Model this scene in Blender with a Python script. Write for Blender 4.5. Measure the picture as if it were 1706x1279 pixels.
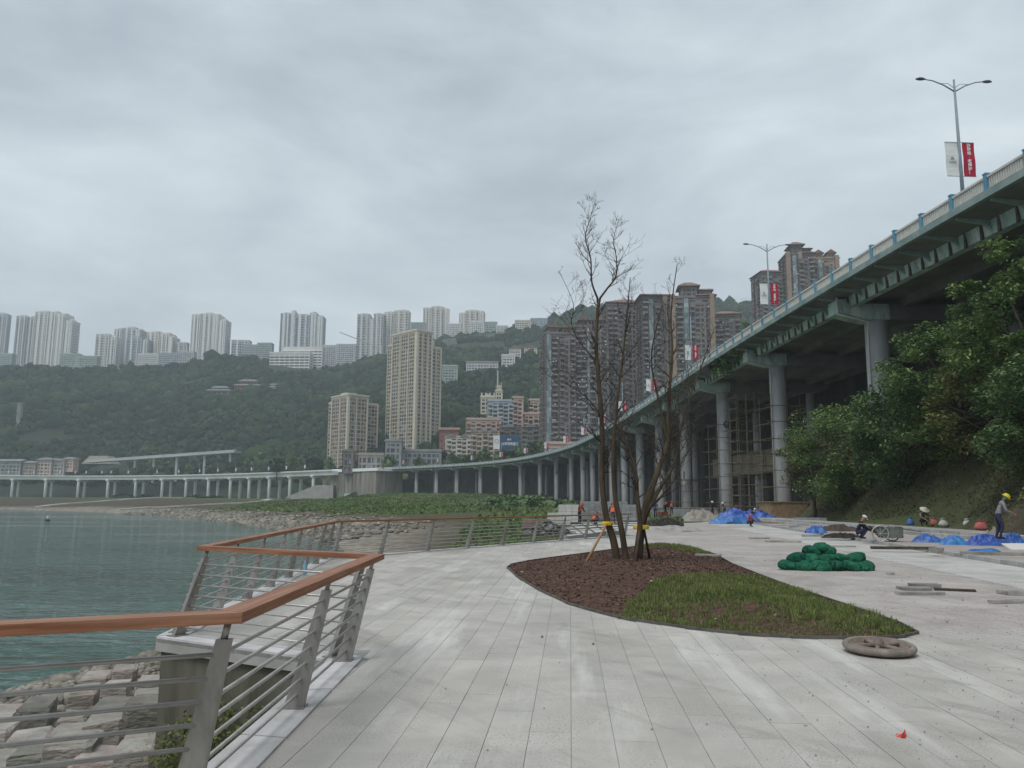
import bpy, math, random
import numpy as np
from mathutils import Vector, Matrix
R = math.radians
random.seed(7)
rng = np.random.default_rng(7)
scene = bpy.context.scene
for o in list(bpy.data.objects):
    bpy.data.objects.remove(o)
col = scene.collection

# ------------------------------------------------------------------ camera
F_PX, HZ, EYE = 1330.0, 834.0, 1.65
PITCH = math.atan((HZ - 639.5) / F_PX)
ROLL = R(0.35)
cam_d = bpy.data.cameras.new('camera')
cam_d.sensor_width = 36.0
cam_d.lens = 36.0 * F_PX / 1706.0
cam_d.clip_end = 8000
cam = bpy.data.objects.new('camera', cam_d)
col.objects.link(cam)
CAM_M = Matrix.Rotation(math.pi / 2 + PITCH, 4, 'X') @ Matrix.Rotation(ROLL, 4, 'Z')
CAM_M.translation = (0, 0, EYE)
cam.matrix_world = CAM_M
scene.camera = cam

# ------------------------------------------------------------------ sky, sun, exposure
world = bpy.data.worlds.new('World')
scene.world = world
world.use_nodes = True
wn, wl = world.node_tree.nodes, world.node_tree.links
wn.clear()
SUN_EL, SUN_AZ = R(58), R(215)
sky = wn.new('ShaderNodeTexSky'); sky.sky_type = 'NISHITA'; sky.sun_disc = False
sky.sun_elevation = SUN_EL; sky.sun_rotation = SUN_AZ; sky.air_density = 1.6; sky.dust_density = 4.0
wtc = wn.new('ShaderNodeTexCoord')
wmap = wn.new('ShaderNodeMapping'); wmap.inputs['Scale'].default_value = (1.0, 1.0, 2.6)
wl.new(wtc.outputs['Generated'], wmap.inputs['Vector'])
cn = wn.new('ShaderNodeTexNoise'); cn.inputs['Scale'].default_value = 2.8; cn.inputs['Detail'].default_value = 9
cn.inputs['Roughness'].default_value = 0.56; cn.inputs['Distortion'].default_value = 0.25
wl.new(wmap.outputs['Vector'], cn.inputs['Vector'])
cr = wn.new('ShaderNodeValToRGB')
cr.color_ramp.elements[0].position = 0.30; cr.color_ramp.elements[0].color = (0.405, 0.47, 0.525, 1)
cr.color_ramp.elements[1].position = 0.70; cr.color_ramp.elements[1].color = (0.67, 0.74, 0.785, 1)
wl.new(cn.outputs['Fac'], cr.inputs['Fac'])
sc10 = wn.new('ShaderNodeVectorMath'); sc10.operation = 'SCALE'; sc10.inputs['Scale'].default_value = 10.0
wl.new(cr.outputs['Color'], sc10.inputs[0])
wmix = wn.new('ShaderNodeMix'); wmix.data_type = 'RGBA'; wmix.inputs['Factor'].default_value = 0.93
wl.new(sky.outputs['Color'], wmix.inputs['A']); wl.new(sc10.outputs['Vector'], wmix.inputs['B'])
wbg = wn.new('ShaderNodeBackground'); wbg.inputs['Strength'].default_value = 0.1
wl.new(wmix.outputs['Result'], wbg.inputs['Color'])
wo = wn.new('ShaderNodeOutputWorld'); wl.new(wbg.outputs['Background'], wo.inputs['Surface'])

sun_d = bpy.data.lights.new('sun', 'SUN'); sun_d.energy = 1.5; sun_d.angle = R(26); sun_d.color = (1.0, 0.97, 0.93)
sun = bpy.data.objects.new('sun', sun_d); col.objects.link(sun)
_sd = Vector((math.sin(SUN_AZ) * math.cos(SUN_EL), math.cos(SUN_AZ) * math.cos(SUN_EL), math.sin(SUN_EL)))
sun.rotation_euler = _sd.to_track_quat('Z', 'Y').to_euler()
sun.location = (0, 0, 60)
scene.view_settings.view_transform = 'Standard'
scene.view_settings.look = 'None'
scene.view_settings.exposure = 0.2
scene.view_settings.gamma = 1.0
scene.view_settings.use_curve_mapping = False
scene.render.engine = 'CYCLES'
scene.cycles.use_denoising = True
scene.cycles.max_bounces = 6
scene.cycles.diffuse_bounces = 3
scene.cycles.glossy_bounces = 3
scene.cycles.transparent_max_bounces = 8
scene.cycles.volume_bounces = 1

# ------------------------------------------------------------------ photo pixel -> place in the world
_M3 = np.array(CAM_M.to_3x3())
def ray(px, py):
    return _M3 @ np.array([(px - 853.0) / F_PX, (639.5 - py) / F_PX, -1.0])
def G(px, py, z=0.0):
    d = ray(px, py); t = (z - EYE) / d[2]
    return Vector((d[0] * t, d[1] * t, z))
def P(px, py, Y):
    d = ray(px, py); t = Y / d[1]
    return Vector((d[0] * t, Y, EYE + d[2] * t))
def proj(p):
    v = _M3.T @ (np.array(p) - np.array([0, 0, EYE]))
    return 853 + F_PX * v[0] / -v[2], 639.5 - F_PX * v[1] / -v[2]

# ------------------------------------------------------------------ mesh builder
class MB:
    def __init__(s):
        s.v, s.f, s.m = [], [], []
    def add(s, vs, fs, mi=0):
        b = len(s.v); s.v.extend(tuple(v) for v in vs)
        for f in fs:
            s.f.append(tuple(b + i for i in f)); s.m.append(mi)
    def box(s, c, d, rz=0.0, mi=0, mat=None):
        hx, hy, hz = d[0] / 2, d[1] / 2, d[2] / 2
        vs = [Vector((x, y, z)) for z in (-hz, hz) for x, y in ((-hx, -hy), (hx, -hy), (hx, hy), (-hx, hy))]
        if mat is not None: vs = [mat @ v for v in vs]
        elif rz:
            cz, sz = math.cos(rz), math.sin(rz); vs = [Vector((v.x * cz - v.y * sz, v.x * sz + v.y * cz, v.z)) for v in vs]
        c = Vector(c)
        s.add([v + c for v in vs], [(0, 3, 2, 1), (4, 5, 6, 7), (0, 1, 5, 4), (1, 2, 6, 5), (2, 3, 7, 6), (3, 0, 4, 7)], mi)
        return s
    def span(s, a, b, w, h, up=(0, 0, 1), mi=0):
        """bar of width w (sideways) and height h (along up) from a to b"""
        a, b = Vector(a), Vector(b); t = (b - a).normalized(); u = Vector(up)
        r = t.cross(u)
        r = r.normalized() if r.length > 1e-6 else Vector((1, 0, 0)); u = r.cross(t)
        vs = [p + r * (sx * w / 2) + u * (sy * h / 2) for p in (a, b) for sx, sy in ((-1, -1), (1, -1), (1, 1), (-1, 1))]
        s.add(vs, [(0, 1, 2, 3), (7, 6, 5, 4), (0, 4, 5, 1), (1, 5, 6, 2), (2, 6, 7, 3), (3, 7, 4, 0)], mi)
        return s
    def prism(s, poly, z0, z1, mi=0):
        n = len(poly)
        area = sum(poly[i][0] * poly[(i + 1) % n][1] - poly[(i + 1) % n][0] * poly[i][1] for i in range(n))
        if area < 0: poly = poly[::-1]
        vs = [(p[0], p[1], z0) for p in poly] + [(p[0], p[1], z1) for p in poly]
        s.add(vs, [tuple(range(n - 1, -1, -1)), tuple(range(n, 2 * n))] + [(i, (i + 1) % n, n + (i + 1) % n, n + i) for i in range(n)], mi)
        return s
    def plate(s, poly3, nrm, th, mi=0):
        """extrude a planar 3D polygon by th along nrm, centred"""
        nrm = Vector(nrm).normalized() * th / 2; n = len(poly3)
        vs = [Vector(p) - nrm for p in poly3] + [Vector(p) + nrm for p in poly3]
        s.add(vs, [tuple(range(n - 1, -1, -1)), tuple(range(n, 2 * n))] + [(i, (i + 1) % n, n + (i + 1) % n, n + i) for i in range(n)], mi)
        return s
    def tube(s, pts, rad, n=8, mi=0, caps=True):
        pts = [Vector(p) for p in pts]; k = len(pts)
        if not hasattr(rad, '__len__'): rad = [rad] * k
        b = len(s.v); ref = None
        for i, p in enumerate(pts):
            t = (pts[min(i + 1, k - 1)] - pts[max(i - 1, 0)])
            t = t.normalized() if t.length > 1e-9 else Vector((0, 0, 1))
            if ref is None:
                ref = Vector((1, 0, 0)) if abs(t.x) < 0.8 else Vector((0, 1, 0))
            u = (ref - t * ref.dot(t)).normalized(); w = t.cross(u); ref = u
            for j in range(n):
                a = 2 * math.pi * j / n
                s.v.append(tuple(p + (u * math.cos(a) + w * math.sin(a)) * rad[i]))
        for i in range(k - 1):
            for j in range(n):
                s.f.append((b + i * n + j, b + i * n + (j + 1) % n, b + (i + 1) * n + (j + 1) % n, b + (i + 1) * n + j)); s.m.append(mi)
        if caps:
            s.f.append(tuple(b + j for j in range(n - 1, -1, -1))); s.m.append(mi)
            s.f.append(tuple(b + (k - 1) * n + j for j in range(n))); s.m.append(mi)
        return s
    def lathe(s, prof, n=16, c=(0, 0, 0), mi=0, sq=(1, 1)):
        b = len(s.v); c = Vector(c)
        for r, z in prof:
            for j in range(n):
                a = 2 * math.pi * j / n
                s.v.append((c.x + r * math.cos(a) * sq[0], c.y + r * math.sin(a) * sq[1], c.z + z))
        for i in range(len(prof) - 1):
            for j in range(n):
                s.f.append((b + i * n + j, b + i * n + (j + 1) % n, b + (i + 1) * n + (j + 1) % n, b + (i + 1) * n + j)); s.m.append(mi)
        s.f.append(tuple(b + j for j in range(n - 1, -1, -1))); s.m.append(mi)
        s.f.append(tuple(b + (len(prof) - 1) * n + j for j in range(n))); s.m.append(mi)
        return s
    def mesh(s, name, mats, smooth=False):
        me = bpy.data.meshes.new(name); me.from_pydata(s.v, [], s.f)
        for m in (mats if isinstance(mats, (list, tuple)) else [mats]): me.materials.append(m)
        if isinstance(mats, (list, tuple)) and len(mats) > 1: me.polygons.foreach_set('material_index', s.m)
        if smooth: me.polygons.foreach_set('use_smooth', [True] * len(s.f))
        me.update(); return me
    def build(s, name, mats, parent=None, smooth=False):
        return link(name, s.mesh(name, mats, smooth), parent)

def link(name, me, parent=None, loc=None, rz=None):
    o = bpy.data.objects.new(name, me); col.objects.link(o)
    if parent is not None: o.parent = parent
    if loc is not None: o.location = loc
    if rz is not None: o.rotation_euler = (0, 0, rz)
    return o
def np_mesh(name, verts, faces, mats, smooth=False):
    """fast mesh from arrays; faces (n,3) or (n,4)"""
    me = bpy.data.meshes.new(name); verts = np.asarray(verts, np.float32); faces = np.asarray(faces, np.int32)
    nf, k = faces.shape
    me.vertices.add(len(verts)); me.vertices.foreach_set('co', verts.ravel())
    me.loops.add(nf * k); me.loops.foreach_set('vertex_index', faces.ravel())
    me.polygons.add(nf); me.polygons.foreach_set('loop_start', np.arange(0, nf * k, k, dtype=np.int32))
    me.polygons.foreach_set('loop_total', np.full(nf, k, np.int32))
    for m in (mats if isinstance(mats, (list, tuple)) else [mats]): me.materials.append(m)
    if smooth: me.polygons.foreach_set('use_smooth', np.ones(nf, bool))
    me.update(calc_edges=True); me.validate(); return me
def tag(o, label=None, cat=None, group=None, kind=None):
    if label: o['label'] = label
    if cat: o['category'] = cat
    if group: o['group'] = group
    if kind: o['kind'] = kind
    return o
def thing(name, loc, label, cat, group=None, rz=0.0):
    o = bpy.data.objects.new(name, None); col.objects.link(o); o.empty_display_size = 0.2
    o.location = loc; o.rotation_euler = (0, 0, rz)
    return tag(o, label, cat, group)
ORD = ['first', 'second', 'third', 'fourth', 'fifth', 'sixth', 'seventh', 'eighth', 'ninth', 'tenth', 'eleventh', 'twelfth',
       'thirteenth', 'fourteenth', 'fifteenth', 'sixteenth', 'seventeenth', 'eighteenth', 'nineteenth', 'twentieth']

# ------------------------------------------------------------------ procedural materials
def mat(name, c, c2=None, rough=0.8, scale=3.0, detail=5, bump=0.0, bscale=None, stretch=(1, 1, 1), metal=0.0, coord='Object',
        rnd=0.0, island=0.0, spec=0.3, c3=None, c3scale=0.5, c3amt=0.5, ramp=(0.35, 0.65), bdist=0.02, trans=0.0):
    m = bpy.data.materials.new(name); m.use_nodes = True
    n, l = m.node_tree.nodes, m.node_tree.links
    b = n['Principled BSDF']
    b.inputs['Roughness'].default_value = rough; b.inputs['Metallic'].default_value = metal
    b.inputs['Specular IOR Level'].default_value = spec
    b.inputs['Base Color'].default_value = (*c, 1)
    tc = n.new('ShaderNodeTexCoord'); mp = n.new('ShaderNodeMapping'); mp.inputs['Scale'].default_value = stretch
    if coord == 'World':
        g = n.new('ShaderNodeNewGeometry'); l.new(g.outputs['Position'], mp.inputs['Vector'])
    else: l.new(tc.outputs[coord], mp.inputs['Vector'])
    out = None
    if c2 is not None:
        t = n.new('ShaderNodeTexNoise'); t.inputs['Scale'].default_value = scale; t.inputs['Detail'].default_value = detail; t.inputs['Roughness'].default_value = 0.6
        l.new(mp.outputs['Vector'], t.inputs['Vector'])
        rp = n.new('ShaderNodeValToRGB'); rp.color_ramp.elements[0].position, rp.color_ramp.elements[1].position = ramp
        rp.color_ramp.elements[0].color = (*c, 1); rp.color_ramp.elements[1].color = (*c2, 1)
        l.new(t.outputs['Fac'], rp.inputs['Fac']); out = rp.outputs['Color']
    if c3 is not None:
        t3 = n.new('ShaderNodeTexNoise'); t3.inputs['Scale'].default_value = c3scale; t3.inputs['Detail'].default_value = 6; t3.inputs['Roughness'].default_value = 0.65
        l.new(mp.outputs['Vector'], t3.inputs['Vector'])
        r3 = n.new('ShaderNodeMapRange'); r3.inputs['From Min'].default_value = 0.48; r3.inputs['From Max'].default_value = 0.68; r3.inputs['To Max'].default_value = c3amt
        l.new(t3.outputs['Fac'], r3.inputs['Value'])
        mx = n.new('ShaderNodeMix'); mx.data_type = 'RGBA'; l.new(r3.outputs['Result'], mx.inputs['Factor'])
        if out is not None: l.new(out, mx.inputs['A'])
        else: mx.inputs['A'].default_value = (*c, 1)
        mx.inputs['B'].default_value = (*c3, 1); out = mx.outputs['Result']
    if rnd or island:
        hv = n.new('ShaderNodeHueSaturation')
        src = None
        if rnd:
            oi = n.new('ShaderNodeObjectInfo'); src = oi.outputs['Random']; amt = rnd
        if island:
            ge = n.new('ShaderNodeNewGeometry'); amt = island
            if src is not None:
                ad = n.new('ShaderNodeMath'); ad.operation = 'ADD'; l.new(src, ad.inputs[0]); l.new(ge.outputs['Random Per Island'], ad.inputs[1])
                fr = n.new('ShaderNodeMath'); fr.operation = 'FRACT'; l.new(ad.outputs[0], fr.inputs[0]); src = fr.outputs[0]
            else: src = ge.outputs['Random Per Island']
        mr = n.new('ShaderNodeMapRange'); mr.inputs['To Min'].default_value = 1 - amt; mr.inputs['To Max'].default_value = 1 + amt
        l.new(src, mr.inputs['Value']); l.new(mr.outputs['Result'], hv.inputs['Value'])
        ms = n.new('ShaderNodeMapRange'); ms.inputs['To Min'].default_value = 0.5 + amt * 0.06; ms.inputs['To Max'].default_value = 0.5 - amt * 0.06
        l.new(src, ms.inputs['Value']); l.new(ms.outputs['Result'], hv.inputs['Hue'])
        if out is not None: l.new(out, hv.inputs['Color'])
        else: hv.inputs['Color'].default_value = (*c, 1)
        out = hv.outputs['Color']
    if out is not None: l.new(out, b.inputs['Base Color'])
    if bump:
        tb = n.new('ShaderNodeTexNoise'); tb.inputs['Scale'].default_value = bscale or scale * 4; tb.inputs['Detail'].default_value = 6
        l.new(mp.outputs['Vector'], tb.inputs['Vector'])
        bp = n.new('ShaderNodeBump'); bp.inputs['Strength'].default_value = bump; bp.inputs['Distance'].default_value = bdist
        l.new(tb.outputs['Fac'], bp.inputs['Height']); l.new(bp.outputs['Normal'], b.inputs['Normal'])
    if trans:
        tr = n.new('ShaderNodeBsdfTranslucent'); ms2 = n.new('ShaderNodeMixShader'); ms2.inputs['Fac'].default_value = trans
        if out is not None: l.new(out, tr.inputs['Color'])
        else: tr.inputs['Color'].default_value = (*c, 1)
        l.new(b.outputs['BSDF'], ms2.inputs[1]); l.new(tr.outputs['BSDF'], ms2.inputs[2])
        l.new(ms2.outputs['Shader'], n['Material Output'].inputs['Surface'])
    return m
def S(r, g, b):
    """0-255 colour -> linear"""
    f = lambda x: (x / 255 / 12.92) if x / 255 <= 0.04045 else ((x / 255 + 0.055) / 1.055) ** 2.4
    return (f(r), f(g), f(b))
# ================================================================== plan lines shared by several things
WATER_Z = -4.0
ZR = 21.65                                   # top of the viaduct railing
def smooth_path(pts, step, sig):
    pts = np.array(pts, float)
    seg = np.r_[0, np.cumsum(np.linalg.norm(np.diff(pts, axis=0), axis=1))]
    s = np.arange(0, seg[-1], 1.0)
    q = np.c_[np.interp(s, seg, pts[:, 0]), np.interp(s, seg, pts[:, 1])]
    k = int(sig * 3); ker = np.exp(-0.5 * (np.arange(-k, k + 1) / sig) ** 2); ker /= ker.sum()
    ext = np.vstack([2 * q[0] - q[k:0:-1], q, 2 * q[-1] - q[-2:-k - 2:-1]])
    q = np.c_[np.convolve(ext[:, 0], ker, 'valid'), np.convolve(ext[:, 1], ker, 'valid')]
    seg = np.r_[0, np.cumsum(np.linalg.norm(np.diff(q, axis=0), axis=1))]
    s = np.arange(0, seg[-1], step)
    return np.c_[np.interp(s, seg, q[:, 0]), np.interp(s, seg, q[:, 1])]
_epx = [(1706, 252), (1624, 297), (1588, 321), (1542, 350), (1500, 376), (1464, 399), (1438, 415), (1407, 436), (1379, 455), (1337, 484), (1296, 511),
        (1278, 521), (1250, 540), (1220, 560), (1188, 582), (1162, 600), (1134, 619), (1111, 641), (1067, 671), (1036, 691), (997, 717), (958, 737),
        (919, 750), (880, 759), (850, 764), (800, 769.5), (750, 773), (690, 776), (625, 779)]
_e = [tuple(G(x, y, ZR)[:2]) for x, y in _epx]
_d0 = np.array(_e[0]) - np.array(_e[6]); _d0 /= np.linalg.norm(_d0)
_e = [tuple(np.array(_e[0]) + _d0 * 70)] + _e
EDGE = smooth_path(_e, 3.5, 14)              # outer edge of the viaduct, one point per railing bay
def path_frame(path):
    t = np.gradient(path, axis=0); t /= np.linalg.norm(t, axis=1)[:, None]
    return t, np.c_[t[:, 1], -t[:, 0]]       # tangent (away from camera), normal to the right = under the deck
ET, EN = path_frame(EDGE)
def seg_dist(x, y, poly):
    """signed distance to a polyline, positive to its right; x,y arrays"""
    best = np.full(x.shape, 1e9); sgn = np.ones(x.shape)
    for a, b in zip(poly[:-1], poly[1:]):
        ax, ay = a; dx, dy = b[0] - ax, b[1] - ay
        t = np.clip(((x - ax) * dx + (y - ay) * dy) / (dx * dx + dy * dy + 1e-9), 0, 1)
        ex, ey = x - (ax + t * dx), y - (ay + t * dy)
        d = np.hypot(ex, ey); c = dy * ex - dx * ey
        m = d < best - 1e-6
        best = np.where(m, d, best); sgn = np.where(m, np.sign(c + 1e-12), sgn)
    return best * sgn
def sstep(a, b, x):
    t = np.clip((x - a) / (b - a), 0, 1); return t * t * (3 - 2 * t)
def vnoise(x, y, s, seed=0):
    """cheap smooth noise in -1..1"""
    r = np.random.default_rng(seed); o = np.zeros_like(np.asarray(x, float))
    for k in range(7):
        a = r.uniform(0, 2 * math.pi); f = s * r.uniform(0.6, 2.2); p = r.uniform(0, 6.28)
        o = o + np.sin((np.cos(a) * x + np.sin(a) * y) * f + p + 1.3 * np.sin((np.sin(a) * x - np.cos(a) * y) * f * 0.7 + p * 2)) / 7
    return o * 1.6
_shore_px = [(0, 1158), (140, 1122), (270, 1088)]
_sh = [tuple(G(x, y, WATER_Z)[:2]) for x, y in _shore_px]
_far = [tuple(G(x, y, WATER_Z)[:2]) for x, y in [(548, 903), (500, 889), (440, 878), (370, 868), (300, 861), (200, 855), (90, 851), (0, 848.5)]]
SHORE = [(-20, -60), (-17, 6)] + _sh + [(-11.5, 45), (-14, 75)] + _far + [(_far[-1][0] - 300, _far[-1][1] - 10), (-1600, _far[-1][1] - 60)]
_ft = [tuple(G(x, y, 0.36)[:2]) for x, y in [(1706, 894), (1640, 885), (1560, 877), (1480, 870.5), (1400, 865), (1320, 859)]]
FOOT = [(_ft[0][0] - 1.5, -40), (_ft[0][0] - 0.8, 12)] + _ft + [(_ft[-1][0] + 9, _ft[-1][1] + 8), (85, _ft[-1][1] + 16)]
def ground_h(x, y):
    x = np.asarray(x, float); y = np.asarray(y, float)
    d = seg_dist(x, y, SHORE)
    k = 0.155 + (0.075 - 0.155) * sstep(40, 120, y)
    cap = -0.14 + (5.3 - 3.3 * sstep(-64, -82, x)) * sstep(240, 440, y)
    h = np.where(d > 0, WATER_Z + k * d, WATER_Z + 0.3 * np.maximum(d, -25))
    soft = np.minimum(h, cap)
    s = seg_dist(x, y, FOOT)
    soft = soft + np.where((s > 0), np.minimum(1.18 * s, 12.5 - 0.02 * s), 0) * (1 + 0.12 * vnoise(x, y, 0.35, 5)) 
    e = seg_dist(x, y, EDGE[::4])
    rise = sstep(27, 48, e) * 17.5 * sstep(20, 60, y) * sstep(-170, -120, x)
    soft = np.where(s > 0, np.maximum(soft, rise), soft + rise)
    soft = soft + sstep(60, 200, e) * sstep(300, 380, y) * 12 * sstep(-150, -80, x)
    return soft + 0.05 * vnoise(x, y, 0.9, 3) * (y > 60) + 0.35 * vnoise(x, y, 0.12, 9) * sstep(90, 160, y)

# ------------------------------------------------------------------ ground sheet
def graded(lo, hi, n, c, w):
    t = np.linspace(-1, 1, n); k = np.sinh(t * 4.2) / math.sinh(4.2)
    return np.where(k < 0, c + (c - lo) * k, c + (hi - c) * k)
gx = graded(-1900, 1900, 300, 2, 1); gy = graded(-90, 2300, 420, 12, 1)
gy = np.concatenate([np.linspace(-120, -6, 14), 4 + np.sinh(np.linspace(-1.2, 6.3, 330)) * 8.3])
GX, GY = np.meshgrid(gx, gy); GZ = ground_h(GX, GY)
nx, ny = len(gx), len(gy)
ii = (np.arange(ny - 1)[:, None] * nx + np.arange(nx - 1)[None, :]).ravel()
gf = np.c_[ii, ii + 1, ii + nx + 1, ii + nx]
m_ground = bpy.data.materials.new('ground_mix'); m_ground.use_nodes = True
def ground_material(m):
    n, l = m.node_tree.nodes, m.node_tree.links; b = n['Principled BSDF']; b.inputs['Roughness'].default_value = 0.95; b.inputs['Specular IOR Level'].default_value = 0.15
    at = n.new('ShaderNodeAttribute'); at.attribute_name = 'surf'; sp = n.new('ShaderNodeSeparateColor'); l.new(at.outputs['Color'], sp.inputs['Color'])
    ge = n.new('ShaderNodeNewGeometry')
    def noise(sc, det=6):
        t = n.new('ShaderNodeTexNoise'); t.inputs['Scale'].default_value = sc; t.inputs['Detail'].default_value = det; t.inputs['Roughness'].default_value = 0.65
        l.new(ge.outputs['Position'], t.inputs['Vector']); return t
    def ramp(t, a, b2, p=(0.35, 0.65)):
        r = n.new('ShaderNodeValToRGB'); r.color_ramp.elements[0].position, r.color_ramp.elements[1].position = p
        r.color_ramp.elements[0].color = (*a, 1); r.color_ramp.elements[1].color = (*b2, 1); l.new(t.outputs['Fac'], r.inputs['Fac']); return r.outputs['Color']
    def mix(f, a, b2):
        x = n.new('ShaderNodeMix'); x.data_type = 'RGBA'; l.new(f, x.inputs['Factor']); l.new(a, x.inputs['A']); l.new(b2, x.inputs['B']); return x.outputs['Result']
    big, mid, fine = noise(0.09), noise(0.6), noise(5.0)
    dirt = ramp(mid, (0.055, 0.043, 0.031), (0.105, 0.084, 0.06))
    grass = mix(ramp(big, (0, 0, 0), (1, 1, 1), (0.42, 0.62)), ramp(mid, (0.035, 0.085, 0.022), (0.075, 0.14, 0.035)), ramp(fine, (0.075, 0.085, 0.035), (0.11, 0.115, 0.055)))
    rock = ramp(mid, (0.12, 0.105, 0.085), (0.34, 0.30, 0.24), (0.38, 0.62))
    conc = ramp(mid, (0.24, 0.235, 0.22), (0.36, 0.35, 0.33))
    c = mix(sp.outputs['Red'], dirt, grass); c = mix(sp.outputs['Green'], c, rock); c = mix(sp.outputs['Blue'], c, conc)
    l.new(c, b.inputs['Base Color'])
    bp = n.new('ShaderNodeBump'); bp.inputs['Strength'].default_value = 0.8; bp.inputs['Distance'].default_value = 0.15
    l.new(fine.outputs['Fac'], bp.inputs['Height']); l.new(bp.outputs['Normal'], b.inputs['Normal'])
ground_material(m_ground)
me = np_mesh('ground', np.c_[GX.ravel(), GY.ravel(), GZ.ravel()], gf, m_ground, True)
def surf_weights(x, y):
    d = seg_dist(x, y, SHORE); nz = vnoise(x, y, 0.05, 21) * 0.5 + 0.5; nz2 = vnoise(x, y, 0.25, 22)
    far = sstep(30, 60, y)
    wob = 14 * vnoise(x, y, 0.045, 31)
    g = sstep(3 + 13 * sstep(60, 140, y), 7 + 27 * sstep(60, 140, y), d + wob * sstep(60, 140, y)) * far * (0.45 + 0.55 * sstep(0.25, 0.5, nz)) * (1 - 0.85 * sstep(-90, -150, x) * sstep(90, 60, d))
    e = seg_dist(x, y, EDGE[::4])
    g = g * (1 - sstep(-6, 4, e) * sstep(60, 30, e) * sstep(-170, -110, x))
    g = np.maximum(g, sstep(0.5, 4, seg_dist(x, y, FOOT)) * (y < 90) * 0.35 * sstep(0.3, 0.7, nz + nz2 * 0.3))
    g = np.maximum(g, sstep(45, 60, e) * (y > 100))
    rk = sstep(4 + 24 * sstep(60, 140, y), 2 + 4 * sstep(60, 140, y), d + wob * 0.5 * sstep(60, 140, y)) * (d > -30)
    near = (y < 30)
    rk = np.where(near, np.maximum(rk, sstep(30, 20, d)), rk)
    cc = sstep(4, 10, x - (y - 60) * 0.02) * sstep(36, 46, y) * sstep(230, 150, y) * sstep(2, -2, seg_dist(x, y, FOOT)) * sstep(40, 50, d)
    return np.clip(np.c_[g, rk, cc * 0.8, np.ones_like(g)], 0, 1)
at = me.color_attributes.new('surf', 'FLOAT_COLOR', 'POINT')
at.data.foreach_set('color', surf_weights(GX.ravel(), GY.ravel()).ravel().astype(np.float32))
tag(link('ground', me), kind='structure')

# ------------------------------------------------------------------ river
m_water = bpy.data.materials.new('river_water'); m_water.use_nodes = True
def water_material(m):
    n, l = m.node_tree.nodes, m.node_tree.links; b = n['Principled BSDF']
    b.inputs['Base Color'].default_value = (0.05, 0.105, 0.09, 1); b.inputs['Roughness'].default_value = 0.07; b.inputs['IOR'].default_value = 1.33
    ge = n.new('ShaderNodeNewGeometry')
    mp = n.new('ShaderNodeMapping'); mp.inputs['Scale'].default_value = (0.42, 1.25, 1.0); mp.inputs['Rotation'].default_value = (0, 0, R(14)); l.new(ge.outputs['Position'], mp.inputs['Vector'])
    t = n.new('ShaderNodeTexNoise'); t.inputs['Scale'].default_value = 0.75; t.inputs['Detail'].default_value = 3; t.inputs['Roughness'].default_value = 0.55; l.new(mp.outputs['Vector'], t.inputs['Vector'])
    t2 = n.new('ShaderNodeTexNoise'); t2.inputs['Scale'].default_value = 0.25; t2.inputs['Detail'].default_value = 3; l.new(mp.outputs['Vector'], t2.inputs['Vector'])
    t3 = n.new('ShaderNodeTexNoise'); t3.inputs['Scale'].default_value = 0.035; t3.inputs['Detail'].default_value = 3; l.new(mp.outputs['Vector'], t3.inputs['Vector'])
    r3 = n.new('ShaderNodeMapRange'); r3.inputs['From Min'].default_value = 0.4; r3.inputs['From Max'].default_value = 0.6; r3.inputs['To Min'].default_value = 0.25; r3.inputs['To Max'].default_value = 1.0; l.new(t3.outputs['Fac'], r3.inputs['Value'])
    ad = n.new('ShaderNodeMath'); ad.operation = 'MULTIPLY_ADD'; ad.inputs[1].default_value = 1.6; l.new(t2.outputs['Fac'], ad.inputs[0]); l.new(t.outputs['Fac'], ad.inputs[2])
    bp = n.new('ShaderNodeBump'); bp.inputs['Distance'].default_value = 2.6; l.new(r3.outputs['Result'], bp.inputs['Strength']); l.new(ad.outputs[0], bp.inputs['Height']); l.new(bp.outputs['Normal'], b.inputs['Normal'])
water_material(m_water)
mb = MB(); mb.add([(-1700, -110, WATER_Z), (60, -110, WATER_Z), (60, 900, WATER_Z), (-1700, 900, WATER_Z)], [(0, 1, 2, 3)])
tag(mb.build('river', m_water), kind='structure')

# ------------------------------------------------------------------ wooded hill behind the town
_rg = [(-900, 610), (-300, 612), (0, 612), (150, 614), (300, 608), (390, 598), (440, 604), (560, 612), (640, 597), (735, 570), (850, 551), (920, 535), (1000, 514), (1080, 505), (1190, 505), (1240, 514), (1290, 524), (1400, 540), (1700, 600), (2400, 690), (3200, 740)]
_rpx = np.array([p[0] for p in _rg], float); _rel = np.array([(lambda d: d[2] / math.hypot(d[0], d[1]))(ray(*p)) for p in _rg])
_raz = np.array([(lambda d: math.atan2(d[0], d[1]))(ray(*p)) for p in _rg])
HILL_R = 1230.0
def wood_foot(az): return np.interp(az, [-1.0, -0.64, -0.57, -0.45, -0.33, -0.22, -0.16, -0.1], [1080, 930, 875, 805, 705, 612, 585, 575])
def hill_h(x, y):
    r = np.hypot(x, y); az = np.arctan2(x, y)
    top = np.interp(az, _raz, _rel) * HILL_R
    r0 = wood_foot(az) - 15
    t = (r - r0) / (HILL_R - r0)
    prof = np.clip(t, 0, 1) ** 0.92
    base = 17 + 9 * sstep(-0.15, 0.0, az)
    base = base + (4.0 - base) * sstep(-0.15, -0.24, az)
    z = base + (top - base) * prof
    z = np.where(t > 1, top + (r - HILL_R) * 0.012, z)
    z = z + (8 * vnoise(x, y, 0.012, 41) + 3 * vnoise(x, y, 0.04, 42)) * sstep(0.02, 0.25, t) * (1 - 0.6 * sstep(0.8, 1.0, t))
    return np.where(t < 0, base + (r - r0) * 0.06, z)
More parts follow.
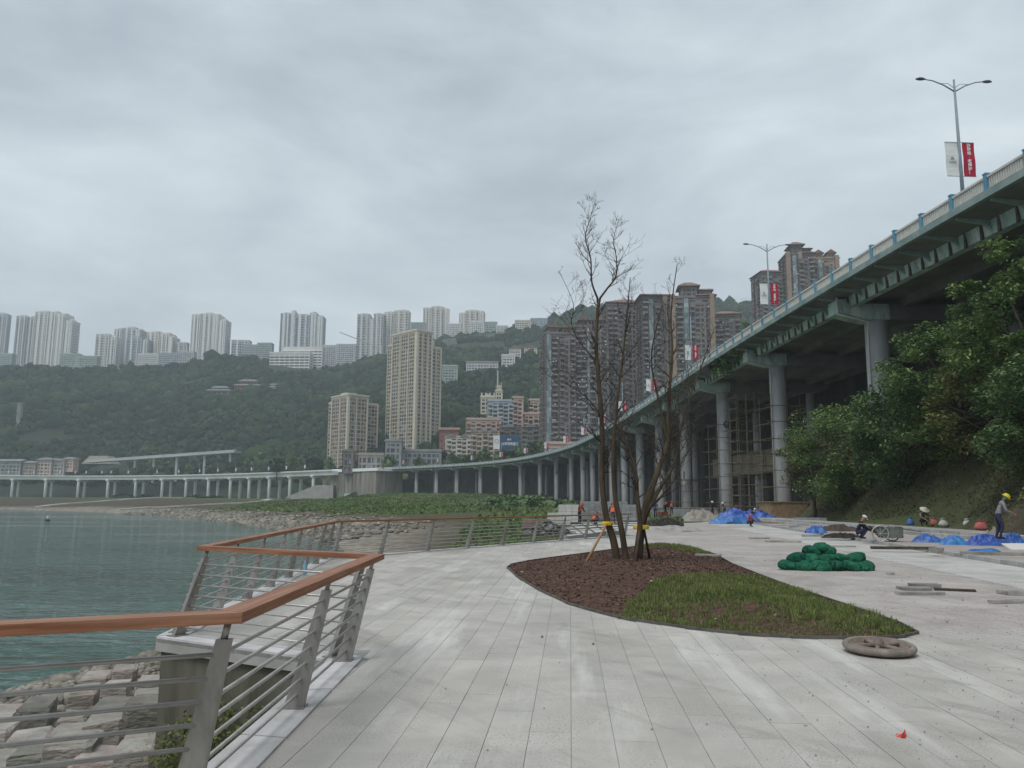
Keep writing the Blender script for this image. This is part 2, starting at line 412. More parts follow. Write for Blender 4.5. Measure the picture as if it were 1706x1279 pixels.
az = np.linspace(-1.0, 1.0, 240); rr = np.concatenate([np.linspace(500, 1260, 110), np.linspace(1290, 1800, 14)])
AZ, RR = np.meshgrid(az, rr); HX, HY = RR * np.sin(AZ), RR * np.cos(AZ); HZ_ = hill_h(HX, HY)
HZ_[0, :] -= 14
k = len(az); ii = (np.arange(len(rr) - 1)[:, None] * k + np.arange(k - 1)[None, :]).ravel()
m_hill = mat('hill_earth', (0.012, 0.024, 0.013), (0.03, 0.046, 0.022), scale=0.05, coord='World', rough=1.0)
tag(link('hillside', np_mesh('hillside', np.c_[HX.ravel(), HY.ravel(), HZ_.ravel()], np.c_[ii, ii + 1, ii + k + 1, ii + k], m_hill, True)), kind='structure')

# ------------------------------------------------------------------ promenade deck
RAIL_TOP = 1.07
RAILPX = [(385, 1018), (628, 923), (340, 909), (560, 867), (1052, 855)]
RB, RC, RD, RE, RF = [G(x, y, RAIL_TOP) for x, y in RAILPX]
_ra = G(0, 1037, RAIL_TOP); RA = RB + (_ra - RB).normalized() * 4.5
RAIL = [RA, RB, RC, RD, RE, RF]
LEAN = 0.27
def seg_in(i):
    """inward (walkway side) unit normal of rail segment i"""
    t = (RAIL[i + 1] - RAIL[i]).normalized(); return Vector((t.y, -t.x, 0))
def offset_corner(k, dist):
    """rail corner k moved outwards by dist, mitred"""
    if k == 0: return RAIL[0] - seg_in(0) * dist
    if k == len(RAIL) - 1: return RAIL[-1] - seg_in(k - 1) * dist
    n0, n1 = seg_in(k - 1), seg_in(k); m = (n0 + n1)
    m = m / max(0.25, m.length_squared / 2) if m.length > 1e-3 else n0
    return RAIL[k] - m * dist
BASE = [offset_corner(k, LEAN) for k in range(6)]
EDGEK = [offset_corner(k, LEAN + 0.16) for k in range(6)]
m_slab = mat('promenade_concrete', (0.30, 0.30, 0.285), (0.40, 0.40, 0.38), scale=1.2, rough=0.9, bump=0.15, c3=(0.16, 0.15, 0.13), c3scale=0.8, c3amt=0.5)
m_wallc = mat('mossy_concrete', (0.075, 0.072, 0.055), (0.165, 0.157, 0.13), scale=0.9, stretch=(2.2, 2.2, 0.35), rough=0.95, bump=0.35, bscale=9, c3=(0.055, 0.06, 0.03), c3scale=1.1, c3amt=0.9)
KERB_A, KERB_B = G(1280, 877), G(1706, 946)
_kd = (KERB_B - KERB_A).normalized()
KERB_N, KERB_F = KERB_B + _kd * 30, KERB_A - _kd * 16
deck_poly = [tuple(p[:2]) for p in EDGEK] + [(9.0, 58.0), (KERB_F.x, KERB_F.y), (KERB_N.x, KERB_N.y), (EDGEK[0].x, KERB_N.y)]
mb = MB(); mb.prism(deck_poly, -0.15, -0.007); promenade = mb.build('promenade', m_slab); tag(promenade, kind='structure')
# retaining wall under the river edge of the deck
mb = MB()
_in = [offset_corner(k, LEAN - 0.10) for k in range(6)]
_ou = [offset_corner(k, LEAN + 0.10) for k in range(6)]
for k in range(5):
    q = [_ou[k], _ou[k + 1], _in[k + 1], _in[k]]
    mb.prism([tuple(p[:2]) for p in q], -4.6, -0.152 - 0.001 * k)
w = mb.build('retaining_wall', m_wallc); tag(w, 'mossy stained concrete retaining wall below the promenade edge', 'wall')

# granite planks of the walk, clipped to the walk's outline
planter_px = [(845, 946), (862, 962), (900, 985), (950, 1008), (1000, 1022), (1035, 1031), (1100, 1041), (1180, 1052), (1260, 1060), (1340, 1064), (1420, 1065), (1500, 1063), (1530, 1056),
              (1500, 1040), (1440, 1019), (1380, 999), (1320, 979), (1270, 960), (1220, 940), (1192, 924), (1150, 911), (1110, 907), (1080, 908), (1040, 913), (990, 920), (930, 928), (880, 935), (852, 941)]
PLANTER = [tuple(G(x, y)[:2]) for x, y in planter_px]
def inside(p, poly):
    x, y = p; c = False; n = len(poly)
    for i in range(n):
        x0, y0 = poly[i]; x1, y1 = poly[(i + 1) % n]
        if (y0 > y) != (y1 > y) and x < (x1 - x0) * (y - y0) / (y1 - y0) + x0: c = not c
    return c
def inside_v(x, y, poly):
    c = np.zeros(x.shape, bool); n = len(poly)
    for i in range(n):
        x0, y0 = poly[i]; x1, y1 = poly[(i + 1) % n]
        if y0 == y1: continue
        c ^= ((y0 > y) != (y1 > y)) & (x < (x1 - x0) * (y - y0) / (y1 - y0) + x0)
    return c
KINN = [offset_corner(k, LEAN - 0.17) for k in range(6)]
tip = PLANTER[12]; btip = PLANTER[21]
walk_poly = [tuple(p[:2]) for p in KINN] + [(KINN[5].x + 1.5, KINN[5].y + 3), (btip[0], btip[1] + 16), btip] + PLANTER[20:11:-1] + [(tip[0] + 1.55, tip[1] - 3.1), (tip[0] + 2.2, -4.0), (KINN[0].x, -4.0)]
def clip_half(poly, a, b, n):
    """keep the side of line ab that normal n points to"""
    out = []; f = lambda p: (p[0] - a[0]) * n[0] + (p[1] - a[1]) * n[1]
    for i in range(len(poly)):
        p, q = poly[i], poly[(i + 1) % len(poly)]; fp, fq = f(p), f(q)
        if fp >= 0: out.append(p)
        if (fp >= 0) != (fq >= 0):
            t = fp / (fp - fq); out.append((p[0] + t * (q[0] - p[0]), p[1] + t * (q[1] - p[1])))
    return out
def segs_of(poly): return [(poly[i], poly[(i + 1) % len(poly)]) for i in range(len(poly))]
def orient(poly):
    return poly if sum(a[0] * b[1] - b[0] * a[1] for a, b in segs_of(poly)) > 0 else poly[::-1]
walk_ccw = orient(walk_poly); plant_ccw = orient(PLANTER)
b_keep = [(a, b, (-(b[1] - a[1]), b[0] - a[0])) for a, b in segs_of(walk_ccw)]
b_cut = [(a, b, (b[1] - a[1], -(b[0] - a[0]))) for a, b in segs_of(plant_ccw)]
def seg_hits_rect(a, b, quad):
    q = orient(quad); pl = [a, b]
    for p0, p1 in segs_of(q):
        nrm = (-(p1[1] - p0[1]), p1[0] - p0[0]); fa = (pl[0][0] - p0[0]) * nrm[0] + (pl[0][1] - p0[1]) * nrm[1]; fb = (pl[1][0] - p0[0]) * nrm[0] + (pl[1][1] - p0[1]) * nrm[1]
        if fa < 0 and fb < 0: return False
        if fa < 0 or fb < 0:
            t = fa / (fa - fb); m = (pl[0][0] + t * (pl[1][0] - pl[0][0]), pl[0][1] + t * (pl[1][1] - pl[0][1]))
            pl = [m, pl[1]] if fa < 0 else [pl[0], m]
    return True
PAV_A = math.atan2(97, 1330); ca, sa = math.cos(PAV_A), math.sin(PAV_A)
def pav(u, v): return (u * ca + v * sa, -u * sa + v * ca)          # u across, v along the planks
m_gran = mat('granite_plank', (0.41, 0.39, 0.355), (0.50, 0.475, 0.435), scale=1.1, detail=4, rough=0.82, coord='World', rnd=0.055, island=0.055, bump=0.12, bscale=60, bdist=0.004,
             c3=(0.33, 0.32, 0.30), c3scale=0.7, c3amt=0.6, spec=0.25)
def add_speckle(m, sc=62, th=(0.55, 0.66), dark=(0.2, 0.195, 0.185), amt=0.8, dust=None):
    n, l = m.node_tree.nodes, m.node_tree.links; b = n['Principled BSDF']; src = b.inputs['Base Color'].links[0].from_socket
    g = n.new('ShaderNodeNewGeometry'); t = n.new('ShaderNodeTexNoise'); t.inputs['Scale'].default_value = sc; t.inputs['Detail'].default_value = 2; l.new(g.outputs['Position'], t.inputs['Vector'])
    t2 = n.new('ShaderNodeTexNoise'); t2.inputs['Scale'].default_value = 1.3; t2.inputs['Detail'].default_value = 4; l.new(g.outputs['Position'], t2.inputs['Vector'])
    r = n.new('ShaderNodeMapRange'); r.inputs['From Min'].default_value, r.inputs['From Max'].default_value = th; r.inputs['To Max'].default_value = amt; l.new(t.outputs['Fac'], r.inputs['Value'])
    r2 = n.new('ShaderNodeMapRange'); r2.inputs['From Min'].default_value = 0.35; r2.inputs['From Max'].default_value = 0.6; l.new(t2.outputs['Fac'], r2.inputs['Value'])
    mu = n.new('ShaderNodeMath'); mu.operation = 'MULTIPLY'; l.new(r.outputs['Result'], mu.inputs[0]); l.new(r2.outputs['Result'], mu.inputs[1])
    x = n.new('ShaderNodeMix'); x.data_type = 'RGBA'; l.new(mu.outputs[0], x.inputs['Factor']); l.new(src, x.inputs['A']); x.inputs['B'].default_value = (*dark, 1)
    l.new(x.outputs['Result'], b.inputs['Base Color'])
add_speckle(m_gran)
def add_dust(m, c=(0.56, 0.55, 0.52), amt=0.55, stretch=(2.6, 0.32, 1), sc=0.55, lo=0.5, hi=0.7, rot=PAV_A, dirt=True):
    n, l = m.node_tree.nodes, m.node_tree.links; b = n['Principled BSDF']; src = b.inputs['Base Color'].links[0].from_socket
    def layer(src, st, s_, lo_, hi_, col_, a_, rt):
        g = n.new('ShaderNodeNewGeometry'); mp = n.new('ShaderNodeMapping'); mp.vector_type = 'TEXTURE'; mp.inputs['Rotation'].default_value = (0, 0, -rt); mp.inputs['Scale'].default_value = (1 / st[0], 1 / st[1], 1); l.new(g.outputs['Position'], mp.inputs['Vector'])
        t = n.new('ShaderNodeTexNoise'); t.inputs['Scale'].default_value = s_; t.inputs['Detail'].default_value = 6; t.inputs['Roughness'].default_value = 0.62; l.new(mp.outputs['Vector'], t.inputs['Vector'])
        r = n.new('ShaderNodeMapRange'); r.inputs['From Min'].default_value = lo_; r.inputs['From Max'].default_value = hi_; r.inputs['To Max'].default_value = a_; l.new(t.outputs['Fac'], r.inputs['Value'])
        x = n.new('ShaderNodeMix'); x.data_type = 'RGBA'; l.new(r.outputs['Result'], x.inputs['Factor']); l.new(src, x.inputs['A']); x.inputs['B'].default_value = (*col_, 1); return x.outputs['Result']
    src = layer(src, stretch, sc, lo, hi, c, amt, rot)
    if dirt:
        src = layer(src, (1.2, 0.4, 1), 0.35, 0.5, 0.72, (0.285, 0.265, 0.235), 0.75, rot)
        src = layer(src, (0.5, 2.2, 1), 0.9, 0.56, 0.70, (0.25, 0.23, 0.2), 0.55, rot + 0.9)
    l.new(src, b.inputs['Base Color'])
add_dust(m_gran, (0.60, 0.59, 0.555), 0.8, lo=0.52, hi=0.66)
W_, L_, GAP, GPL = 0.30, 0.92, 0.0024, 0.0010
cells = []
for iu in range(-22, 34):
    off = (iu * 0.37 + 0.11 * math.sin(iu * 3.1)) % L_
    for iv in range(-7, 42):
        u0, v0 = iu * W_, iv * L_ + off
        quad = [pav(u0 + GAP, v0 + GPL), pav(u0 + W_ - GAP, v0 + GPL), pav(u0 + W_ - GAP, v0 + L_ - GPL), pav(u0 + GAP, v0 + L_ - GPL)]
        c = pav(u0 + W_ / 2, v0 + L_ / 2)
        if c[1] < -4.5 or c[1] > 36: continue
        hits_k = [e for e in b_keep if seg_hits_rect(e[0], e[1], quad)]
        hits_c = [e for e in b_cut if seg_hits_rect(e[0], e[1], quad)]
        ins = inside(c, walk_poly) and not inside(c, PLANTER)
        if not hits_k and not hits_c:
            if not ins: continue
            cells.append((c, None, u0, v0))
        else:
            q = quad
            for a, b, nn in (hits_k + hits_c)[:3]:
                q = clip_half(q, a, b, nn)
                if len(q) < 3: break
            if len(q) >= 3:
                ar = abs(sum(a[0] * b[1] - b[0] * a[1] for a, b in segs_of(q))) / 2
                cx_, cy_ = sum(p[0] for p in q) / len(q), sum(p[1] for p in q) / len(q)
                if ar > 0.004 and inside((cx_, cy_), walk_poly) and not inside((cx_, cy_), PLANTER): cells.append((c, q, u0, v0))
def in_view(c):
    p = proj((c[0], c[1], 0)); return -60 < p[0] < 1770 and p[1] < 1350
plank_me = MB().box((0, 0, -0.011), (W_ - 2 * GAP, L_ - 2 * GPL, 0.022)).mesh('plank', m_gran)
cells.sort(key=lambda c: (0 if in_view(c[0]) else 1, c[0][1]))
stuff = MB(); npl = 0
for c, q, u0, v0 in cells:
    dz = random.uniform(-0.0015, 0.0015)
    if npl < 300 and in_view(c):
        if q is None:
            o = link('plank', plank_me, promenade, (c[0], c[1], dz), -PAV_A)
        else:
            o = MB().prism(q, -0.022, dz).build('plank', m_gran, promenade)
        npl += 1
    else:
        qq = q or [pav(u0 + GAP, v0 + GPL), pav(u0 + W_ - GAP, v0 + GPL), pav(u0 + W_ - GAP, v0 + L_ - GPL), pav(u0 + GAP, v0 + L_ - GPL)]
        stuff.prism(qq, -0.022, dz)
o = stuff.build('planks', m_gran, promenade); tag(o, kind='stuff')
# kerb slabs along the river edge, one run per rail bay
m_kerb = mat('pale_kerb', (0.46, 0.455, 0.46), (0.56, 0.55, 0.55), scale=3, rough=0.85, bump=0.15, rnd=0.1, c3=(0.27, 0.26, 0.24), c3scale=2.0, c3amt=0.5)
for k in range(5):
    a0, a1, b0, b1 = EDGEK[k], EDGEK[k + 1], KINN[k], KINN[k + 1]
    n = max(1, int((a1 - a0).length / 1.1))
    for j in range(n):
        t0, t1 = j / n + 0.003, (j + 1) / n - 0.003
        q = [a0.lerp(a1, t0), a0.lerp(a1, t1), b0.lerp(b1, t1), b0.lerp(b1, t0)]
        MB().prism([tuple(p[:2]) for p in q], -0.05, 0.018).build('kerb_slab', m_kerb, promenade)

# brick paving and the concrete lane on the building-site side
m_brick = mat('dusty_pink_brick', (0.36, 0.32, 0.30), (0.45, 0.415, 0.39), scale=1.6, rough=0.95, coord='World', c3=(0.49, 0.475, 0.445), c3scale=0.45, c3amt=0.85)
def brick_pattern(m, bw=0.2, bh=0.1, rot=0.0, mortar=(0.22, 0.2, 0.185), amt=0.6):
    n, l = m.node_tree.nodes, m.node_tree.links; b = n['Principled BSDF']; src = b.inputs['Base Color'].links[0].from_socket
    g = n.new('ShaderNodeNewGeometry'); mp = n.new('ShaderNodeMapping'); mp.inputs['Rotation'].default_value = (0, 0, rot); l.new(g.outputs['Position'], mp.inputs['Vector'])
    t = n.new('ShaderNodeTexBrick'); t.inputs['Scale'].default_value = 1.0; t.inputs['Brick Width'].default_value = bw; t.inputs['Row Height'].default_value = bh; t.inputs['Mortar Size'].default_value = 0.008; t.inputs['Mortar Smooth'].default_value = 0.3
    t.inputs['Color1'].default_value = (0.92, 0.92, 0.92, 1); t.inputs['Color2'].default_value = (1.06, 1.04, 1.04, 1); t.inputs['Mortar'].default_value = (0.72, 0.7, 0.68, 1)
    l.new(mp.outputs['Vector'], t.inputs['Vector'])
    x = n.new('ShaderNodeMix'); x.data_type = 'RGBA'; x.blend_type = 'MULTIPLY'; x.inputs['Factor'].default_value = amt; l.new(src, x.inputs['A']); l.new(t.outputs['Color'], x.inputs['B'])
    l.new(x.outputs['Result'], b.inputs['Base Color'])
    bp = n.new('ShaderNodeBump'); bp.inputs['Strength'].default_value = 0.5; bp.inputs['Distance'].default_value = 0.006; bp.invert = True; l.new(t.outputs['Fac'], bp.inputs['Height']); l.new(bp.outputs['Normal'], b.inputs['Normal'])
brick_pattern(m_brick, 0.24, 0.12, R(-31))
add_speckle(m_brick, 22, (0.57, 0.65), (0.13, 0.115, 0.1), 0.7)
add_dust(m_brick, (0.50, 0.48, 0.45), 0.6, (0.4, 1.6, 1), 0.5, rot=0.5)
LANE_A, LANE_B = G(1422, 922), G(1706, 981)
_ld = (LANE_B - LANE_A).normalized(); LANE_N, LANE_F = LANE_B + _ld * 28, LANE_A - _ld * 40
side = walk_poly[walk_poly.index(btip):-2]
brick_poly = [(walk_poly[walk_poly.index(btip) - 1][0], walk_poly[walk_poly.index(btip) - 1][1])] + [(p[0], p[1]) for p in side] + [(tip[0] + 2.2, -4.0), (LANE_N.x, min(-4.0, LANE_N.y)), (LANE_B.x, LANE_B.y), (LANE_A.x, LANE_A.y), (LANE_F.x, LANE_F.y)]
mb = MB(); mb.prism(brick_poly, -0.03, -0.004); tag(mb.build('brick_paving', m_brick), kind='structure')
m_lane = mat('site_lane_concrete', (0.43, 0.425, 0.405), (0.54, 0.53, 0.505), scale=0.8, rough=0.92, coord='World', bump=0.2, bscale=14, bdist=0.01, c3=(0.27, 0.25, 0.225), c3scale=0.5, c3amt=0.7)
add_dust(m_lane, (0.60, 0.59, 0.56), 0.5, (0.4, 1.6, 1), 0.5, rot=0.25)
add_speckle(m_lane, 14, (0.60, 0.68), (0.2, 0.185, 0.165), 0.6)
lane_poly = [(LANE_F.x, LANE_F.y), (LANE_A.x, LANE_A.y), (LANE_B.x, LANE_B.y), (LANE_N.x, LANE_N.y), (KERB_N.x - .02, KERB_N.y), (KERB_F.x - .02, KERB_F.y)]
mb = MB(); mb.prism(lane_poly, -0.03, 0.006); tag(mb.build('site_lane', m_lane), kind='structure')
# kerbstones along the lane, then the raised pavement and its two steps
m_kst = mat('grey_kerbstone', (0.30, 0.295, 0.285), (0.42, 0.41, 0.40), scale=3, rough=0.9, bump=0.2, rnd=0.15)
kn = Vector((-_kd.y, _kd.x, 0))
if kn.x < 0: kn = -kn
m_pink = mat('pink_pavement', (0.33, 0.285, 0.27), (0.42, 0.38, 0.36), scale=1.0, rough=0.95, coord='World', c3=(0.40, 0.385, 0.36), c3scale=0.35, c3amt=0.7)
brick_pattern(m_pink, 0.4, 0.2, R(20)); add_speckle(m_pink, 18, (0.58, 0.66), (0.16, 0.14, 0.12), 0.6)
raised = [KERB_F + kn * 0.16, KERB_N + kn * 0.16, KERB_N + kn * 6.5, Vector((19, 22, 0)), Vector((21, 40, 0)), Vector((27, 66, 0)), KERB_F + kn * 9]
pavement = MB().prism([tuple(p[:2]) for p in raised], -0.2, 0.10).build('raised_pavement', m_pink); tag(pavement, kind='structure')
L = (KERB_N - KERB_F).length; n = int(L / 1.0)
kme = MB().box((0, 0, 0), (0.98, 0.15, 0.24)).mesh('kerbstone', m_kst)
for j in range(n):
    c = KERB_F.lerp(KERB_N, (j + 0.5) / n) + kn * 0.08
    if c.y < 8: continue
    o = link('kerbstone', kme, pavement, (c.x, c.y, 0.004 + random.uniform(-.006, .006)), math.atan2(_kd.y, _kd.x) + random.uniform(-.004, .004))
ST_A, ST_B = G(1440, 884, 0.1), G(1706, 906, 0.1)
sd = (ST_B - ST_A).normalized(); sn = Vector((-sd.y, sd.x, 0)); sn = sn if sn.x > 0 else -sn
for i, (o_, z) in enumerate(((0, 0.24), (0.5, 0.38))):
    a = ST_A - sd * 22 + sn * o_; b = ST_B + sd * 16 + sn * o_
    n = int((b - a).length / 1.5)
    for j in range(n):
        p, q = a.lerp(b, j / n + .001), a.lerp(b, (j + 1) / n - .001)
        MB().prism([tuple(p[:2]), tuple(q[:2]), tuple((q + sn * (0.52 if i == 0 else 1.9))[:2]), tuple((p + sn * (0.52 if i == 0 else 1.9))[:2])], 0.06, z + random.uniform(-.004, .004)).build('step_stone', m_kst, pavement)
# ================================================================== river railing
m_wood = mat('brown_wood_handrail', (0.19, 0.068, 0.032), (0.33, 0.145, 0.075), scale=2.2, stretch=(1, 1, 1), detail=8, rough=0.5, bump=0.08, bscale=40, bdist=0.003, c3=(0.36, 0.2, 0.13), c3scale=0.8, c3amt=0.5, coord='World', rnd=0.06)
m_steel = mat('brushed_stainless', (0.22, 0.215, 0.20), (0.40, 0.385, 0.36), scale=4, stretch=(1, 1, 0.3), rough=0.42, metal=0.55, bump=0.08, c3=(0.15, 0.135, 0.115), c3scale=3.5, c3amt=0.7, coord='World')
m_steel2 = mat('dull_steel_tube', (0.36, 0.35, 0.33), (0.46, 0.45, 0.43), scale=6, rough=0.4, metal=0.5)
RAIL_Z = [0.115 + 0.122 * i for i in range(7)]
POST_H = 0.925
seg_label = ['river railing nearest the camera at the left edge, brown wooden handrail',
             'river railing running away along the left of the granite walk, brown handrail',
             'short river railing crossing the inlet behind the near corner, brown handrail',
             'river railing along the outer water side of the projecting deck, brown handrail',
             'long far river railing running towards the building site, brown handrail']
post_t = [[0.42], [0.0, 0.52, 0.97], [0.06, 0.965], None, None]
def lean_pt(base, n, z): return base + n * (LEAN * z / RAIL_TOP) + Vector((0, 0, z))
# handrail corner points for mitred ends (inner/outer edge of the 15 cm board)
HO = [offset_corner(k, 0.075) for k in range(6)]; HI = [offset_corner(k, -0.075) for k in range(6)]
for k in range(5):
    n = seg_in(k); a, b = BASE[k], BASE[k + 1]; a = Vector((a.x, a.y, 0)); b = Vector((b.x, b.y, 0)); t = (b - a).normalized(); Ls = (b - a).length
    root = thing('river_railing', ((a + b) / 2), seg_label[k], 'railing')
    c0 = Vector(root.location)
    mb = MB(); q = [HO[k], HO[k + 1], HI[k + 1], HI[k]]
    zt, zb = RAIL_TOP, RAIL_TOP - 0.055
    ins = [p + (sum(q, Vector()) / 4 - p).normalized() * 0.008 for p in q]
    vs = [Vector((p.x, p.y, zb)) - c0 for p in q] + [Vector((p.x, p.y, zt - 0.008)) - c0 for p in q] + [Vector((p.x, p.y, zt)) - c0 for p in ins]
    mb.add(vs, [(3, 2, 1, 0)] + [(i, (i + 1) % 4, 4 + (i + 1) % 4, 4 + i) for i in range(4)] + [(4 + i, 4 + (i + 1) % 4, 8 + (i + 1) % 4, 8 + i) for i in range(4)] + [(8, 9, 10, 11)])
    mw_ = mat('handrail_wood_%d' % k, (0.15, 0.05, 0.024), (0.36, 0.165, 0.088), scale=1.0, detail=9, rough=0.55, bump=0.25, bscale=1.6, bdist=0.003, c3=(0.40, 0.245, 0.165), c3scale=0.35, c3amt=0.6, coord='World', ramp=(0.28, 0.72))
    mp_ = [q_ for q_ in mw_.node_tree.nodes if q_.type == 'MAPPING'][0]; mp_.vector_type = 'TEXTURE'; mp_.inputs['Rotation'].default_value = (0, 0, math.atan2(t.y, t.x)); mp_.inputs['Scale'].default_value = (0.55, 0.028, 0.028)
    mb.build('handrail', mw_, root)
    ts = post_t[k] or [(j + (0.12 if j == 0 else 0)) / max(1, round(Ls / (1.9 if k == 3 else 2.35))) for j in range(max(1, round(Ls / (1.9 if k == 3 else 2.35))) + 1)]
    for tt in ts:
        tt = min(tt, 0.985); p = a.lerp(b, tt); mb = MB(); lv_ = RAIL[k].lerp(RAIL[k + 1], tt) - p; lv_.z = 0
        def lean_pt(base, n_, z, lv_=lv_): return base + lv_ * (z / RAIL_TOP) + Vector((0, 0, z))
        poly = [p - n * 0.075, p + n * 0.085, lean_pt(p, n, POST_H) + n * 0.04, lean_pt(p, n, POST_H) - n * 0.035]
        mb.plate([v - c0 + Vector((0, 0, 0.002)) for v in poly], t, 0.05)
        mb.plate([v - c0 for v in (p - n * .10 + Vector((0, 0, .019)), p + n * .10 + Vector((0, 0, .019)), p + n * .10 + Vector((0, 0, .029)), p - n * .10 + Vector((0, 0, .029)))], t, 0.15)
        po = mb.build('post', m_steel, root)
        s0, s1 = lean_pt(p, n, POST_H - 0.01), lean_pt(p, n, zb)
        MB().tube([s0 - c0, s1 - c0], 0.019, 8).build('stub', m_steel, po, True)
    for zi in RAIL_Z:
        r0, r1 = [Vector((w_.x, w_.y, zi)) for w_ in (offset_corner(k, LEAN * (1 - zi / RAIL_TOP)), offset_corner(k + 1, LEAN * (1 - zi / RAIL_TOP)))]
        # corners: rails follow the mitre of the leaning plane
        MB().tube([r0 - c0, r1 - c0], 0.0125, 8).build('rail', m_steel2, root, True)

# ================================================================== big viaduct
m_vcon = mat('viaduct_grey_concrete', (0.42, 0.425, 0.43), (0.55, 0.555, 0.56), scale=0.5, stretch=(2, 2, 0.35), rough=0.85, bump=0.1, bscale=8, c3=(0.28, 0.28, 0.27), c3scale=0.7, c3amt=0.45, rnd=0.08)
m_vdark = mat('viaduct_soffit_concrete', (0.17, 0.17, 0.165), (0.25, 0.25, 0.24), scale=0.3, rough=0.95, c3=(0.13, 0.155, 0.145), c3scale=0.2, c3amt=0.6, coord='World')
m_vgreen = mat('stained_pale_green_girder', (0.33, 0.48, 0.44), (0.58, 0.67, 0.63), scale=0.55, stretch=(1, 1, 0.4), rough=0.85, coord='World', c3=(0.10, 0.17, 0.145), c3scale=0.9, c3amt=0.7, ramp=(0.3, 0.6))
m_vteal = mat('dull_teal_bracket', (0.20, 0.30, 0.28), (0.34, 0.44, 0.41), scale=0.8, rough=0.9, rnd=0.15)
m_vrail = mat('cream_balustrade', (0.50, 0.50, 0.46), (0.62, 0.62, 0.58), scale=2, rough=0.85, rnd=0.06, c3=(0.34, 0.34, 0.31), c3scale=1.5, c3amt=0.5)
m_vblue = mat('faded_blue_paint', (0.09, 0.24, 0.36), (0.14, 0.32, 0.44), scale=3, rough=0.6, rnd=0.12)
Z_RAILB, Z_SLABT, Z_SLABB, Z_GB = ZR - 1.02, ZR - 1.06, ZR - 1.42, ZR - 2.45
WID = 24.0
def sweep(path, nrm, prof, c0, closed=True):
    """prof: list of (offset, z) swept along path"""
    mb = MB(); k = len(prof)
    for p, n in zip(path, nrm):
        for o_, z in prof: mb.v.append((p[0] + n[0] * o_ - c0[0], p[1] + n[1] * o_ - c0[1], z - c0[2]))
    for i in range(len(path) - 1):
        for j in range(k):
            mb.f.append((i * k + j, i * k + (j + 1) % k, (i + 1) * k + (j + 1) % k, (i + 1) * k + j)); mb.m.append(0)
    mb.f.append(tuple(range(k - 1, -1, -1))); mb.m.append(0); mb.f.append(tuple((len(path) - 1) * k + j for j in range(k))); mb.m.append(0)
    return mb
VC = Vector((30.0, 90.0, 0.0))
via = thing('viaduct', VC, 'long curving road viaduct on tall round columns, cream and blue railing', 'viaduct')
prof = [(0, Z_SLABT), (0, Z_SLABB + 0.05), (0.25, Z_SLABB), (3.0, Z_SLABB - 0.12)]
for o_ in (8.0, 13.2, 18.4):
    prof += [(o_ - 0.5, Z_SLABB - 0.2), (o_ - 0.35, Z_GB + 0.1), (o_ + 0.35, Z_GB + 0.1), (o_ + 0.5, Z_SLABB - 0.2)]
prof += [(WID - 3, Z_SLABB - 0.12), (WID, Z_SLABB), (WID, Z_SLABT), ]
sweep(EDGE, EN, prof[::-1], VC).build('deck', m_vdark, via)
sweep(EDGE, EN, [(2.62, Z_SLABB - 0.1), (2.78, Z_GB), (3.45, Z_GB), (3.45, Z_SLABB - 0.15)][::-1], VC).build('edge_girder', m_vgreen, via)
sweep(EDGE, EN, [(-0.12, Z_SLABT + 0.06), (-0.12, Z_SLABB - 0.06), (0.22, Z_SLABB - 0.06), (0.22, Z_SLABB + 0.02), (0.02, Z_SLABB + 0.1), (0.02, Z_SLABT + 0.06)][::-1], VC).build('fascia', mat('dark_fascia', (0.16, 0.23, 0.22), (0.29, 0.35, 0.335), scale=0.6, rough=0.9, coord='World'), via)
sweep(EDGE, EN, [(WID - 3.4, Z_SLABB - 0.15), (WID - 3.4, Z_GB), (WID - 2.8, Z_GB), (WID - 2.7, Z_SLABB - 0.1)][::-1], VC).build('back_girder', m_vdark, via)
# railing: one post and one balustrade panel per bay
post_me = MB().box((0, 0, 0.56), (0.28, 0.34, 1.2)).box((0, 0, 1.19), (0.34, 0.40, 0.07)).mesh('railing_post', m_vblue)
pl = 3.5 - 0.3
mb = MB().box((0, 0, 0.97), (pl, 0.24, 0.14)).box((0, 0, 0.10), (pl, 0.20, 0.16))
for j in range(15): mb.box((-pl / 2 + (j + 0.5) * pl / 15, 0, 0.54), (0.105, 0.11, 0.74))
panel_me = mb.mesh('balustrade_panel', m_vrail)
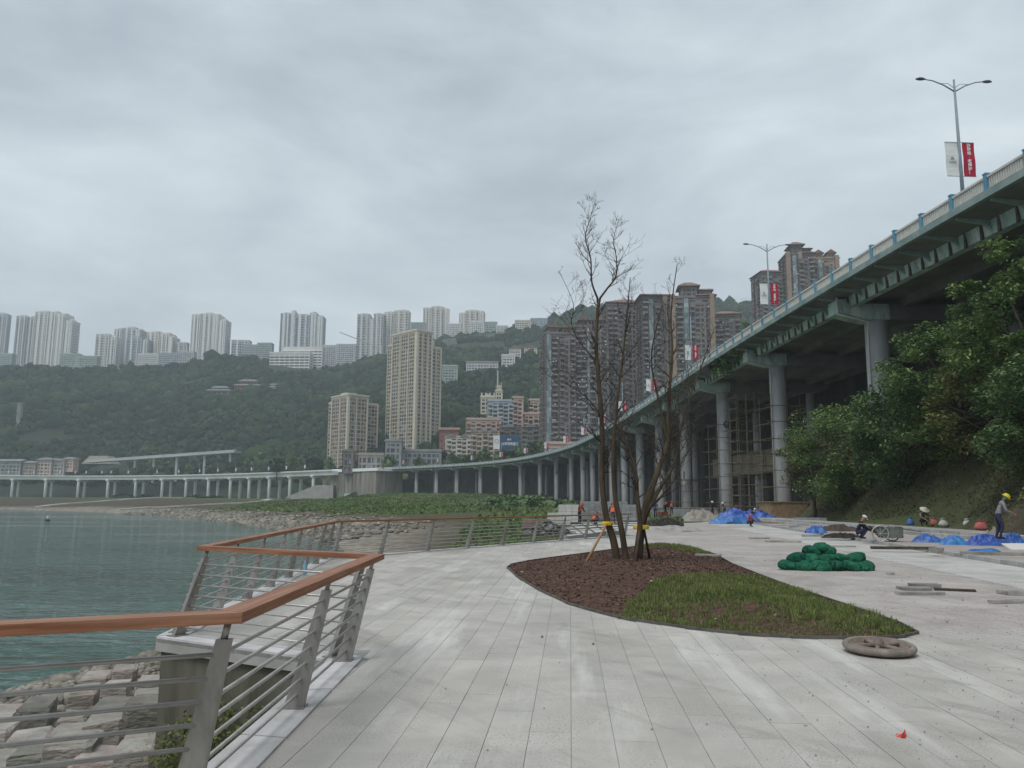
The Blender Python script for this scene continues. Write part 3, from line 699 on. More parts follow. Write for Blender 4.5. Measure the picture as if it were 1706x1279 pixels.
# cantilever bracket (tapered fin under the slab overhang)
br = MB(); br.plate([(0.35, 0, -0.02), (2.72, 0, -0.1), (2.72, 0, -0.78), (2.3, 0, -0.42), (0.35, 0, -0.16)], (0, 1, 0), 0.22)
bracket_me = br.mesh('bracket', m_vteal)
st = MB().box((2.66, 0, -0.6), (0.14, 0.22, 1.0)); stiff_me = st.mesh('stiffener', mat('rusty_stiffener', (0.07, 0.07, 0.065), (0.15, 0.13, 0.11), scale=2, rough=0.9, rnd=0.3))
for i in range(len(EDGE)):
    p, t, n = EDGE[i], ET[i], EN[i]; rz = math.atan2(n[1], n[0]); rt = math.atan2(t[1], t[0])
    if p[1] < -15: continue
    link('railing_post', post_me, via, (p[0] + n[0] * 0.2 - VC.x, p[1] + n[1] * 0.2 - VC.y, Z_RAILB - 0.05), rt)
    if i + 1 < len(EDGE):
        q = EDGE[i + 1]; m_ = (p + q) / 2; tt = math.atan2(q[1] - p[1], q[0] - p[0]); nn = (EN[i] + EN[i + 1]) / 2
        link('balustrade_panel', panel_me, via, (m_[0] + nn[0] * 0.2 - VC.x, m_[1] + nn[1] * 0.2 - VC.y, Z_RAILB - 0.05), tt)
    link('bracket', bracket_me, via, (p[0] - VC.x, p[1] - VC.y, Z_SLABB), rz)
    if i < 110:
        for f in (0.25, 0.75):
            q = EDGE[min(i + 1, len(EDGE) - 1)]; m_ = p * (1 - f) + q * f
            link('stiffener', stiff_me, via, (m_[0] - VC.x, m_[1] - VC.y, Z_SLABB - 0.02), rz)
# far parapet on the other side (simple wall, seen only from beneath / aside)
sweep(EDGE, EN, [(WID - 0.3, Z_SLABT), (WID, Z_SLABT), (WID, ZR), (WID - 0.3, ZR)], VC).build('far_parapet', m_vrail, via)
# stations
fine = smooth_path(EDGE, 0.5, 2.0); FT, FN = path_frame(fine)
def station_px(px, off, z=10.0):
    best = None
    for i in range(0, len(fine), 2):
        p = fine[i] + FN[i] * off
        if p[1] < 20: continue
        e = abs(proj((p[0], p[1], z))[0] - px)
        if best is None or e < best[0]: best = (e, i)
    return best[1]
COL_OFF, COL2_OFF = 5.6, 19.0
col_px = [1465, 1298, 1208, 1143, 1100, 1067, 1041, 1020, 1003, 988, 972, 952, 927, 900, 868, 834, 800, 762, 727, 693, 659]
stations = [station_px(x, COL_OFF) for x in col_px]
stations = [max(0, stations[0] - 108), max(0, stations[0] - 54)] + stations
cyl = MB().lathe([(1.0, -9.0), (1.0, Z_GB - 0.9)], 28); col_me = cyl.mesh('column', m_vcon, True)
cyl2 = MB().lathe([(0.8, -9.0), (0.8, Z_GB - 0.9)], 24); col2_me = cyl2.mesh('column', m_vcon, True)
capm = MB(); capm.plate([(1.7, 0, Z_SLABB - 0.35), (1.7, 0, Z_GB - 0.55), (4.4, 0, Z_GB - 1.15), (6.4, 0, Z_GB - 1.15), (6.4, 0, Z_GB + 0.3), (2.55, 0, Z_GB + 0.3), (2.45, 0, Z_SLABB - 0.35)], (0, 1, 0), 2.1)
cap_me = capm.mesh('pier_cap', m_vgreen)
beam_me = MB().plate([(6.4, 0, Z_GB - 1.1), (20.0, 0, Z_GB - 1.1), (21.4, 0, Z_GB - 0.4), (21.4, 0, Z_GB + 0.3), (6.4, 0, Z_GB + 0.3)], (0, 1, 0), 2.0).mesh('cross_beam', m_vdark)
pipe = MB().tube([(1.5, -1.15, Z_SLABB - 0.2), (1.5, -1.15, Z_GB - 0.75), (4.35, -1.2, Z_GB - 1.4), (4.5, -0.65, Z_GB - 2.0), (4.5, -0.65, -6)], 0.09, 8); pipe_me = pipe.mesh('drain_pipe', mat('pale_drain_pipe', (0.55, 0.55, 0.53), rough=0.5), True)
ringm = MB().tube([(0.42 * math.cos(a * math.pi / 8), -1.04, 0.42 * math.sin(a * math.pi / 8)) for a in range(17)], 0.09, 6, caps=False); ring_me = ringm.mesh('ring_bracket', mat('dark_iron', (0.05, 0.05, 0.05), rough=0.6), True)
COLS = []
for k, i in enumerate(stations):
    p, n = fine[i], FN[i]; rz = math.atan2(n[1], n[0])
    c = p + n * COL_OFF; c2 = p + n * COL2_OFF; COLS.append((c, c2, p, n))
    link('column', col_me, via, (c[0] - VC.x, c[1] - VC.y, 0)); link('column', col2_me, via, (c2[0] - VC.x, c2[1] - VC.y, 0))
    link('pier_cap', cap_me, via, (p[0] - VC.x, p[1] - VC.y, 0), rz)
    link('cross_beam', beam_me, via, (p[0] - VC.x, p[1] - VC.y, 0), rz)
    link('drain_pipe', pipe_me, via, (p[0] - VC.x, p[1] - VC.y, 0), rz)
    if k in (4, 8, 11, 12, 14): link('ring_bracket', ring_me, via, (c[0] - VC.x, c[1] - VC.y, 13.2), 0.12)
    if k in (3,):
        for zz in (15.2, 13.6, 12.0, 3.2): link('ladder_bracket', MB().box((0.99, -0.25, 0), (0.16, 0.4, 0.7)).mesh('ladder_bracket', bpy.data.materials['dark_iron']), via, (c[0] - VC.x, c[1] - VC.y, zz))
# creeper hanging from the cap is built with the plants

# retaining wall behind the columns, coloured dark and extended as shadow under the deck
WALLO = 21.7
sel = [i for i in range(len(EDGE)) if EDGE[i][1] > 10]
m_bwall = mat('underdeck_shadow_wall', (0.045, 0.043, 0.041), (0.095, 0.092, 0.086), scale=0.25, stretch=(1, 1, 0.5), rough=0.95, coord='World', bump=0.3, bscale=2)
wt = thing('retaining_wall', (60, 120, 0), 'retaining wall behind the viaduct columns, coloured dark for the shadow under the deck', 'wall')
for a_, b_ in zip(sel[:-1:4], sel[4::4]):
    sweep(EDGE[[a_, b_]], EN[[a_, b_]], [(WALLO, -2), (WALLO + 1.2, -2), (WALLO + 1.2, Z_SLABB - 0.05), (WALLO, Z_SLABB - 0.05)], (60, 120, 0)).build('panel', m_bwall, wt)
# tan platform hanging between two columns of the back row
i0, i1 = stations[4], stations[6]
m_tan = mat('tan_concrete_band', (0.21, 0.175, 0.125), (0.33, 0.28, 0.2), scale=0.5, stretch=(1, 1, 3), rough=0.9, coord='World', c3=(0.1, 0.09, 0.07), c3scale=0.7, c3amt=0.5)
tb = thing('platform', (fine[i0][0] + 16, fine[i0][1], 6.4), 'tan concrete platform band under the viaduct behind the scaffold', 'platform')
c0 = Vector(tb.location)
ia, ib = stations[3] + 10, stations[6]
ix = list(range(ia, ib, 8))
sweep(fine[ix], FN[ix], [(16.5, 6.6), (22, 6.6), (22, 10.2), (16.5, 10.2)], c0).build('slab', m_tan, tb)
for j in range(ia, ib, 26):
    q = fine[j] + FN[j] * 17.6; MB().box((q[0] - c0.x, q[1] - c0.y, 3.0 - c0.z), (0.8, 0.8, 7.1)).build('post', m_vdark, tb)
sweep(fine[ix], FN[ix], [(16.4, 10.2), (16.6, 10.2), (16.6, 10.45), (16.4, 10.45)], c0).build('coping', m_tan, tb)

# ================================================================== street lamps with banners
m_pole = mat('grey_blue_lamp_pole', (0.20, 0.25, 0.29), (0.25, 0.30, 0.34), scale=2, rough=0.5)
m_head = mat('lamp_head_grey', (0.09, 0.11, 0.13), rough=0.5)
m_bwhite = mat('white_banner_cloth', (0.60, 0.62, 0.60), (0.68, 0.69, 0.67), scale=2, rough=0.9)
m_bred = mat('crimson_banner_cloth', (0.33, 0.02, 0.045), (0.42, 0.03, 0.06), scale=2, rough=0.9)
m_btext = mat('white_banner_print', (0.75, 0.73, 0.7), rough=0.9)
m_bgrey = mat('grey_banner_print', (0.16, 0.17, 0.18), rough=0.9)
def text_mesh(name, body, size, m, spacing=1.0, thick=0.004, bold=0.0):
    cu = bpy.data.curves.new(name, 'FONT'); cu.body = body; cu.size = size; cu.align_x = 'CENTER'; cu.align_y = 'CENTER'; cu.space_line = spacing; cu.extrude = thick; cu.offset = bold; cu.resolution_u = 2
    o = bpy.data.objects.new(name, cu); col.objects.link(o); bpy.context.view_layer.update()
    me = bpy.data.meshes.new_from_object(o.evaluated_get(bpy.context.evaluated_depsgraph_get())); me.name = name
    bpy.data.objects.remove(o); bpy.data.curves.remove(cu); me.materials.clear(); me.materials.append(m)
    me.transform(Matrix.Rotation(math.pi / 2, 4, 'X')); return me          # stands upright, faces -Y
def lamp_tree(loc, rz, label, group, scale=1.0, detail=True, rise=8.2):
    r = thing('street_lamp', loc, label, 'street lamp', group, rz); r.scale = (scale,) * 3
    for nm, me in LAMP_PARTS:
        if not detail and nm in ('lettering', 'emblem', 'banner_bracket'): continue
        if not detail and me.materials[0].name == 'crimson_banner_cloth': continue
        o = link(nm, me, r)
    return r
H_ = 9.4
LAMP_PARTS = []
LAMP_PARTS.append(('pole', MB().tube([(0, 0, 0), (0, 0, 4), (0, 0, H_)], [0.13, 0.105, 0.065], 10).mesh('pole', m_pole, True)))
for s in (-1, 1):
    pts = [(s * 0.03, 0, H_ - 0.85), (s * 0.75, 0, H_ - 0.42), (s * 1.5, 0, H_ - 0.14), (s * 2.15, 0, H_ - 0.05)]
    LAMP_PARTS.append(('arm', MB().tube(pts, [0.05, 0.045, 0.04, 0.035], 8).tube([(s * 0.03, 0, H_ - 0.6), (s * 0.42, 0, H_ - 0.3), (s * 0.95, 0, H_ - 0.3)], 0.02, 6).mesh('arm', m_pole, True)))
    hd = MB().tube([(s * 2.0, 0, H_ - 0.07), (s * 2.2, 0, H_ - 0.045), (s * 2.45, 0, H_ - 0.035), (s * 2.66, 0, H_ - 0.06)], [0.05, 0.12, 0.13, 0.05], 10)
    hd.v = [(x, y * 1.2, H_ - 0.05 + (z - H_ + 0.05) * 0.7) for x, y, z in hd.v]
    LAMP_PARTS.append(('lamp_head', hd.mesh('lamp_head', m_head, True)))
BW, BH, BZ = 0.82, 2.35, 2.55
def banner(x0, x1, m):
    mb = MB(); n = 8
    for i in range(n + 1):
        z = BZ + BH * i / n
        for x in (x0, x1): mb.v.append((x, 0.03 * math.sin(i * 1.1 + x), z))
    for i in range(n): mb.f.append((2 * i, 2 * i + 1, 2 * i + 3, 2 * i + 2)); mb.m.append(0)
    k = len(mb.v); mb.v += [(x, y + 0.012, z) for x, y, z in mb.v]; fs = [tuple(k + i for i in f[::-1]) for f in mb.f]; mb.f += fs; mb.m += [0] * len(fs)
    return mb.mesh('banner', m)
LAMP_PARTS.append(('banner', banner(-0.16 - BW, -0.10, m_bwhite)))
LAMP_PARTS.append(('banner', banner(0.22, 0.22 + BW, m_bred)))
for zz in (BZ + BH + 0.02, BZ - 0.02): LAMP_PARTS.append(('banner_bracket', MB().tube([(-0.16 - BW, 0, zz), (0.22 + BW, 0, zz)], 0.02, 6).mesh('banner_bracket', m_pole)))
tm = text_mesh('lettering', '沙\n坪\n坝\n·\n老\n得\n好\n！', 0.285, m_btext, 0.95, bold=0.006); tm.transform(Matrix.Translation((0.22 + BW / 2, -0.045, BZ + BH / 2))); LAMP_PARTS.append(('lettering', tm))
tm = text_mesh('lettering', '沙坪坝', 0.17, m_bgrey, 1); tm.transform(Matrix.Translation((-0.13 - BW / 2, -0.045, BZ + BH * 0.40))); LAMP_PARTS.append(('lettering', tm))
em = MB()
for dx in (-0.075, 0.0, 0.075):
    for dz in range(3): em.box((-0.13 - BW / 2 + dx, -0.045, BZ + BH * 0.5 + 0.06 * dz - 0.02 * abs(dx) * 20), (0.05, 0.008, 0.04))
LAMP_PARTS.append(('emblem', em.mesh('emblem', m_bgrey)))
i1 = station_px(1607, 0.9, ZR); sp = 70; lamps_i = []
i = i1
while i < len(fine) - 10: lamps_i.append(i); i += sp
for k, i in enumerate(lamps_i):
    p, n, t = fine[i], FN[i], FT[i]; q = p + n * 0.95
    lab = ['double-arm street lamp with white and crimson banners nearest the right edge', 'double-arm street lamp on the viaduct in front of the pagoda-roofed towers at right',
           'double-arm street lamp on the viaduct just right of the bare tree branches'][k] if k < 3 else 'street lamp on the viaduct, %s along it from the right edge' % ORD[k]
    lamp_tree((q[0], q[1], Z_SLABT), math.atan2(n[1], n[0]), lab, 'street lamps along the viaduct')

# ================================================================== white river bridge at the left
_wpx = [(-120, 791), (0, 791.5), (75, 792), (155, 792.5), (220, 792.3), (300, 791), (400, 788.5), (470, 786), (552, 782)]
ZW = 20.5
_wp = [tuple(G(x, y, ZW)[:2]) for x, y in _wpx[::-1]]; _wp.append((_wp[-1][0] * 2 - _wp[-3][0] - 150, _wp[-1][1] * 2 - _wp[-3][1] - 20))
WEDGE = smooth_path(_wp, 4.0, 40)      # from the abutment out to the left
WT, WN = path_frame(WEDGE)
# normal that points away from the camera
if (WN[len(WN) // 2] @ WEDGE[len(WN) // 2]) < 0: WN = -WN
m_wb = mat('white_bridge_concrete', (0.74, 0.76, 0.76), (0.82, 0.84, 0.84), scale=0.15, rough=0.85, coord='World', c3=(0.62, 0.64, 0.64), c3scale=0.08, c3amt=0.5)
wc = Vector((WEDGE[0][0], WEDGE[0][1], 0))
wbr = thing('river_bridge', wc, 'low white concrete road bridge on paired piers across the river at left', 'bridge')
sweep(WEDGE, WN, [(0, ZW - 0.5), (0.3, ZW - 1.1), (1.2, ZW - 1.5), (1.6, ZW - 3.4), (12.5, ZW - 3.4), (13, ZW - 1.5), (14, ZW - 1.1), (14, ZW - 0.5)], wc).build('deck', m_wb, wbr)
sweep(WEDGE, WN, [(0, ZW - 0.5), (0.35, ZW - 0.5), (0.35, ZW), (0, ZW)], wc).build('parapet', m_wb, wbr)
sweep(WEDGE, WN, [(13.65, ZW - 0.5), (14, ZW - 0.5), (14, ZW), (13.65, ZW)], wc).build('parapet', m_wb, wbr)
wf = smooth_path(WEDGE, 0.5, 3); wft, wfn = path_frame(wf)
if (wfn[len(wfn) // 2] @ wf[len(wfn) // 2]) < 0: wfn = -wfn
wpier = MB().lathe([(1.15, -8), (1.15, ZW - 4.6), (1.2, ZW - 3.9)], 18).mesh('pier', m_wb, True)
wcap = MB(); wcap.plate([(0.9, 0, ZW - 3.2), (0.9, 0, ZW - 4.1), (2.2, 0, ZW - 4.9), (12, 0, ZW - 4.9), (13.2, 0, ZW - 4.1), (13.2, 0, ZW - 3.2)], (0, 1, 0), 2.6); wcap_me = wcap.mesh('pier_cap', m_wb)
def wstation(px, off=2.6, z=8):
    return min(range(0, len(wf), 2), key=lambda i: abs(proj((wf[i][0] + wfn[i][0] * off, wf[i][1] + wfn[i][1] * off, z))[0] - px))
for px in (-440, -360, -285, -215, -150, -100, -45, 19, 75, 129, 179, 225, 270, 309, 347, 383, 415, 448, 482, 521):
    i = wstation(px); p, n = wf[i], wfn[i]
    for off in (2.8, 11.0): q = p + n * off; link('pier', wpier, wbr, (q[0] - wc.x, q[1] - wc.y, 0))
    link('pier_cap', wcap_me, wbr, (p[0] - wc.x, p[1] - wc.y, 0), math.atan2(n[1], n[0]))
wl_px = [12, 54, 98, 124, 142, 168, 183, 212, 261, 297, 331, 362, 392, 418, 446, 475, 507]
for k, px in enumerate(wl_px):
    i = wstation(px, 1.0, ZW); q = wf[i] + wfn[i] * 1.0
    lamp_tree((q[0], q[1], ZW - 0.6), math.pi, 'small street lamp with banners on the white bridge, %s from the left edge' % ORD[k], 'street lamps on the white bridge', 0.95, False)

# ================================================================== abutment with graffiti between the two bridges
pa, pb = G(550, 783, ZW), G(628, 780, ZW)
m_abut = mat('streaked_abutment_concrete', (0.17, 0.155, 0.13), (0.30, 0.28, 0.245), scale=0.35, stretch=(1, 1, 0.12), rough=0.95, coord='World', c3=(0.075, 0.075, 0.06), c3scale=0.3, c3amt=0.8)
ab = thing('bridge_abutment', ((pa.x + pb.x) / 2, (pa.y + pb.y) / 2, 2), 'streaked concrete abutment block with graffiti band joining both bridges', 'abutment')
c0 = Vector(ab.location); td = (pb - pa).normalized(); nd = Vector((-td.y, td.x, 0)); nd = nd if nd.y > 0 else -nd
nseg = 4
for j in range(nseg):
    a, b = pa.lerp(pb, j / nseg + .004), pa.lerp(pb, (j + 1) / nseg - .004); e = 0.25 * (j % 2)
    MB().prism([tuple((v - c0)[:2]) for v in (a - nd * e, b - nd * e, b + nd * 20, a + nd * 20)], -8 - c0.z, ZW - 1.5 - c0.z).build('wall_panel', m_abut, ab)
a, b = pa - td * 0.8 - nd * 0.7, pb + td * 1.5 - nd * 0.7
MB().prism([tuple((v - c0)[:2]) for v in (a, b, b + nd * 21, a + nd * 21)], ZW - 1.5 - c0.z, ZW - 0.4 - c0.z).build('road_slab', m_wb, ab)
MB().prism([tuple((v - c0)[:2]) for v in (a, b, b + nd * .35, a + nd * .35)], ZW - 0.4 - c0.z, ZW + 0.3 - c0.z).build('parapet', m_wb, ab)
m_graf = mat('mint_graffiti_paint', (0.33, 0.50, 0.45), (0.42, 0.56, 0.52), scale=0.4, rough=0.9, coord='World'); m_grafd = mat('dark_teal_graffiti_paint', (0.02, 0.12, 0.10), (0.03, 0.2, 0.16), scale=0.5, rough=0.9, coord='World')
ga, gb = P(573, 832, (pa.y + pb.y) / 2 - 2.2), P(617, 832, (pa.y + pb.y) / 2 - 2.2)
gz0 = P(595, 833.5, ga.y).z; gz1 = P(595, 822, ga.y).z
gp = MB().prism([tuple((v - c0)[:2]) for v in (ga, gb, gb + nd * 2.5, ga + nd * 2.5)], gz0 - 3 - c0.z, gz1 - c0.z).build('graffiti_wall', m_graf, ab)
tm = text_mesh('lettering', 'OAAAAIK RioK', 1, m_grafd, 1, 0.03, 0.03); wd = max(v.co.x for v in tm.vertices) - min(v.co.x for v in tm.vertices)
tm.transform(Matrix.Diagonal((14.2 / wd, 1, 3.6, 1))); o = link('lettering', tm, gp, (ga + gb) / 2 - c0 - nd * 0.06, math.atan2(td.y, td.x))
o.location.z = (gz0 + gz1) / 2 - c0.z - 0.2
# low ramp wall left of the abutment
m_ramp = mat('pale_ramp_wall', (0.30, 0.29, 0.28), (0.38, 0.37, 0.36), scale=0.3, rough=0.9, coord='World')
ra_, rb_ = P(478, 829, pa.y - 6), P(556, 829, pa.y - 6); zt = P(520, 808, pa.y - 6).z
mb = MB(); mb.plate([ra_ - Vector((0, 0, 5)), rb_ - Vector((0, 0, 5)), Vector((rb_.x, rb_.y, zt)), Vector((rb_.x - 11, rb_.y, zt)), ra_ + Vector((0, 0, .4))], (0, 1, 0), 5)
tag(mb.build('ramp_wall', m_ramp), 'pale concrete ramp wall left of the graffitied abutment', 'wall')

# ================================================================== second ramp bridge against the hill
ra2, rb2 = P(150, 769.5, 712), P(396, 752.5, 655)
m_rb = mat('grey_ramp_concrete', (0.34, 0.36, 0.36), (0.42, 0.44, 0.44), scale=0.15, rough=0.9, coord='World')
rp = thing('ramp_bridge', ra2, 'thin sloping ramp bridge against the wooded hill, above the white bridge', 'bridge')
MB().span((0, 0, 0), rb2 - ra2, 9, 1.5).build('deck', m_rb, rp)
MB().span((0, -4.4, 1.3), rb2 - ra2 + Vector((0, -4.4, 1.3)), 0.25, 0.7).build('parapet', m_rb, rp)
for px in (230, 262, 300, 345, 385):
    f = (px - 150) / 246; q = (rb2 - ra2) * f; MB().box((q.x, q.y, q.z / 1 - 11), (1.7, 1.7, 21)).build('pier', m_rb, rp)
# ================================================================== buildings
def glass_mat(name, a, b, c, cell=(2.0, 2.0, 3.0), rough=0.25):
    """window tone varies from pane to pane (curtains, open panes, reflections come from the sky)"""
    m = bpy.data.materials.new(name); m.use_nodes = True; n, l = m.node_tree.nodes, m.node_tree.links; bs = n['Principled BSDF']
    bs.inputs['Roughness'].default_value = rough; bs.inputs['Specular IOR Level'].default_value = 0.5
    tc = n.new('ShaderNodeTexCoord'); dv = n.new('ShaderNodeVectorMath'); dv.operation = 'DIVIDE'; dv.inputs[1].default_value = cell; l.new(tc.outputs['Object'], dv.inputs[0])
    fl = n.new('ShaderNodeVectorMath'); fl.operation = 'FLOOR'; l.new(dv.outputs[0], fl.inputs[0])
    oi = n.new('ShaderNodeObjectInfo'); ad = n.new('ShaderNodeVectorMath'); ad.operation = 'ADD'; l.new(fl.outputs[0], ad.inputs[0]); l.new(oi.outputs['Random'], ad.inputs[1])
    wn_ = n.new('ShaderNodeTexWhiteNoise'); l.new(ad.outputs[0], wn_.inputs['Vector'])
    rp = n.new('ShaderNodeValToRGB'); rp.color_ramp.interpolation = 'CONSTANT'; e = rp.color_ramp.elements
    e[0].position = 0; e[0].color = (*a, 1); e[1].position = 0.5; e[1].color = (*b, 1); x = e.new(0.86); x.color = (*c, 1)
    l.new(wn_.outputs['Value'], rp.inputs['Fac']); l.new(rp.outputs['Color'], bs.inputs['Base Color']); return m
m_glass = glass_mat('window_glass', (0.035, 0.04, 0.048), (0.09, 0.10, 0.11), (0.24, 0.24, 0.23))
m_glassd = glass_mat('balcony_glass', (0.022, 0.022, 0.026), (0.06, 0.062, 0.068), (0.17, 0.165, 0.16))
m_glassb = glass_mat('blue_bay_glass', (0.12, 0.17, 0.19), (0.20, 0.27, 0.28), (0.32, 0.37, 0.37))
m_glassf = glass_mat('far_glass', (0.04, 0.055, 0.07), (0.09, 0.11, 0.13), (0.24, 0.26, 0.28))
def wallm(name, a, b, **k): return mat(name, a, b, scale=0.25, rough=0.9, coord='World', rnd=0.05, **k)
m_beige = wallm('beige_tile_wall', (0.42, 0.375, 0.295), (0.50, 0.45, 0.36))
m_cream = wallm('cream_trim', (0.52, 0.48, 0.38), (0.58, 0.54, 0.44))
m_pinkw = wallm('pinkish_beige_wall', (0.40, 0.325, 0.26), (0.48, 0.40, 0.325))
m_brown = wallm('brown_grey_tile_wall', (0.15, 0.125, 0.118), (0.215, 0.185, 0.175))
m_brown2 = wallm('dusky_brown_tile_wall', (0.11, 0.095, 0.092), (0.165, 0.145, 0.14))
m_tanw = wallm('tan_tower_wall', (0.235, 0.172, 0.13), (0.30, 0.225, 0.172))
m_roofb = wallm('brown_roof_tile', (0.16, 0.10, 0.08), (0.23, 0.15, 0.12))
m_white = wallm('offwhite_wall', (0.58, 0.58, 0.56), (0.68, 0.68, 0.66))
m_whitew = wallm('warm_white_wall', (0.56, 0.52, 0.46), (0.66, 0.62, 0.56))
m_greyw = wallm('grey_white_wall', (0.43, 0.45, 0.46), (0.53, 0.55, 0.56))
m_bluegrey = wallm('blue_grey_wall', (0.31, 0.36, 0.40), (0.40, 0.45, 0.49))
m_pinkp = wallm('salmon_wall', (0.42, 0.30, 0.25), (0.50, 0.37, 0.31))
m_redw = wallm('dull_red_wall', (0.25, 0.09, 0.075), (0.32, 0.13, 0.10))
m_slate = wallm('grey_tile_roof', (0.16, 0.165, 0.17), (0.24, 0.245, 0.25))
m_dull = wallm('dull_grey_render', (0.20, 0.21, 0.21), (0.28, 0.29, 0.285))
m_dull2 = wallm('dull_buff_render', (0.25, 0.23, 0.20), (0.33, 0.31, 0.275))
m_gwall = wallm('pale_green_wall', (0.30, 0.36, 0.33), (0.38, 0.43, 0.40))

class Bld:
    def __init__(s): s.wall, s.glass, s.trim, s.roof, s.bal = MB(), MB(), MB(), MB(), MB(); s.win = []
    def face(s, o, u, nrm, Lf, z0, z1, bay, fh, rel=0.35, pw=0.8, bh=1.05, bal=(), strips=(), strip_mb=None, collect=False):
        """o: corner, u: direction along the face, nrm: outward normal; pilasters + floor bands stand proud of the glass core"""
        o, u, nrm = Vector(o), Vector(u), Vector(nrm); nb = max(1, round(Lf / bay)); bw = Lf / nb; nf = max(1, round((z1 - z0) / fh)); f_ = (z1 - z0) / nf
        ang = math.atan2(u.y, u.x)
        for i in range(nb + 1):
            w_ = pw * (1.5 if i in (0, nb) else (0.75 if i % 2 else 1.1)); x = min(max(i * bw, w_ / 2), Lf - w_ / 2); c = o + u * x - nrm * (rel / 2)
            s.wall.box((c.x, c.y, (z0 + z1) / 2), (w_, rel + 0.004 * i, z1 - z0), ang)
        for j in range(nf + 1):
            h_ = bh if 0 < j < nf else bh * 1.3; c = o + u * (Lf / 2) - nrm * (rel / 2 + 0.06)
            z = min(max(z0 + j * f_, z0 + h_ / 2), z1 - h_ / 2)
            s.wall.box((c.x, c.y, z), (Lf - 0.02, rel, h_), ang)
        for i in range(nb):
            if i in strips and strip_mb is not None:
                c = o + u * ((i + 0.5) * bw) + nrm * 0.45; strip_mb.box((c.x, c.y, (z0 + z1) / 2), (bw * 0.72, 1.1, z1 - z0 - 1), ang)
                for j in range(nf): strip_mb_band(s, c, bw * 0.76, z0 + j * f_, ang)
            if i in bal:
                for j in range(nf):
                    c = o + u * ((i + 0.5) * bw) + nrm * 0.6; zz = z0 + j * f_
                    s.bal.box((c.x, c.y, zz + 0.1), (bw * 0.86, 1.25, 0.2), ang); c2 = c + nrm * 0.55
                    if (i * 7 + j * 3) % 5: s.bal.box((c2.x, c2.y, zz + 0.65), (bw * 0.86, 0.1, 0.9), ang)
            if collect:
                for j in range(nf):
                    c = o + u * ((i + 0.5) * bw) - nrm * (rel - 0.06); s.win.append((c, (j + 0.5) * f_ + z0 + bh * 0.05, bw - pw - 0.25, f_ - bh - 0.12, ang, nrm))
    def block(s, x0, x1, y0, y1, z0, z1, bay=3.4, fh=3.0, roof=True, faces='xyXY', **k):
        e = k.get('rel', 0.35)
        s.glass.box(((x0 + x1) / 2, (y0 + y1) / 2, (z0 + z1) / 2 - 0.1), (x1 - x0 - 2 * e, y1 - y0 - 2 * e, z1 - z0 - 0.2))
        kx = dict(k); bal = kx.pop('bal', ()); bx_ = kx.pop('balx', ()); st = kx.pop('strips', ()); sx = kx.pop('stripsx', ()); co = kx.pop('collect', False)
        if 'y' in faces: s.face((x0, y0, 0), (1, 0, 0), (0, -1, 0), x1 - x0, z0, z1, bay, fh, bal=bal, strips=st, collect=co, **kx)
        if 'x' in faces: s.face((x0, y1, 0), (0, -1, 0), (-1, 0, 0), y1 - y0, z0, z1, bay, fh, bal=bx_, strips=sx, collect=co, **kx)
        if 'X' in faces: s.face((x1, y0, 0), (0, 1, 0), (1, 0, 0), y1 - y0, z0, z1, bay, fh, **kx)
        if 'Y' in faces: s.face((x1, y1, 0), (-1, 0, 0), (0, 1, 0), x1 - x0, z0, z1, bay, fh, **kx)
        if roof:
            s.trim.box(((x0 + x1) / 2, (y0 + y1) / 2, z1 + 0.35), (x1 - x0 + 0.9, y1 - y0 + 0.9, 0.7))
            s.trim.box(((x0 + x1) / 2, (y0 + y1) / 2, z1 + 1.1), (x1 - x0 - 0.4, y1 - y0 - 0.4, 0.9))
    def hip(s, x0, x1, y0, y1, z, h, ov=1.0, flat=0.35):
        x0, x1, y0, y1 = x0 - ov, x1 + ov, y0 - ov, y1 + ov; f = flat; mx, my = (x1 - x0) / 2 * (1 - f), (y1 - y0) / 2 * (1 - f)
        b = [(x0, y0, z), (x1, y0, z), (x1, y1, z), (x0, y1, z)]; b2 = [(a, c, z + 0.4) for a, c, _ in b]; t = [(x0 + mx, y0 + my, z + h), (x1 - mx, y0 + my, z + h), (x1 - mx, y1 - my, z + h), (x0 + mx, y1 - my, z + h)]
        s.roof.add(b + b2 + t, [(3, 2, 1, 0)] + [(i, (i + 1) % 4, 4 + (i + 1) % 4, 4 + i) for i in range(4)] + [(4 + i, 4 + (i + 1) % 4, 8 + (i + 1) % 4, 8 + i) for i in range(4)] + [(8, 9, 10, 11)])
    def gable(s, x0, x1, y0, y1, z, h, ov=0.8, along='x'):
        x0, x1, y0, y1 = x0 - ov, x1 + ov, y0 - ov, y1 + ov
        if along == 'y': pr = [(x0, y0, z), (x1, y0, z), ((x0 + x1) / 2, y0, z + h), (x0, y1, z), (x1, y1, z), ((x0 + x1) / 2, y1, z + h)]
        else: pr = [(x0, y1, z), (x0, y0, z), (x0, (y0 + y1) / 2, z + h), (x1, y1, z), (x1, y0, z), (x1, (y0 + y1) / 2, z + h)]
        s.roof.add(pr, [(0, 1, 2), (5, 4, 3), (0, 3, 4, 1), (1, 4, 5, 2), (2, 5, 3, 0)])
    def finish(s, name, label, cat, loc, rz, mw, mg=None, mt=None, mr=None, mbal=None, group=None, extra=()):
        r = thing(name, loc, label, cat, group, rz)
        if s.glass.v: s.glass.build('glazing', mg or m_glass, r)
        if s.wall.v: s.wall.build('wall', mw, r)
        if s.trim.v: s.trim.build('parapet', mt or mw, r)
        if s.roof.v: s.roof.build('roof', mr or m_roofb, r)
        if s.bal.v: tag(s.bal.build('balconies', mbal or mt or mw, r), kind='stuff')
        for nm, mbx, mm in extra:
            if mbx.v: tag(mbx.build(nm, mm, r), kind='stuff')
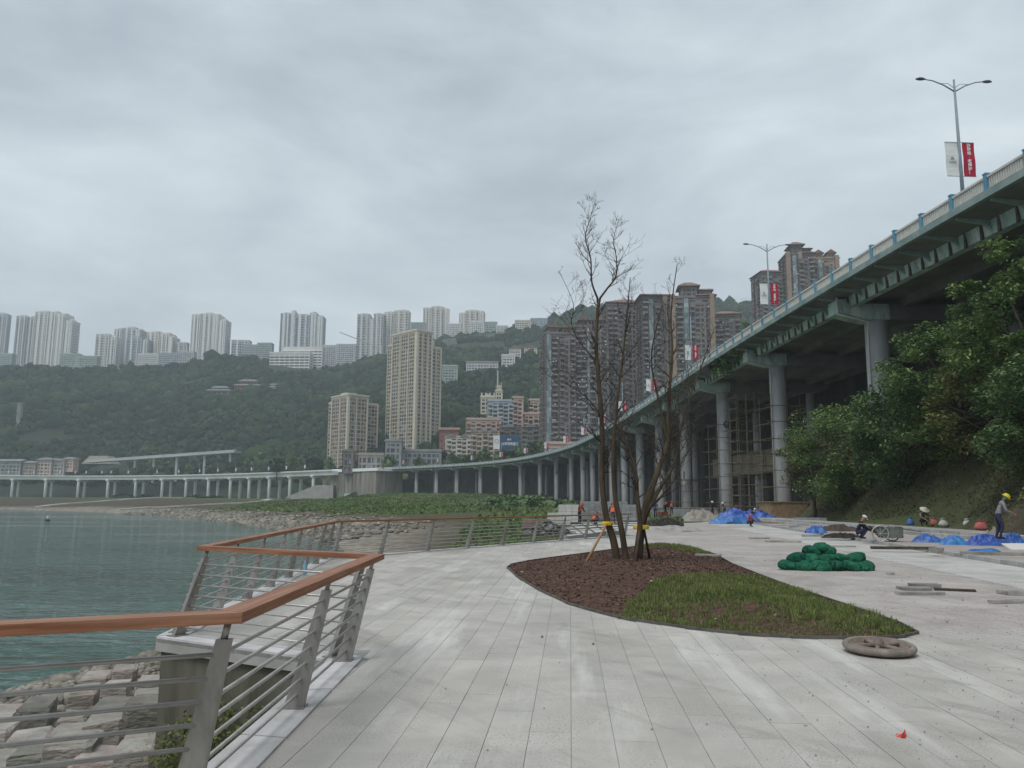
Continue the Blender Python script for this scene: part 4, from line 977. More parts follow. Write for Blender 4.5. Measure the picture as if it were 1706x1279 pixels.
        if s.win:
            fw = [w for w in s.win]; random.shuffle(fw)
            cache = {}; rest = MB()
            for q, (c, z, w_, h_, ang, nrm) in enumerate(fw):
                if q < 300:
                    key = (round(w_, 2), round(h_, 2), q % 3)
                    if key not in cache: cache[key] = MB().box((0, 0, 0), (w_, 0.06, h_)).box((0, 0, 0), (0.09, 0.1, h_)).mesh('window', WINM[q % 3])
                    link('window', cache[key], r, (c.x, c.y, z), ang)
                else: rest.box((c.x, c.y, z), (w_, 0.06, h_), ang); rest.box((c.x, c.y, z), (0.09, 0.1, h_), ang)
            if rest.v: tag(rest.build('windows', m_glass, r), kind='stuff')
        return r
def strip_mb_band(s, c, w_, z, ang): s.bal.box((c.x, c.y, z), (w_, 1.2, 0.35), ang)
WINM = [mat('dark_pane', (0.03, 0.034, 0.04), rough=0.2, spec=0.5), mat('grey_pane', (0.10, 0.11, 0.12), rough=0.25, spec=0.5), mat('curtained_pane', (0.2, 0.19, 0.18), rough=0.4, spec=0.5)]
def zb(px, py, Y): return P(px, py, Y).z
def hill_Y(px, py):
    d = ray(px, py); d = d / d[1]; Y = np.linspace(480, 1240, 1500); X = d[0] * Y; Z = EYE + d[2] * Y; g = hill_h(X, Y); k = np.argmax(Z < g)
    return float(Y[k]) if (Z < g).any() else 1200.0
CLEAR = []          # photo boxes kept free of wood: (x0, x1, y0, y1, depth)

# ------------------------------------------------------------------ two beige towers by the viaduct
Yt = 600.0; base = P(690, 765, Yt); zt = zb(690, 553, Yt) - base.z + 6; base.z -= 6
b = Bld(); fh = 2.95
b.block(0, 15, 0, 31, 0, zt, bay=2.7, fh=fh, faces='xyXY', bal=(), collect=True, bh=0.9, pw=0.62)
b.block(15.01, 26, 2.2, 31, 0, zt - 9.5, bay=2.7, fh=fh, collect=True, bh=0.9, pw=0.62)
b.block(1.6, 15, 31.01, 40, 0, zt - 6, bay=2.7, fh=fh, collect=True, bh=0.9, pw=0.62)
pil = MB()
for x, y, w_ in ((-0.25, -0.25, 2.2), (5.6, -0.3, 0.7), (10.8, -0.3, 0.7), (14.7, -0.2, 1.0), (-0.3, 10, 0.7), (-0.3, 20.5, 0.7), (-0.2, 30.6, 1.0), (21, 2.0, 0.6), (25.9, 2.0, 0.8)): pil.box((x, y, zt / 2 if x < 16 else (zt - 9.5) / 2), (w_, w_, zt + 0.5 if x < 16 else zt - 9.4))
b.trim.box((7.5, 15.5, zt + 1.9), (16.6, 32.6, 1.5)); b.trim.box((20, 10, zt - 5.5), (6, 6, 7))
b.finish('apartment_tower', 'tall beige residential tower with many windows, left of the bare tree', 'tower', base, R(45), m_beige, mt=m_cream, extra=(('pilasters', pil, m_cream),))
base = P(577, 775, 605); zt = zb(577, 661, 605) - base.z + 6; base.z -= 6
b = Bld()
b.block(0, 17, 0, 25, 0, zt, bay=2.9, fh=3.0, collect=True, bh=0.85, pw=0.6)
b.block(17.01, 29, 4.0, 25, 0, zt - 4, bay=3.0, fh=3.0, collect=True, bh=0.85, pw=0.6)
b.block(1.5, 17, 25.01, 33, 0, zt - 2.5, bay=3.2, fh=3.0, collect=True, bh=0.85, pw=0.6)
pil = MB()
for x, y, w_ in ((-0.25, -0.25, 2.0), (7, -0.3, 0.7), (16.6, -0.2, 1.0), (-0.3, 12, 0.7), (-0.2, 24.6, 1.0), (28.8, 3.9, 0.8)): pil.box((x, y, zt / 2 - (2 if x > 17 else 0)), (w_, w_, zt + 0.4 - (4 if x > 17 else 0)))
b.trim.box((8.5, 12.5, zt + 2.0), (18.6, 26.8, 1.3)); b.trim.box((8, 14, zt + 3.6), (9, 9, 2.2))
b.finish('apartment_tower', 'shorter pinkish beige apartment block left of the tall beige tower', 'tower', base, R(42), m_pinkw, mt=m_cream, extra=(('pilasters', pil, m_cream),))

# ------------------------------------------------------------------ brown tower complex behind the bare tree
def brown_tower(px0, px1, ytop, Y, yaw, label, wall, depth=18, crown=None, tanpx=(), strips=(1,), base_py=752, lw=0.42, group='brown towers behind the bare tree'):
    a, c = P(px0, base_py, Y), P(px1, base_py, Y); wd = (c.x - a.x) / math.cos(R(yaw)) * (1 - 0.15 * abs(math.sin(R(yaw))))
    z1 = zb((px0 + px1) / 2, ytop, Y) - a.z + 14; loc = Vector((a.x, a.y, a.z - 14)); b = Bld(); gl = MB(); tn = MB(); ac = MB()
    nb = max(2, round(wd / 3.4)); bal = [i for i in range(nb) if i not in strips and i % 3 != 2]
    x1 = wd * 0.55; b.block(0, wd, 0, depth, 0, z1, bay=3.4, fh=3.0, rel=0.6, pw=0.7, bh=1.1, bal=bal, balx=(1, 3), strips=strips, strip_mb=gl)
    b.block(wd * lw, wd * 0.78, -2.2, 0.3, 0, z1 - 3.2, bay=3.2, fh=3.0, rel=0.5, pw=0.7, bh=1.1, bal=(0,), roof=False, faces='xyX')
    for t in tanpx: tn.box((wd * t, -0.55, z1 / 2 + 1), (2.6, 2.0, z1 + 2))
    r_ = random.Random(int(px0))
    for _ in range(60):
        ac.box((r_.uniform(0.5, wd - 0.5), -0.75, r_.uniform(14, z1 - 2)), (0.9, 0.5, 0.7))
    if crown == 'pagoda':
        b.block(wd * 0.25, wd * 0.62, 1, depth * 0.7, z1, z1 + 7, bay=3, fh=3.4, roof=False); b.hip(wd * 0.25, wd * 0.62, 1, depth * 0.7, z1 + 7, 3.4, 1.7, 0.3)
        b.hip(wd * 0.62, wd * 1.0, 0, depth * 0.8, z1 + 1.2, 2.6, 1.2); b.block(wd * 0.66, wd * 0.93, 1.5, depth * 0.6, z1, z1 + 4.6, roof=False); b.gable(wd * 0.64, wd * 0.95, 1.0, depth * 0.6, z1 + 4.6, 2.2, 0.9)
    elif crown == 'flat':
        b.roof.box((wd / 2, depth / 2 - 0.5, z1 + 1.9), (wd + 3, depth + 3, 0.6)); b.block(1.5, wd - 1.5, 1.5, depth - 1, z1 - 0.2, z1 + 1.6, roof=False, fh=2)
    elif crown == 'hip': b.hip(0, wd, 0, depth, z1 + 1.4, 3.0, 1.0, 0.4)
    elif crown == 'gables':
        for f in (0.1, 0.55): b.block(wd * f, wd * (f + 0.33), 0.5, depth * 0.7, z1 + 0.1, z1 + 4, roof=False); b.gable(wd * f, wd * (f + 0.33), 0.2, depth * 0.7, z1 + 4, 2.6, 0.8, 'y')
    return b.finish('residential_tower', label, 'tower', loc, R(yaw), wall, mg=m_glassd, mt=wall, mr=m_roofb, mbal=wallm('balcony_rail_' + str(int(px0)), (0.16, 0.145, 0.14), (0.25, 0.23, 0.22)), group=group,
                    extra=(('bay_windows', gl, m_glassb), ('tan_shafts', tn, m_tanw), ('air_conditioners', ac, m_greyw)))
brown_tower(909, 962, 556, 452, 8, 'brown residential tower at the far left of the brown cluster, blue glass corner bay', m_brown, strips=(0,), crown='gables')
brown_tower(960, 1016, 545, 456, -4, 'brown residential tower straight behind the thick bare stem, pale glass strip', m_brown2, strips=(2,), crown='gables')
brown_tower(1014, 1078, 508, 470, 4, 'tall dark brown residential tower right of the central bare stem', m_brown, strips=(3,), crown='hip')
brown_tower(1074, 1124, 497, 452, 2, 'dark flat-roofed residential tower with overhanging roof slab and tan shaft', m_brown2, crown='flat', tanpx=(0.78,), strips=(1,))
brown_tower(1122, 1198, 497, 446, -6, 'brown residential tower with pagoda-like hipped crown, middle of the picture right', m_brown, crown='pagoda', tanpx=(0.06, 0.93), strips=(2,))
brown_tower(1194, 1240, 528, 480, -10, 'lower brown tower at the right end of the brown cluster beside the viaduct rail', m_brown2, crown='hip', strips=())
brown_tower(1276, 1322, 456, 520, 6, 'dark balcony-clad tower at right behind the second street lamp', m_brown, crown='hip', strips=(), base_py=640, group='pagoda towers at right')
brown_tower(1318, 1366, 425, 512, -4, 'tan tower with wide hipped pagoda crown rising above the viaduct rail', m_brown2, crown='pagoda', tanpx=(0.08, 0.5), strips=(1,), base_py=640, group='pagoda towers at right')
brown_tower(1362, 1408, 432, 520, -8, 'tan gabled tower right of the pagoda-crowned tower above the viaduct rail', m_tanw, crown='gables', tanpx=(0.9,), strips=(1,), base_py=640, group='pagoda towers at right')
# podium of the brown cluster
b = Bld(); a = P(908, 758, 430); wd = P(990, 758, 430).x - a.x; h = zb(950, 740, 430) - a.z + 5
b.block(0, wd, 0, 14, 0, h, bay=4, fh=h, bh=1.6, pw=0.6); sg = MB().box((wd * 0.42, -0.35, h * 0.62), (wd * 0.7, 0.5, 3.2))
b.finish('podium_building', 'low salmon podium with a grey sign band at the foot of the brown towers', 'building', Vector((a.x, a.y, a.z - 5)), R(2), m_pinkp, mt=m_pinkp, extra=(('sign_band', sg, m_bluegrey),))

# ------------------------------------------------------------------ towers along the hill crest
def crest(px0, px1, ytop, ybase, Y, yaw, label, wall, step=None, glass=None, fh=4.3, bay=4.4, group='pale towers along the hill crest', hat=True, name='high_rise', cat='tower'):
    a, c = P(px0, ybase, Y), P(px1, ybase, Y); wd = (c.x - a.x) * 0.93; dp = min(22, max(9, wd * 0.55)); z1 = zb((px0 + px1) / 2, ytop, Y) - a.z + 25
    b = Bld(); nb = step or [(0, 1, 0)]; tr = MB()
    for i, (f0, f1, dz) in enumerate(nb):
        yo = 1.6 * (i % 2); b.block(wd * f0, wd * f1 - 0.05, yo, dp, 0, z1 - dz, bay=bay, fh=fh, rel=0.7, pw=1.1, bh=1.7, bal=tuple(range(i % 2, 9, 3)))
        if hat: b.trim.box((wd * (f0 + f1) / 2, dp / 2, z1 - dz + 2.2), (wd * (f1 - f0) * 0.5, dp * 0.45, 3.6))
        tr.box((wd * (f0 + 0.33 * (f1 - f0)), yo - 0.5, (z1 - dz) / 2 + 0.7), (wd * 0.05 + 0.9, 1.0, z1 - dz + 1.4)); tr.box((wd * (f0 + 0.72 * (f1 - f0)), yo - 0.5, (z1 - dz) / 2 + 0.7), (wd * 0.03 + 0.7, 0.9, z1 - dz + 1.2))
    return b.finish(name, label, cat, Vector((a.x, a.y, a.z - 25)), R(yaw), wall, mg=glass or m_glassf, mt=wall, group=group, extra=(('white_piers', tr, m_white),))
Yc = 1290
crest(-22, 5, 523, 604, Yc, 8, 'grey tower cut off by the left edge of the picture', m_greyw)
crest(20, 52, 527, 606, Yc, 10, 'grey and buff tower just left of the tall paired towers at far left', m_greyw, [(0, .6, 0), (.6, 1, 1)])
crest(51, 123, 520, 606, Yc - 15, -6, 'large stepped white tower group at far left of the crest', m_white, [(0, .36, 0), (.36, .58, 1), (.58, .82, 5), (.82, 1, 16)], m_glassf)
crest(156, 192, 557, 606, Yc, 5, 'white mid-rise at the left of the lower crest cluster', m_white, [(0, .65, 0), (.65, 1, 4)])
crest(187, 236, 547, 600, Yc + 40, -5, 'broad white tower behind the lower crest cluster at left', m_greyw, [(0, .3, 2), (.3, .8, 0), (.8, 1, 4)])
crest(208, 246, 563, 606, Yc - 20, 4, 'blue-grey mid-rise in front of the lower crest cluster at left', m_bluegrey, [(0, .7, 0), (.7, 1, 3)])
crest(242, 292, 554, 603, Yc, -8, 'buff tower at the right of the lower crest cluster', m_whitew, [(0, .45, 0), (.45, .85, 3), (.85, 1, 9)])
crest(289, 311, 571, 604, Yc, 5, 'small pale block between the lower cluster and the lone white tower', m_greyw, hat=False)
crest(315, 379, 523, 600, Yc, -6, 'lone tall white tower with stepped top at the left third', m_white, [(0, .26, 2), (.26, .62, 0), (.62, .8, 3), (.8, 1, 12)])
crest(384, 416, 567, 598, Yc, 6, 'low pale block right of the lone white tower', m_greyw, hat=False)
crest(464, 541, 519, 600, Yc, 3, 'blue-grey triple tower above the white terraced building', m_bluegrey, [(0, .24, 4), (.24, .34, 0), (.34, .68, 6), (.68, .84, 2), (.84, 1, 8)])
crest(593, 640, 524, 598, Yc - 20, 4, 'left half of the striped buff tower pair behind the tall beige tower', m_greyw, [(0, .5, 0), (.5, .62, 8), (.62, 1, -1)])
crest(638, 682, 518, 598, Yc, -3, 'right half of the striped buff tower pair behind the tall beige tower', m_whitew, [(0, .4, 3), (.4, 1, 0)])
crest(704, 751, 511, 575, Yc + 60, 4, 'pale pink tower pair on the crest right of the tall beige tower', m_whitew, [(0, .3, 3), (.3, .8, 0), (.8, 1, 4)])
crest(764, 809, 518, 575, Yc + 60, -4, 'buff striped tower on the crest, rightmost of the crest towers', m_whitew, [(0, .25, 5), (.25, .8, 0), (.8, 1, 2)])
# low blocks along the crest
def low(px0, px1, yt, yb, Y, wall, label, roof=None, group='low blocks along the hill crest', name='low_block', ext=20, dp=12, mr=None, fh=3.0, cat='building', mg=None, bay=3.2):
    if Y > 700: Y = min(Y, hill_Y((px0 + px1) / 2, yb) - 4)
    if Y > 640 and name != 'low_block': CLEAR.append((px0 - 3, px1 + 3, yt - 3, yb + 1, Y))
    a, c = P(px0, yb, Y), P(px1, yb, Y); wd = c.x - a.x; h = zb((px0 + px1) / 2, yt, Y) - a.z + ext; b = Bld()
    b.block(0, wd, 0, dp, 0, h, bay=bay, fh=fh, rel=0.4, pw=0.9, bh=1.25, roof=roof is None)
    if roof == 'gable': b.gable(0, wd, 0, dp, h, dp * 0.22)
    if roof == 'gabley': b.gable(0, wd, 0, dp, h, wd * 0.25, 0.8, 'y')
    if roof == 'hip': b.hip(0, wd, 0, dp, h, dp * 0.25)
    return b.finish(name, label, cat, Vector((a.x, a.y, a.z - ext)), 0, wall, mg=mg or m_glassf, mt=wall, mr=mr or m_roofb, group=group)
rr_ = random.Random(3); spots = [(-10, 18, 590), (98, 130, 590), (124, 160, 594), (228, 262, 590), (262, 300, 589), (296, 322, 586), (404, 432, 575), (428, 452, 572), (536, 562, 576), (560, 592, 574), (684, 708, 538), (745, 768, 540), (782, 806, 536), (806, 828, 537), (826, 846, 543), (858, 884, 534), (884, 912, 531), (1000, 1030, 507), (1030, 1056, 500)]
for k, (x0, x1, yt) in enumerate(spots):
    low(x0, x1, yt, yt + 18, 1225 + rr_.uniform(-20, 40), rr_.choice([m_white, m_greyw, m_whitew, m_bluegrey, m_gwall]), 'small pale block on the hill crest, %s such block from the left' % ORD[k])
# white terraced building under the triple tower
b = Bld(); Y = hill_Y(490, 612) - 4; CLEAR.append((444, 538, 570, 612, Y)); a = P(448, 612, Y); sc = P(449, 612, Y).x - a.x
b.block(0, 68 * sc, 0, 16, 0, 25 + zb(480, 588, Y) - a.z, bay=7, fh=4.2, bh=1.9, pw=0.7, rel=1.0)
b.block(14 * sc, 84 * sc, 16.02, 30, 0, 25 + zb(480, 576, Y) - a.z, bay=7, fh=4.0, bh=2.2, pw=0.6, rel=1.0)
b.finish('terraced_building', 'wide white terraced building on the hill below the blue-grey triple tower', 'building', Vector((a.x, a.y, a.z - 25)), R(-3), m_white, mg=m_glassd, mt=m_white)
# long stone wall below the crest
Y = hill_Y(790, 570) - 10; CLEAR.append((740, 845, 563, 574, Y)); a, c = P(737, 572, Y), P(850, 558, Y + 40)
mb = MB(); mb.span((0, 0, 0), c - a, 3, 11); o = mb.build('stone_wall', wallm('grey_stone_wall', (0.16, 0.16, 0.155), (0.23, 0.23, 0.22))); o.location = a; tag(o, 'long grey stone terrace wall on the wooded slope right of the tall beige tower', 'wall')
# houses on the slope
low(835, 858, 592, 606, 860, m_white, 'white flat-roofed villa on the slope, lowest of the three pale villas', None, 'pale villas on the slope', 'villa', 12, 10)
low(848, 868, 580, 588, 900, m_whitew, 'cream gabled villa on the slope, upper left of the three pale villas', 'gabley', 'pale villas on the slope', 'villa', 12, 10)
low(873, 895, 579, 588, 900, m_whitew, 'cream gabled villa on the slope, rightmost of the three pale villas', 'gabley', 'pale villas on the slope', 'villa', 12, 10)
low(900, 916, 576, 585, 880, m_bluegrey, 'small blue-grey house touching the left brown tower on the slope', None, None, 'house', 12, 10)
low(736, 762, 610, 628, 800, m_gwall, 'grey-green house on the slope at the right side of the tall beige tower', None, None, 'house', 12, 10)
low(776, 830, 603, 613, 850, m_greyw, 'long low pale house with red gallery on the mid slope', 'gable', None, 'house', 10, 9)
# red temple halls
for k, (x0, x1, yt, yb, Y, lab) in enumerate(((390, 433, 632, 650, 990, 'red temple hall with grey tiled roof on the wooded slope at left'), (446, 466, 640, 650, 985, 'small pale pavilion right of the red temple hall'), (345, 384, 644, 656, 985, 'dark wooden hall below and left of the red temple hall'))):
    Y = hill_Y((x0 + x1) / 2, yb) - 4; CLEAR.append((x0 - 4, x1 + 4, yt - 5, yb + 2, Y)); b = Bld(); a = P(x0, yb, Y); wd = P(x1, yb, Y).x - a.x; h = zb(x0, yt, Y) - a.z
    b.block(0, wd, 0, 11, -12, h * 0.45, bay=4, fh=4, bh=1.0, pw=0.7, roof=False); b.hip(0, wd, 0, 11, h * 0.45, 2.0, 1.6, 0.75)
    b.block(wd * 0.18, wd * 0.85, 2, 9, h * 0.45 + 1.2, h * 0.85, bay=4, fh=4, bh=0.9, pw=0.6, roof=False); b.hip(wd * 0.18, wd * 0.85, 2, 9, h * 0.85, 2.6, 1.6, 0.6)
    b.finish('temple_hall' if k == 0 else 'pavilion', lab, 'temple' if k == 0 else 'pavilion', a, 0, m_redw if k == 0 else (m_greyw if k == 1 else m_brown2), mg=m_glassd, mr=m_slate)
# ------------------------------------------------------------------ low-rise quarter right of the tall beige tower
def flats(px0, px1, yt, yb, Y, yaw, wall, label, gab=0, fh=3.0, dp=12, mt=None):
    a, c = P(px0, yb, Y), P(px1, yb, Y); wd = (c.x - a.x) / math.cos(R(yaw)); h = zb(px0, yt, Y) - a.z + 8; b = Bld()
    nb = max(2, round(wd / 3.6)); b.block(0, wd, 0, dp, 0, h, bay=3.6, fh=fh, rel=0.9, pw=0.9, bh=1.15, bal=tuple(range(0, nb, 2)), roof=gab == 0)
    for g in range(gab):
        f0 = (g + 0.1) / gab; b.gable(wd * f0, wd * (f0 + 0.6 / gab), -0.4, dp, h, 2.4, 0.5, 'y')
    if gab: b.trim.box((wd / 2, dp / 2, h + 0.3), (wd + 0.6, dp + 0.6, 0.6))
    return b.finish('apartment_block', label, 'apartments', Vector((a.x, a.y, a.z - 8)), R(yaw), wall, mg=m_glassd, mt=mt or wall, mr=m_slate, group='low apartments right of the tall beige tower')
flats(743, 786, 727, 765, 520, 8, m_whitew, 'white gabled walk-up at the foot of the tall beige tower', 2)
flats(784, 832, 719, 763, 520, -4, m_pinkw, 'walk-up with pinkish end wall left of the blue billboard', 3)
flats(776, 835, 699, 728, 548, 4, m_pinkp, 'salmon flat-topped block behind the gabled walk-ups', 0, dp=14)
flats(812, 856, 668, 704, 565, 4, m_bluegrey, 'blue-grey balconied block stepping up the slope', 0)
flats(853, 872, 663, 702, 566, 0, m_pinkp, 'narrow salmon block joined to the blue-grey balconied block', 0)
flats(881, 912, 667, 690, 575, 0, m_pinkw, 'upper pinkish block touching the left brown tower', 0)
flats(872, 914, 690, 722, 555, 0, m_pinkp, 'wide salmon block below the upper pinkish block', 0, fh=3.6)
flats(832, 906, 712, 760, 528, -10, m_brown, 'brown walk-up behind the blue billboard', 2)
b = Bld(); Y = 585; a = P(800, 672, Y); s_ = P(801, 672, Y).x - a.x
b.block(0, 26 * s_, 0, 9, -8, 4.5, bay=3.5, fh=3.4, roof=True); b.block(25 * s_, 37 * s_, -1, 9, -8, 9, bay=3, fh=3.4); b.block(27 * s_, 35 * s_, 1, 7, 9, 12.4, bay=3, fh=3.2)
for q in range(4): b.trim.box((q * 7 * s_ + 1, 1, 6.6), (1.1, 1.1, 3))
b.gable(8 * s_, 17 * s_, 0, 9, 5.2, 2.5, 0.2, 'y'); b.trim.tube([(35 * s_, 3, 12), (35 * s_, 3, 16)], 0.25, 6)
b.finish('chapel', 'pale yellow mansion with turret and pinnacles above the apartments', 'mansion', a, 0, m_cream, mg=m_glassd, mr=m_cream)
low(731, 764, 716, 728, 560, m_redw, 'long red-walled shed beside the foot of the tall beige tower', 'gable', None, 'shed', 10, 10, m_roofb)
# billboard
Y = 470; a = P(822, 748, Y); c = P(866, 748, Y); wd = c.x - a.x; h = zb(840, 726, Y) - a.z
bb = thing('billboard', a, 'blue and white roadside billboard above the viaduct rail', 'billboard')
MB().box((wd * 0.12, 0, h / 2), (wd * 0.24, 0.7, h)).build('white_panel', m_white, bb)
m_bill = mat('billboard_blue', (0.01, 0.045, 0.16), (0.015, 0.10, 0.13), scale=0.12, rough=0.5)
MB().box((wd * 0.625, 0, h / 2), (wd * 0.74, 0.7, h)).build('blue_panel', m_bill, bb)
t1 = text_mesh('lettering', '沙坪坝磁器口', 2.1, m_btext, 1, 0.03, 0.03); wq = max(v.co.x for v in t1.vertices) - min(v.co.x for v in t1.vertices); t1.transform(Matrix.Diagonal((wd * 0.62 / wq, 1, 1, 1)))
link('lettering', t1, bb, (wd * 0.625, -0.42, h * 0.38)); t2 = text_mesh('lettering', '重庆', 1.3, m_btext, 1, 0.03, 0.02); link('lettering', t2, bb, (wd * 0.6, -0.42, h * 0.72))
em = MB().tube([(1.1 * math.cos(q * math.pi / 6), -0.4, 1.1 * math.sin(q * math.pi / 6)) for q in range(13)], 0.14, 5, caps=False); o = em.build('emblem', m_pole, bb); o.location = (wd * 0.12, 0, h * 0.6)
for q in (0.15, 0.5, 0.85): MB().box((wd * q, 0.5, -5), (0.5, 0.5, 11)).build('leg', m_pole, bb)
# buildings beside the road at the feet of the beige towers
low(640, 668, 735, 775, 500, m_dull, 'grey stair tower standing before the tall beige tower at the viaduct', None, None, 'stair_tower', 4, 8, fh=4)
low(670, 735, 752, 775, 510, m_dull, 'low glazed station building at the foot of the tall beige tower', None, None, 'station', 4, 10, fh=4)
low(595, 642, 758, 776, 505, m_dull2, 'low pale canopy building between the two beige towers', None, None, 'building', 4, 8, fh=4.5)
low(570, 588, 752, 778, 500, m_brown, 'small brown kiosk block before the shorter beige block', None, None, 'kiosk', 4, 7, fh=4)
# houses behind the white bridge at the far left
for k, (x0, x1, yt, yb, wl_, rf, lb) in enumerate(((-12, 34, 768, 780, m_dull, 'gable', 'grey-roofed house cut by the left edge behind the white bridge'), (36, 58, 771, 788, m_dull2, 'gable', 'cream gabled house second from the left behind the white bridge'), (60, 84, 766, 788, m_pinkw, 'hip', 'pinkish hip-roofed house behind the white bridge'), (84, 106, 767, 789, m_dull2, 'gable', 'cream house with tall end wall behind the white bridge'), (104, 122, 765, 774, m_pinkp, 'hip', 'salmon house highest of the row behind the white bridge'))):
    low(x0, x1, yt, yb, 690 + 2 * k, wl_, lb, rf, 'houses behind the white bridge', 'house', 6, 9, m_slate)
b = Bld(); a = P(136, 767, 718); wd = P(184, 767, 718).x - a.x
b.hip(0, wd, 0, 20, -3, 7.5, 0, 0.62); b.finish('earth_mound', 'tan flat-topped mound building left of the ramp bridge', 'mound', a, 0, m_beige, mr=wallm('tan_mound', (0.24, 0.22, 0.17), (0.32, 0.29, 0.23)))
# crane on the crest
cr_ = thing('tower_crane', P(640, 586, 1260), 'pale tower crane with slanting jib beside the striped crest towers', 'crane'); c0 = Vector(cr_.location); q0, q1 = P(566, 553, 1260), P(634, 580, 1260)
m_crane = mat('pale_crane_paint', (0.42, 0.42, 0.38), rough=0.6)
MB().tube([q0 - c0, q1 - c0], 0.75, 4).build('jib', m_crane, cr_); MB().box((-5, 0, -2), (1.8, 1.8, 26)).build('mast', m_crane, cr_)
# white monument pylon left of the slope and the slender mast over the apartments
o = MB().tube([(0, 0, -6), (0, 0, zb(829, 617, 640) - zb(829, 652, 640))], [0.7, 0.45], 6).build('mast', m_greyw); o.location = P(829, 652, 640); tag(o, 'slender pale mast rising behind the turreted mansion', 'mast')
o = MB().box((0, 0, 8), (4, 4, 26)).box((0, 0, 22), (5, 5, 1.5)).build('obelisk', m_slate); Y = hill_Y(31, 706) - 3; CLEAR.append((26, 36, 660, 708, Y)); o.location = P(31, 706, Y); tag(o, 'pale obelisk in the woods at the far left', 'obelisk')
# ================================================================== vegetation
def leaf_cards(centers, size, tilt=1.0, fold=True, seed=1, aspect=0.5):
    """one folded leaf (two triangles each side) per centre; returns verts, faces(tri)"""
    r = np.random.default_rng(seed); n = len(centers); centers = np.asarray(centers, float)
    size = np.broadcast_to(np.asarray(size, float), (n,)) * r.uniform(0.5, 1.6, n)
    a = r.uniform(0, 2 * np.pi, n); el = r.normal(-0.15, 0.45 * tilt, n)
    d = np.c_[np.cos(a) * np.cos(el), np.sin(a) * np.cos(el), np.sin(el)]
    s = np.c_[-np.sin(a), np.cos(a), r.normal(0, 0.45 * tilt, n)]; s /= np.linalg.norm(s, axis=1)[:, None]
    w = (size * aspect)[:, None] * s; Lv = size[:, None] * d
    v = np.stack([centers - Lv * 0.5, centers + w * 0.5 + Lv * 0.02, centers + Lv * 0.5, centers - w * 0.5 + Lv * 0.02], 1).reshape(-1, 3)
    k = np.arange(n)[:, None] * 4
    return v, (np.array([[0, 1, 2, 3]]) + k)
def leaf_mat(name, a, b, isl=0.5, trans=0.22, rough=0.55):
    return mat(name, a, b, scale=0.35, detail=3, rough=rough, coord='World', island=isl, spec=0.3, trans=trans)
m_leafA = mat('broad_leaf_green', (0.06, 0.125, 0.045), (0.20, 0.29, 0.10), scale=0.55, detail=4, rough=0.55, coord='World', island=0.45, trans=0.22)
m_leafE = mat('yellowish_leaf', (0.075, 0.105, 0.035), (0.21, 0.235, 0.085), scale=0.6, detail=4, rough=0.6, coord='World', island=0.5, trans=0.22, c3=(0.20, 0.15, 0.07), c3scale=1.4, c3amt=0.4)
m_leafB = mat('dark_leaf_green', (0.045, 0.10, 0.042), (0.15, 0.235, 0.09), scale=0.55, detail=4, rough=0.5, coord='World', island=0.45, trans=0.2)
m_leafD = mat('hill_leaf_green', (0.012, 0.032, 0.018), (0.058, 0.098, 0.036), scale=0.018, detail=6, rough=0.9, coord='World', island=0.6, spec=0.1, trans=0.15)
m_core = mat('inner_foliage', (0.018, 0.035, 0.015), (0.03, 0.052, 0.022), scale=0.4, rough=1.0, coord='World')
m_bark = mat('grey_brown_bark', (0.06, 0.048, 0.036), (0.125, 0.10, 0.072), scale=5, stretch=(1, 1, 0.3), rough=0.95, bump=0.5, bscale=20)
ICO = None
def ico_unit(sub):
    import bmesh
    bm = bmesh.new(); bmesh.ops.create_icosphere(bm, subdivisions=sub, radius=1.0); v = np.array([x.co[:] for x in bm.verts]); f = np.array([[q.index for q in p.verts] for p in bm.faces]); bm.free(); return v, f
IV0, IF0 = ico_unit(1); IV2, IF2 = ico_unit(2)
import bmesh as _bm
_b = _bm.new(); _bm.ops.create_icosphere(_b, subdivisions=1, radius=1.0); IV0 = np.array([q.co[:] for q in _b.verts]); IF0 = np.array([[w.index for w in q.verts] for q in _b.faces]); _b.free()

# ------------------------------------------------------------------ wood on the far hill (nobody could count it)
r = np.random.default_rng(11)
n = 20500; az = r.uniform(-0.88, 0.46, n); rad = 575 + (1250 - 575) * r.uniform(0, 1, n) ** 0.85
x, y = rad * np.sin(az), rad * np.cos(az); z = hill_h(x, y)
big = (vnoise(x, y, 0.03, 71) > -0.75) & (rad > wood_foot(az))
pv = np.c_[x, y, z + 5 - EYE] @ _M3; ppx, ppy = 853 + F_PX * pv[:, 0] / -pv[:, 2], 639.5 - F_PX * pv[:, 1] / -pv[:, 2]
for (c0_, c1_, c2_, c3_, cY) in CLEAR: big &= ~((ppx > c0_) & (ppx < c1_) & (ppy > c2_ - 2) & (ppy < c3_ + 3) & (y < cY + 6) & (y > cY - 60))
x, y, z, rad = x[big], y[big], z[big], rad[big]
R_ = np.exp(r.normal(1.32, 0.30, len(x))) * (0.85 + 0.3 * (rad / 1250)) * (1 + 0.35 * vnoise(x, y, 0.02, 73))
